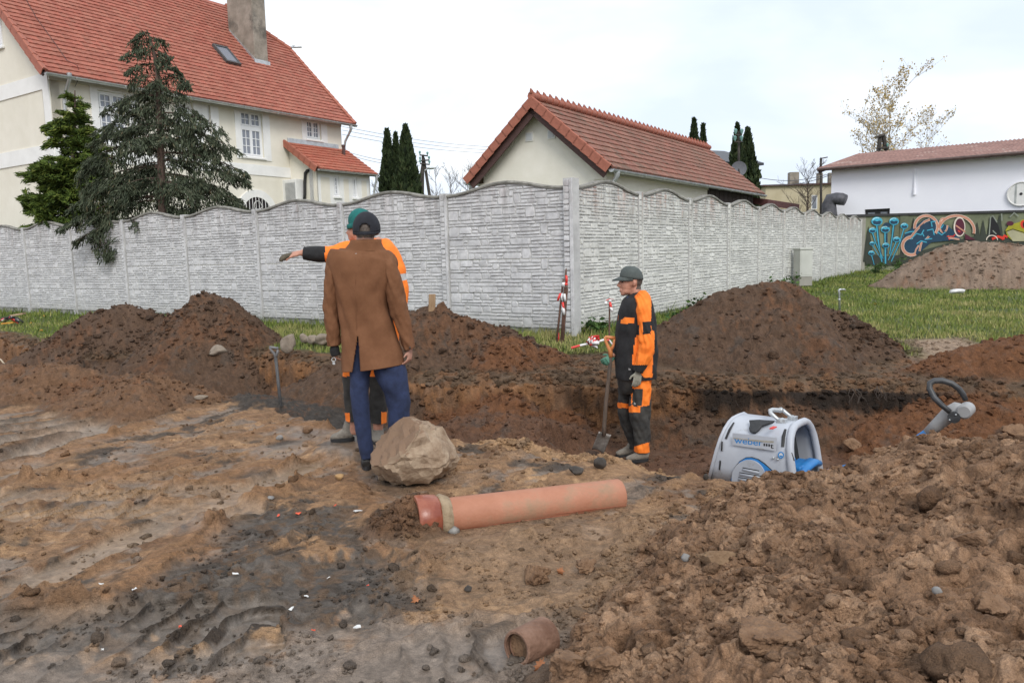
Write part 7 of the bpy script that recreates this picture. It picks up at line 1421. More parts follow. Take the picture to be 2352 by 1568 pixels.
# ---- clay pipe
M_CLAY = pmat('pink_clay', (.36, .150, .085), (.46, .215, .135), 3, .55, .15, 60, c3=(.30, .195, .12), s3=3.2, f3=.50, rough2=.8); M_GLZ = pmat('red_glazed_clay', (.22, .055, .03), (.40, .15, .09), 6, .3, .1, 40, c3=(.42, .22, .15), s3=5, f3=.52); M_MORT = pmat('sandy_mortar', (.25, .185, .115), (.36, .275, .18), 12, .95, .6, 40)
pa = P(972, 1190, 4.24); pb = P(1424, 1136, 4.66); ax = (pb - pa).normalized(); pipe = thing('clay_pipe', 'long terracotta drain pipe with socket lying on the sand', 'pipe', (pa + pb) / 2)
def lathe(mb, a, d, prof, n=40, m=0):
    u = d.orthogonal().normalized(); w = d.cross(u); V = []; k = len(prof)
    for (s, r) in prof: V += [a + d * s + u * (r * math.cos(2 * math.pi * j / n)) + w * (r * math.sin(2 * math.pi * j / n)) for j in range(n)]
    mb.add(V, [[i * n + j, i * n + (j + 1) % n, ((i + 1) % k) * n + (j + 1) % n, ((i + 1) % k) * n + j] for i in range(k - 1) for j in range(n)], m)
Lp_ = (pb - pa).length; R0 = .101
m = MB(); lathe(m, pa, ax, [(.05, R0 - .016), (.05, R0), (Lp_ * .3, R0), (Lp_ * .6, R0 - .001), (Lp_ - .008, R0 - .001), (Lp_, R0 - .006), (Lp_, R0 - .018), (.05, R0 - .018)]); m.out('barrel', M_CLAY, pipe, 40)
m = MB(); lathe(m, pa, ax, [(-.045, .104), (-.045, .128), (-.035, .135), (.02, .134), (.07, .128), (.092, .112), (.10, R0 + .001), (.09, .108), (-.045, .108)]); m.out('socket', M_GLZ, pipe, 40)
mo = MB(); lathe(mo, pa, ax, [(.085, .100), (.088, .122), (.11, .126), (.135, .118), (.155, .1015)]); Vm = np.array(mo.V); rr = np.random.RandomState(2); Vm += (fbm(Vm[:, 0] * 30, Vm[:, 2] * 30, 3, 3) * .014)[:, None] * np.array([0, -.5, 1]); obj('mortar_collar', Vm, mo.F, M_MORT, pipe, True)
m = MB(); u_ = ax.cross(Zd).normalized(); lathe(m, pa, ax, [(-.02, .001), (-.02, .105)], 24); m.out('soil_plug', M_CLODS, pipe, True)
m = MB(); m.tube([pa + ax * .14 + Vector((.01, -.095, -.055)), pa + ax * .17 + Vector((.015, -.102, -.06)), pa + ax * .20 + Vector((.01, -.094, -.065))], [.02, .032, .018], 8); m.out('mortar_lump', pmat('grey_wet_mortar', (.16, .16, .155), (.30, .29, .27), 14, .5, .5, 40), pipe, True)
for q, (an, s0_, s1_) in enumerate([(-.55, .30, .98), (-.62, .18, .80), (-.35, .62, 1.0)]):
    uu_ = Vector((0, -math.cos(an), math.sin(an))); uu_ = (uu_ - ax * uu_.dot(ax)).normalized(); m = MB(); m.tube([pa + ax * (Lp_ * f_) + uu_ * (R0 + .0002) for f_ in (s0_, (s0_ + s1_) / 2, s1_)], [.0012, .0022, .001], 5); m.out('scratch_line', M_GLZ, pipe)
# ---- short broken pipe in front
qa = P(1186, 1488, 2.80); qd = (P(1250, 1462, 2.92) - qa).normalized(); bpz = thing('broken_pipe', 'short muddy broken pipe stub at the foot of the foreground heap', 'pipe', (qa.x, qa.y, HZ(qa.x, qa.y)))
m = MB(); lathe(m, qa, qd, [(.0, .054), (-.002, .062), (.003, .068), (.05, .071), (.11, .075), (.17, .078), (.17, .064), (.02, .054)]); m.out('stub', pmat('muddy_rust_clay', (.13, .065, .04), (.27, .16, .11), 9, .9, .6, 40, c3=(.25, .21, .18), s3=7, f3=.60), bpz, 40)
m = MB(); lathe(m, qa, qd, [(.035, .001), (.028, .058)], 28); m.out('soil_plug', M_CLODS, bpz, True)
# ---- leaves
M_LEAF = pmat('dry_orange_leaf', (.24, .085, .03), (.42, .17, .07), 14, .7, .3, 40); M_LEAFY = pmat('yellow_orange_leaf', (.45, .20, .03), (.6, .32, .05), 14, .7)
def leaf(label, px, py, w, seed, mat=M_LEAF, up=.6, grp='fallen leaves'):
    g = G(px, py, 0)
    for _ in range(6): g = g * .5 + G(px, py, HZ(g.x, g.y)) * .5
    r = w / F * g.y / 2; rng = random.Random(seed); V = [(0, 0, 0)]; n = 20
    for k in range(n): a = 2 * math.pi * k / n; q = r * (1.0 if k % 4 == 0 else (.55 if k % 2 else .78)) * rng.uniform(.85, 1.1); V.append((q * math.cos(a), q * math.sin(a), r * .35 * math.sin(2 * a + seed)))
    rot = Matrix.Rotation(up, 3, 'X') @ Matrix.Rotation(rng.uniform(-.5, .5), 3, 'Y'); W_ = [tuple(rot @ Vector(v) + Vector((g.x, g.y, HZ(g.x, g.y) + r * .6))) for v in V]; o = obj('fallen_leaf', W_, [[0, 1 + k, 1 + (k + 1) % n] for k in range(n)], mat, None, True); o.modifiers.new('t', 'SOLIDIFY').thickness = .0012; tag(o, label, 'leaf', grp)
leaf('brown maple leaf leaning at the foot of the short broken pipe', 1243, 1540, 44, 1, up=1.1); leaf('curled orange leaf between two sandy clods right of centre', 1288, 1318, 24, 2, up=1.2); leaf('flat reddish leaf on the dark mud edge below the pipe', 957, 1383, 30, 3, up=.2)
for i, (x, y, w) in enumerate([(95, 762, 10), (100, 728, 8), (70, 744, 8), (160, 766, 8), (2010, 700, 8)]): leaf(['yellow-orange leaf on the grass at the trench edge on the left', 'orange leaf on the grass close under the left fence panels', 'small red leaf in the middle of the left grass', 'orange leaf on the left grass touching the soil heap', 'small orange leaf on the right grass behind the heap'][i], x, y, w, 10 + i, M_LEAFY, .3)
# ---- litter in the mud
M_LW = pmat('white_plastic_scrap', (.55, .55, .54), (.75, .75, .74), 20, .5); M_LR = pmat('red_plastic_scrap', (.55, .06, .03), (.72, .12, .05), 20, .5)
lw = [(822, 1176, 34, 0, 'white plastic scrap stuck to a dark lump left of the pipe socket'), (770, 1175, 12, 1, 'red scrap nearest the pipe socket'), (685, 1188, 26, 1, 'larger red scrap on the upper dark mud patch'), (640, 1192, 14, 1, 'leftmost red scrap on the upper dark mud patch'), (235, 1365, 18, 0, 'leftmost white scrap on the black mud'), (310, 1378, 20, 0, 'second white scrap from the left on the black mud'), (543, 1343, 24, 0, 'brightest white scrap in the middle of the black mud'), (670, 1413, 30, 0, 'large white scrap in the lower middle of the black mud'), (705, 1372, 20, 0, 'white scrap just above the large lower one'), (845, 1348, 10, 1, 'tiny red scrap at the right edge of the black mud'), (820, 1438, 34, 0, 'long white scrap at the lower right edge of the black mud'), (720, 1452, 22, 1, 'red strip at the lower edge of the black mud'), (415, 1448, 18, 1, 'red scrap inside the lower wheel track'), (235, 1493, 14, 0, 'small white scrap in the lowest wheel track'), (755, 1330, 14, 0, 'small white scrap at the upper right of the black mud')]
for i, (x, y, w, c, lb) in enumerate(lw):
    g = G(x, y, 0); g.z = HZ(g.x, g.y); r = w * .75 / F * g.y / 2; rng = random.Random(i); n = 6; V = [(g.x + r * math.cos(6.283 * k / n + i) * rng.uniform(.5, 1.1), g.y + r * .8 * math.sin(6.283 * k / n + i) * rng.uniform(.4, 1.1), g.z + .012 + rng.uniform(-.004, .012)) for k in range(n)] + [(g.x, g.y, g.z + .018)]
    o = obj('plastic_scrap', V, [[k, (k + 1) % n, n] for k in range(n)], M_LR if c else M_LW); o.modifiers.new('t', 'SOLIDIFY').thickness = .003; tag(o, lb, 'litter', 'plastic scraps in the mud')
# ---- shovel left in the trench
q = lambda x, y: P(x, y, 7.9); sh = thing('shovel', 'shovel with grey D-grip standing in the trench left of the men', 'shovel', (q(644, 930).x, 7.9, HZ(q(644, 930).x, 7.9))); M_GREYP = pmat('grey_plastic', (.10, .10, .105), (.18, .18, .185), 8, .6)
m = MB(); s0_, s1_ = q(633, 820), q(643, 915); dd = (s1_ - s0_); m.tube([s0_, s1_, s0_ + dd * 1.55], [.016, .017, .017], 10); m.out('shaft', pmat('dark_steel_tube', (.03, .03, .032), (.07, .07, .07), 9, .5), sh, True)
m = MB(); m.tube([q(633, 822), q(630, 812), q(622, 803), q(620, 797)], [.016, .014, .012, .013], 8); m.tube([q(633, 822), q(637, 810), q(638, 803)], [.015, .013, .012], 8); m.tube([q(619, 797), q(639, 800)], .014, 8); m.out('grip', M_GREYP, sh, True)
be_ = s0_ + dd * 1.5; m = MB(); m.box(be_ + Vector((-.10, -.01, -.28)), (.2, 0, 0), (0, .012, 0), (.01, .03, .28)); m.out('blade', M_STEEL, sh, bevel=.004)
# ---- board in the heap
c = P(990, 690, 9.75); m = MB(); m.box(c + Vector((-.045, -.012, -.3)), (.085, .01, 0), (0, .028, 0), (.02, 0, .38)); tag(m.out('wooden_board', pmat('raw_plank', (.24, .15, .08), (.36, .25, .15), 9, .85, .2, 50, stretch=(5, 5, .6)), bevel=.003), 'short wooden board sticking out of the middle soil heap', 'board')
# ---- rods with barrier tape at the fence corner
M_RUST = pmat('rusty_rod', (.07, .035, .025), (.16, .085, .06), 10, .85, .3, 60); M_TR = pmat('red_barrier_tape', (.60, .03, .025), (.75, .06, .05), 12, .45); M_TW = pmat('white_barrier_tape', (.68, .68, .68), (.82, .82, .82), 12, .45)
z9 = lambda x, y: ((2200 + x * .2551) / 1.7415, (1050 + y * .2551) / 1.7415); v9 = lambda x, y, Y=10.35: P(*z9(x, y), Y)
def strip(mb, pts, w):
    L_ = [Vector(p) + Vector((-w / 2, 0, 0)) for p in pts]; R_ = [Vector(p) + Vector((w / 2, -.008 * (i % 2), 0)) for i, p in enumerate(pts)]; n = len(pts); mb.add(L_ + R_, [[i, n + i, n + i + 1, i + 1] for i in range(n - 1)])
def scrap(parent, pts, w, red, Y=10.28):
    m = MB(); strip(m, [v9(x, y, Y) for x, y in pts], w); o = m.out('barrier_tape', M_TR if red else M_TW, parent, True); o.modifiers.new('t', 'SOLIDIFY').thickness = .002
for i, (a, b, lb, sc_) in enumerate([((255, 95), (165, 1340), 'tallest rusty rod with a dark tip leaning at the fence corner', [([(255, 200), (262, 260), (258, 350)], .03, 1), ([(225, 490), (232, 560), (240, 610)], .03, 0), ([(205, 690), (215, 760), (222, 820)], .035, 0)]), ((208, 260), (90, 1310), 'leftmost leaning rusty rod of the bundle at the fence corner', [([(215, 310), (205, 340), (212, 380)], .04, 0), ([(165, 480), (140, 540), (122, 600)], .03, 1), ([(190, 480), (180, 540), (178, 590)], .02, 0), ([(130, 1100), (132, 1180), (128, 1290)], .025, 1)]), ((268, 360), (185, 1345), 'thick rusty rod on the right of the bundle at the fence corner', [([(240, 320), (262, 345), (250, 360)], .04, 1), ([(200, 620), (208, 700), (215, 740)], .03, 1)])]):
    pa_, pb_ = v9(*a, 10.45), v9(*b, 10.2); t = thing('steel_rod', lb, 'rod', (pb_.x, pb_.y, pb_.z)); m = MB(); m.tube([pa_, pa_.lerp(pb_, .06), pb_ - Zd * .05], [.008, .014 + .004 * (i == 2), .015 + .004 * (i == 2)], 8); m.out('rod', M_RUST, t, True)
    for s_ in sc_: scrap(t, *s_)
pa_, pb_ = v9(935, 560, 9.6), v9(928, 1150, 9.5); t = thing('marker_stake', 'thin rusty stake tied with red and white tape behind the spade', 'stake', pb_); m = MB(); m.tube([pa_, pb_ - Zd * .1], .011, 8); m.out('stake', M_RUST, t)
for s_ in [([(935, 570), (905, 580), (880, 600)], .02, 1), ([(940, 570), (975, 572), (1000, 582)], .02, 1), ([(880, 605), (872, 640), (876, 665)], .025, 0), ([(940, 620), (955, 690), (965, 705)], .03, 1), ([(955, 700), (968, 740), (978, 775)], .03, 0), ([(925, 575), (950, 600), (930, 620)], .03, 0)]: scrap(t, *s_, 9.5)
t = thing('barrier_tape_bundle', 'red and white tape wound on a bar lying in the grass', 'tape', v9(640, 1290, 9.35)); bar_pts = [(335, 1362), (470, 1325), (600, 1297), (740, 1268), (860, 1232), (930, 1240), (980, 1310)]
for i in range(6):
    m = MB(); m.tube([v9(*bar_pts[i], 9.35) + Zd * .02, v9(*bar_pts[i + 1], 9.35) + Zd * .02], .014 if i < 5 else .009, 8); m.out('wrapped_bar', M_TR if i % 2 == 0 else M_TW, t)
rng = random.Random(3)
for i in range(16):
    m = MB(); c = v9(670 + rng.uniform(-50, 50), 1270 + rng.uniform(-40, 50), 9.33) + Zd * .02; m.tube([c + Vector((rng.uniform(-.05, .05), rng.uniform(-.03, .03), rng.uniform(-.05, .05))) for _ in range(4)], [(.004, .022)] * 4, 6); m.out('tape_fold', M_TR if i % 2 else M_TW, t, True)
# ---- meter cabinet, standpipe, scrap, hose heap
c = P(*z3(860, 1245), 20.6); t = thing('meter_cabinet', 'pale grey concrete utility cabinet standing in front of the receding fence', 'utility box', c); M_CAB = pmat('pale_cabinet', (.46, .47, .43), (.56, .57, .53), 2, .8, .1, 40); sx_ = Bd; sy_ = Ad
m = MB(); m.cbox(c + Zd * .10, .40, .26, .24, Vector((.95, .3, 0)), Vector((-.3, .95, 0))); m.out('base', M_MGREY, t)
m = MB(); m.cbox(c + Zd * .58, .40, .28, .72, Vector((.95, .3, 0)), Vector((-.3, .95, 0))); m.out('cabinet', M_CAB, t, bevel=.01); m = MB(); m.cbox(c + Zd * .96, .45, .33, .05, Vector((.95, .3, 0)), Vector((-.3, .95, 0))); m.out('lid', M_CAB, t, bevel=.008); m = MB(); m.cbox(c + Zd * .58 - Vector((-.3, .95, 0)) * .143, .34, .006, .62, Vector((.95, .3, 0)), Vector((-.3, .95, 0))); m.out('door', M_CAB, t)
c0_ = P(*z3(1110, 1418), 12.6); v3 = lambda x, y: P(*z3(x, y), 12.6); t = thing('standpipe', 'short galvanised standpipe with a bent top in the grass', 'pipe', c0_); m = MB(); m.tube([v3(1110, 1425), v3(1107, 1300), v3(1105, 1282), v3(1112, 1277), v3(1122, 1277)], [.016, .016, .019, .019, .017], 10); m.out('riser', M_ZINC, t, True); m = MB(); m.tube([v3(1122, 1277), v3(1140, 1276), v3(1149, 1280)], [.014, .012, .010], 8); m.tube([v3(1107, 1350), v3(1107, 1340)], .022, 8); m.out('spout', M_ZINC, t, True)
c = P(*z3(1908, 1300), 15.0); V, Fc = blob(2, 5, .2, 2, 4, (.17, .12, .05)); tag(obj('plastic_bag', V + np.array([c.x, c.y, c.z + .03]), Fc, M_LW, None, True), 'crumpled white plastic scrap at the foot of the far gravel heap', 'litter')
hx = lambda x, y, Y=16.6: P(x, y, Y); t = thing('hose_heap', 'tangle of hoses and boards lying on the grass at the far left', 'hose', hx(25, 740)); rng = random.Random(8)
for i, (mt_, r_) in enumerate([(M_BLK, .02), (M_TR, .018), (M_BLK, .02), (M_TR, .016), (M_ZINC, .012), (M_BLK, .016)]):
    m = MB(); x0 = rng.uniform(-5, 12); m.tube([hx(x0 + k * 7 + rng.uniform(-3, 3), 741 - 12 * math.sin(math.pi * (k + .4) / 6.5) + rng.uniform(-3, 2), 16.5 + rng.uniform(-.15, .15)) for k in range(7)], r_, 7); m.out('hose', mt_, t, True)
m = MB(); b0 = hx(22, 727, 16.7); m.box(b0, hx(52, 722, 16.7) - b0, (0, .12, 0), (0, 0, .035)); m.out('board', pmat('pale_board', (.36, .25, .16), (.45, .33, .22), 6, .8), t); m = MB(); b0 = hx(2, 745, 16.4); m.box(b0, hx(30, 742, 16.4) - b0, (0, .06, 0), (0, 0, .03)); m.out('board', M_LEAFY, t)
m = MB(); m.tube([P(x, y, 10.4) for x, y in ((-12, 820), (2, 826), (10, 836), (14, 850), (17, 864))], .011, 7); tag(m.out('pale_cable', pmat('cream_cable', (.45, .38, .28), None, 8, .6), None, True), 'pale cable end poking out of the trench at the far left', 'cable')
# ---- roots hanging from the cut
rng = random.Random(11)
for i, (x, y, Y) in enumerate([(1690, 905, 7.75), (1960, 892, 7.45), (2020, 885, 7.4), (2290, 900, 7.1)]):
    m = MB(); b0 = P(x, y, Y)
    for k in range(7):
        pts = [b0 + Vector((rng.uniform(-.05, .05), -.02, 0))]
        for s_ in range(4): pts.append(pts[-1] + Vector((rng.uniform(-.035, .035), rng.uniform(-.03, .0), -rng.uniform(.015, .05))))
        m.tube(pts, [.0035, .003, .0025, .002, .001], 4)
    o = m.out('root_tuft', M_TWIG); o['kind'] = 'stuff'; tag(o, ['root tuft hanging from the trench bank left of the compactor', 'root tuft over the black layer above the compactor opening', 'right-hand root tuft over the black layer', 'root tuft right of the compactor handle ring'][i], 'roots')
# ------------------------------------------------------------------ plate compactor
ex = Vector((math.cos(math.radians(40)), -math.sin(math.radians(40)), 0)); ey = Vector((math.sin(math.radians(40)), math.cos(math.radians(40)), 0)); CC = Vector((1.866, 5.53, 0)); TZ = .290
L8 = lambda x, y, z: CC + ex * x + ey * y + Zd * z
cpz = HZ(CC.x, CC.y); comp = thing('plate_compactor', 'light grey and blue plate compactor standing in the pit behind the foreground heap', 'compactor', (CC.x, CC.y, cpz))
M_HOOD = pmat('scratched_grey_paint', (.38, .405, .455), (.46, .485, .53), 2.5, .42, .06, 50, c3=(.22, .21, .19), s3=9, f3=.60); M_BLUE = pmat('blue_paint', (.015, .15, .42), (.03, .22, .55), 5, .45, .05, 40, c3=(.12, .12, .12), s3=12, f3=.66); M_DKG = pmat('dark_engine_grey', (.015, .016, .018), (.04, .042, .045), 8, .6, .3, 40); M_CAST = pmat('cast_grey', (.26, .26, .26), (.34, .34, .34), 6, .5, .1, 50)
sec = [(-.255, -.17), (-.262, -.05), (-.258, .07), (-.240, .16), (-.205, .225), (-.155, .268), (-.10, .288), (0, .292), (.10, .288), (.155, .268), (.205, .225), (.240, .16), (.258, .07), (.262, -.05), (.255, -.17)]
xl = lambda z: -.225 - .115 * (TZ - z) / .46; xr = lambda z: .215 + .075 * (TZ - z) / .46
nx = 9; V = []; Fc = []; ns = len(sec)
for i in range(nx):
    t = i / (nx - 1)
    for (y, z) in sec: edge = .985 if i in (0,) else 1; V.append(L8(xl(z) + (xr(z) - xl(z)) * t, y * edge, TZ + (z - .29) * 1.0))
for i in range(nx - 1):
    for j in range(ns - 1): Fc.append([i * ns + j, i * ns + j + 1, (i + 1) * ns + j + 1, (i + 1) * ns + j][::-1])
Fc.append(list(range(ns)))
hood = obj('hood', V, Fc, M_HOOD, comp, 40); so_ = hood.modifiers.new('t', 'SOLIDIFY'); so_.thickness = .008; so_.offset = -1
# end flange left and rim right
m = MB(); m.tube([L8(xl(z) - .004, y * 1.005, z) for (y, z) in sec], .013, 8); m.out('end_flange', M_HOOD, hood, True)
m = MB(); m.tube([L8(xr(z) + .012, y * .99, z - .004) for (y, z) in sec], .027, 12); m.out('guard_rim', M_HOOD, hood, True)
m = MB(); Vb = [L8(xr(z) - .12, y * .93, z - .015) for (y, z) in sec]; m.add(Vb, [list(range(ns))[::-1]]); m.out('inner_panel', M_DKG, comp)
m = MB()
for r_ in range(7):
    for c_ in range(5): p_ = L8(xr(.16) - .1, -.205 + c_ * .014, .13 + r_ * .015); m.add([p_ + ey * (.0045 * math.cos(a)) + Zd * (.0045 * math.sin(a)) for a in [i * math.pi / 4 for i in range(8)]], [list(range(8))])
om = m.out('perforation', M_CAST, comp); om['kind'] = 'stuff'
S8 = lambda x, y, d=0.: HIT(1619.3 + .14649 * x, 918.7 + .14649 * y, CC - ey * (.262 + d), ey)
def plate(name, pts, mat, parent, d, th=.004): m = MB(); m.prism([S8(x, y, d) for x, y in pts], -ey * th); return m.out(name, mat, parent)
for (x0, y0, x1, y1, w) in [(268, 640, 262, 800, 24), (240, 940, 228, 1095, 24), (1352, 815, 1395, 950, 30)]: plate('slot', [(x0 - w / 2, y0), (x0 + w / 2, y0 + 8), (x1 + w / 2, y1), (x1 - w / 2, y1 - 8)], M_BLK, hood, .0005, .002)
for pts in ([(.66, 4), (.66, 5)],): pass
for t0 in (.075, .925):
    m = MB(); ring_ = [L8(xl(z) + (xr(z) - xl(z)) * t0, y * 1.008, z + .0015) for (y, z) in sec[3:6]]; m.tube(ring_, [(.011, .003), (.013, .003), (.008, .003)], 6); m.out('seam_gap', M_BLK, hood)
# sticker with lettering
plate('sticker', [(432, 512), (1130, 588), (1112, 795), (428, 700)], pmat('sticker_film', (.40, .425, .475), (.47, .495, .54), 4, .3), hood, .001, .0012)
def lettering(body, p0, p1, hgt, mat, d, name, off=0.):
    cu = bpy.data.curves.new('t', 'FONT'); cu.body = body; cu.size = 1; cu.offset = off; o = bpy.data.objects.new('t', cu); COL.objects.link(o); dg = bpy.context.evaluated_depsgraph_get(); dg.update(); me = bpy.data.meshes.new_from_object(o.evaluated_get(dg)); V = np.array([v.co[:] for v in me.vertices]); Fc = [list(p.vertices) for p in me.polygons]; bpy.data.objects.remove(o); bpy.data.meshes.remove(me)
    a, b = S8(*p0, d), S8(*p1, d); u = (b - a); V[:, 0] -= V[:, 0].min(); V[:, 0] /= V[:, 0].max(); V[:, 1] -= 0; V[:, 1] /= .72; W_ = [a + u * x + Zd * (hgt * y) for x, y, z in V]; return obj(name, [tuple(w) for w in W_], Fc, mat, hood)
M_LB = pmat('blue_lettering', (.02, .19, .50), (.03, .24, .58), 8, .4); M_LK = pmat('black_lettering', (.012, .012, .014), None, 8, .4); hh = (S8(500, 575) - S8(500, 672)).length
lettering('weber', (458, 668), (905, 716), hh, M_LB, .0026, 'lettering', .012)
for k in range(3): plate('letter_block', [(918 + k * 38, 676 + k * 5), (942 + k * 38, 679 + k * 5), (942 + k * 38, 718 + k * 5), (918 + k * 38, 714 + k * 5)], M_LK, hood, .0026, .0008)
lettering('t', (1022, 752), (1076, 760), hh * .85, M_LK, .0026, 'lettering', .02)
plate('scuff', [(445, 585), (700, 612), (1080, 640), (1075, 668), (900, 660), (620, 625), (450, 600)], pmat('scratched_metal', (.30, .28, .23), (.42, .40, .36), 30, .6), hood, .0038, .0006)
plate('scuff', [(810, 745), (930, 760), (920, 775), (860, 770)], M_CAST, hood, .0032, .0006)
rr = [(1190 + 48 * math.cos(a), 860 + 54 * math.sin(a)) for a in [i * math.pi / 12 for i in range(24)]]; plate('round_badge', rr, M_LB, hood, .0012, .001); plate('badge_field', [(1190 + 30 * math.cos(a), 860 + 34 * math.sin(a)) for a in [i * math.pi / 12 for i in range(24)]], M_LW, hood, .0024, .0006); plate('badge_mark', [(1165, 860), (1215, 868), (1205, 890), (1175, 886)], M_LB, hood, .0032, .0005)
for (x, y) in ((1073, 905), (1143, 928), (522, 1035), (785, 1033), (912, 1095)): m = MB(); c = S8(x, y, .006); m.ell(c, .0085, .0085, .0085, None, 10, 6); m.out('bolt', M_ZINC, hood, True)
plate('warning_label', [(1072, 405), (1130, 410), (1126, 428), (1068, 424)], M_TR, hood, -.07, .07)
# fan cover
fc = (690, 1185)
plate('cover_surround', [(405, 1275), (425, 1180), (470, 1060), (550, 960), (640, 905), (730, 900), (830, 930), (930, 1000), (1095, 1145), (1010, 1235), (950, 1340), (420, 1340)], M_BLUE, hood, .001, .004)
plate('cover_edge', [(398, 1275), (418, 1180), (462, 1055), (545, 950), (640, 893), (735, 888), (840, 920), (940, 990), (1105, 1140), (1095, 1145), (930, 1000), (830, 930), (730, 900), (640, 905), (550, 960), (470, 1060), (425, 1180), (405, 1275)], M_BLK, hood, .001, .003)
fcv = plate('fan_cover', [(690 + 262 * math.cos(a), 1215 + 285 * math.sin(a)) for a in [math.pi + i * math.pi / 20 for i in range(21)]] + [(985, 1340), (430, 1340)], M_CAST, hood, .006, .012); fcv.data.materials[0] = M_HOOD
for (x0, y0, x1, y1) in [(590, 1050, 850, 1100), (540, 1125, 905, 1185), (525, 1200, 910, 1262), (525, 1280, 800, 1312)]:
    plate('louvre_gap', [(x0, y0), (x1, y1), (x1, y1 + 16), (x0, y0 + 14)], M_BLK, fcv, .019, .001); m = MB(); m.tube([S8(x0, y0 + 36, .018), S8(x1, y1 + 38, .018)], [(.011, .006)] * 2, 8, ref=ey); m.out('louvre', M_HOOD, fcv, True)
# fuel cap guard
m = MB(); gpts = [HIT(1619.3 + .14649 * x, 918.7 + .14649 * y, L8(0, -.2, .235), (-ey * .75 + Zd * .66).normalized()) for x, y in ((700, 330), (860, 322), (1105, 340), (1060, 375), (900, 425), (860, 480), (800, 530), (750, 530), (705, 500), (700, 455), (715, 400))]; m.prism(gpts, (-ey * .75 + Zd * .66).normalized() * .022); m.out('cap_guard', M_DKG, hood, bevel=.006)
# lifting shackle
s8 = lambda x, y, dy=0.: HIT(1619.3 + .14649 * x, 918.7 + .14649 * y, CC + ey * dy, ey); m = MB(); m.tube([s8(1185, 335, -.05), s8(1100, 265, -.05), s8(1030, 205, -.05), s8(1020, 165, -.03), s8(1060, 150, .0), s8(1180, 158, .05), s8(1230, 165, .07), s8(1290, 215, .07), s8(1370, 275, .07)], [.012, .013, .015, .016, .016, .016, .015, .013, .012], 10); sk_ = m.out('shackle', M_ZINC, comp, True)
for (x, y, d_) in ((1190, 330, -.05), (1350, 290, .07)): m = MB(); c = s8(x, y, d_); m.tube([c - ey * .03, c + ey * .03], .022, 12); m.tube([c - ey * .04, c - ey * .03], .016, 6); m.cbox(c + ex * .03 - Zd * .01, .02, .05, .06, ex, ey); m.out('shackle_pin', M_ZINC, sk_)
m = MB(); m.tube([s8(1165, 160, .04), s8(1205, 150, .06)], .019, 10); m.out('shackle_boss', M_ZINC, sk_, True)
# blue engine guard in the opening
m = MB(); m.tube([L8(.27, -.19, -.06), L8(.29, -.08, -.01), L8(.29, .08, -.005), L8(.28, .2, -.04)], [(.05, .03)] * 4, 10, ref=Zd); m.out('engine_guard', M_BLUE, comp, True); m = MB(); m.box(L8(.20, -.18, -.02), ex * .10, ey * .25, Zd * .035); m.out('guard_plate', M_BLUE, comp, bevel=.008); m = MB(); m.box(L8(.22, -.09, .0), ex * .006, ey * .028, Zd * .05); m.out('lug', M_BLUE, comp, bevel=.003)
m = MB(); m.box(L8(-.30, -.22, -.32), ex * .56, ey * .44, Zd * .17); m.out('engine_block', M_DKG, comp, bevel=.01)
m = MB(); m.prism([L8(-.45, -.25, cpz + .10), L8(-.38, -.25, cpz + .02), L8(.32, -.25, cpz + .02), L8(.42, -.25, cpz + .10), L8(.42, -.25, cpz + .125), L8(.32, -.25, cpz + .05), L8(-.38, -.25, cpz + .05), L8(-.45, -.25, cpz + .125)], ey * .5); m.out('base_plate', M_CAST, comp)
# handle
h8 = lambda x, y: HIT(1550.4 + .3408 * x, 803.9 + .3408 * y, CC, ey)
m = MB(); a = h8(1720, 545); b = h8(1480, 720); e0 = L8(.3, 0, -.1); m.tube([a, b, b.lerp(e0, .5), e0], [(.032, .028)] * 4, 4, ref=ey); m.out('handle_bar', M_BLUE, comp, bevel=.006)
m = MB(); m.tube([h8(1705, 560), h8(1770, 500), h8(1850, 430), h8(1910, 400), h8(1950, 395)], [(.034, .030), (.040, .036), (.050, .045), (.052, .052), (.03, .04)], 14, ref=ey); hd = m.out('handle_head', M_CAST, comp, True)
c = h8(1960, 405); m = MB(); m.tube([c - ey * .065, c - ey * .055, c + ey * .06], [.035, .045, .045], 18); m.out('pivot_drum', M_CAST, hd, 40); m = MB(); c2 = h8(1895, 440); m.tube([c2 - ey * .075, c2 - ey * .055], .036, 18); m.out('mount_disc', M_DKG, hd, 40)
for (x, y) in ((1868, 455), (1910, 420)): m = MB(); m.ell(h8(x, y) - ey * .078, .006, .006, .006, None, 8, 6); m.out('bolt', M_ZINC, hd)
m = MB(); lp = [(1868, 402), (1810, 360), (1755, 310), (1722, 255), (1722, 220), (1750, 206), (1800, 206), (1860, 228), (1905, 265), (1932, 305), (1945, 345)]; m.tube([h8(x, y) - ey * (.07 - .013 * i) for i, (x, y) in enumerate(lp)], [.016, .017, .0185, .019, .019, .019, .019, .0185, .018, .017, .016], 12); m.out('grip_loop', pmat('black_rubber_grip', (.02, .021, .023), (.055, .057, .06), 6, .45), hd, True)

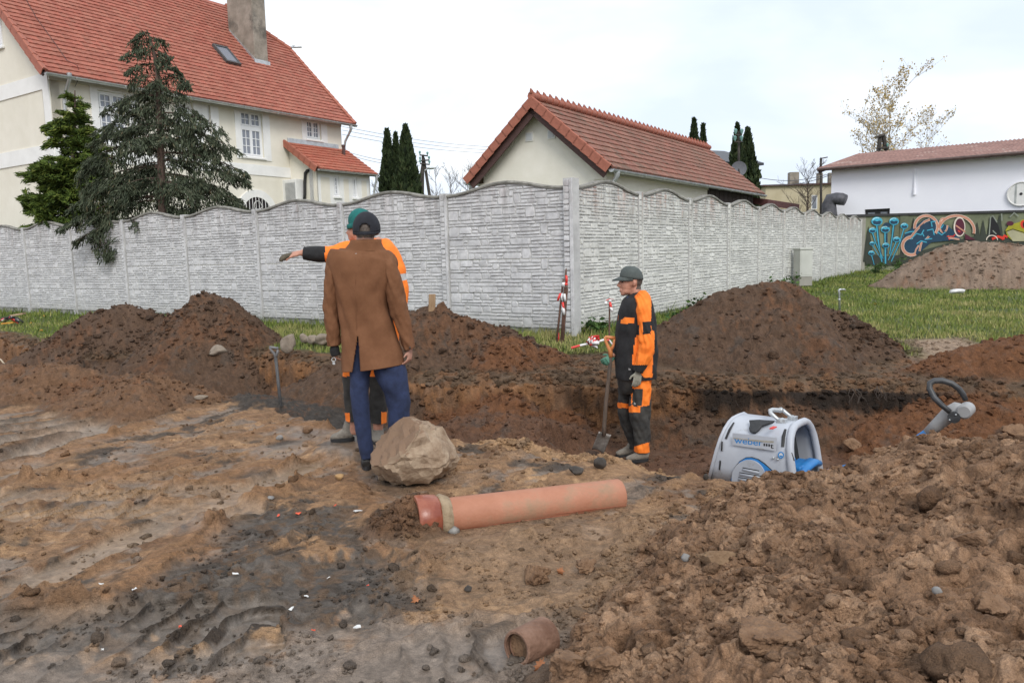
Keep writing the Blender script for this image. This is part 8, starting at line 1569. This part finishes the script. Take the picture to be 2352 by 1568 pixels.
# ------------------------------------------------------------------ grass and weeds
M_GR = leaf_mat('meadow_grass', [(.065, .10, .018), (.12, .17, .033), (.215, .24, .065), (.36, .32, .14)])
rg2 = np.random.RandomState(5); n = 260000; r_ = 8.5 * (34 / 8.5) ** rg2.rand(n); a_ = np.radians(rg2.uniform(-36, 36, n)); X = r_ * np.sin(a_); Y = r_ * np.cos(a_)
O2 = np.array([OC.x, OC.y]); da_ = (X - O2[0]) * Bd.x + (Y - O2[1]) * Bd.y; db_ = (X - O2[0]) * Ad.x + (Y - O2[1]) * Ad.y        # behind both wings: hidden garden
k = ~((da_ > .1) & (db_ > .1)) & (psdf(X, Y, FARP) < -.1) & (Y < 30.2); X, Y, r_ = X[k], Y[k], r_[k]
h, C, w, g = terrain(X, Y); nz_ = fbm(X * .9, Y * .9, 401, 3); k = (g > .35 + .3 * rg2.rand(len(X))) & (rg2.rand(len(X)) < .62 + .8 * nz_); X, Y, r_, h, nz_ = X[k], Y[k], r_[k], h[k], nz_[k]; print('grass blades', len(X))
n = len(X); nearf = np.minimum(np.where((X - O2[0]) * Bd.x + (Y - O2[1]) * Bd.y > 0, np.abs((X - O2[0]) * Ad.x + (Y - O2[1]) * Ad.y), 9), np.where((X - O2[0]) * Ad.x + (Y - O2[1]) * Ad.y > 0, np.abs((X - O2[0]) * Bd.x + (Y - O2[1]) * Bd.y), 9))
tuft = np.clip(fbm(X * 2.6, Y * 2.6, 402, 3), 0, 1); Lb = .85 * (.035 + .045 * rg2.rand(n) + .16 * tuft * rg2.rand(n)) * (1 + 1.3 * np.exp(-nearf / .35)); wd = .0007 * r_ + .002; an = rg2.rand(n) * 6.283; lean = rg2.rand(n) * .8 * Lb; la = rg2.rand(n) * 6.283
b0 = np.stack([X - wd * np.cos(an), Y - wd * np.sin(an), h - .01], 1); b1 = np.stack([X + wd * np.cos(an), Y + wd * np.sin(an), h - .01], 1); tp = np.stack([X + lean * np.cos(la), Y + lean * np.sin(la), h + Lb], 1)
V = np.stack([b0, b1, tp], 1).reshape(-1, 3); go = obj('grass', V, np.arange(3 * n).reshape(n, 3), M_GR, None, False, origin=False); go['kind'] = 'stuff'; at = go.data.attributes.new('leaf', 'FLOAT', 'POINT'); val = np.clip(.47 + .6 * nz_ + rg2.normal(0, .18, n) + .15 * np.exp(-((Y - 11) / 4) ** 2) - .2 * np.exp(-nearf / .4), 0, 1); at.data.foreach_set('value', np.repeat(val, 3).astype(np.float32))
M_WEED = leaf_mat('dark_weed_leaves', [(.022, .05, .014), (.045, .095, .022), (.085, .15, .04)])
def weed(label, px, py, Y, w, hgt, nl, seed):
    b = P(px, py, Y); b.z = HZ(b.x, b.y); rng = np.random.RandomState(seed); t = thing('weed', label, 'plant', b, 'weeds along the fence foot'); m = MB(); CC_, DD_ = [], []
    for k in range(9):
        a = rng.rand() * 6.283; R_ = w / 2 * rng.rand(); tip = Vector((b.x + R_ * math.cos(a), b.y + R_ * math.sin(a) * .6, b.z + hgt * rng.uniform(.5, 1))); st = Vector((b.x + R_ * .3 * math.cos(a), b.y, b.z)); m.tube([st, st.lerp(tip, .5) + Zd * .03, tip], [.006, .004, .002], 4)
        for q in range(nl // 9): f = rng.rand() ** .7; c = st.lerp(tip, f); CC_.append([c.x + rng.normal() * .05, c.y + rng.normal() * .05, c.z + rng.normal() * .03]); DD_.append(rng.normal(size=3) * [1, 1, .4] + [0, 0, -.2])
    m.out('stems', M_GR if False else M_TWIG, t); leaves_obj('foliage', np.array(CC_), np.array(DD_), rng.uniform(.05, .11, len(CC_)), M_WEED, t, rng, rng.rand(len(CC_)), .6)
weed('bushy weed at the fence foot left of the right soil heap', 1615, 695, 11.9, .55, .45, 260, 1); weed('low weed between the worker and the right soil heap', 1570, 712, 11.2, .45, .28, 180, 2); weed('weed in front of the second receding fence panel', 1638, 690, 12.4, .4, .36, 160, 3); weed('weed beside the utility cabinet', 1797, 650, 17.5, .7, .5, 200, 4); weed('weeds under the painted mushrooms at the mural wall', 2065, 612, 28.5, 1.1, .6, 240, 5); weed('low weeds where fence and mural wall meet', 2010, 622, 27.5, 1.2, .4, 220, 6); weed('grassy weed at the foot of the fence corner post', 1370, 765, 10.9, .5, .22, 160, 7)
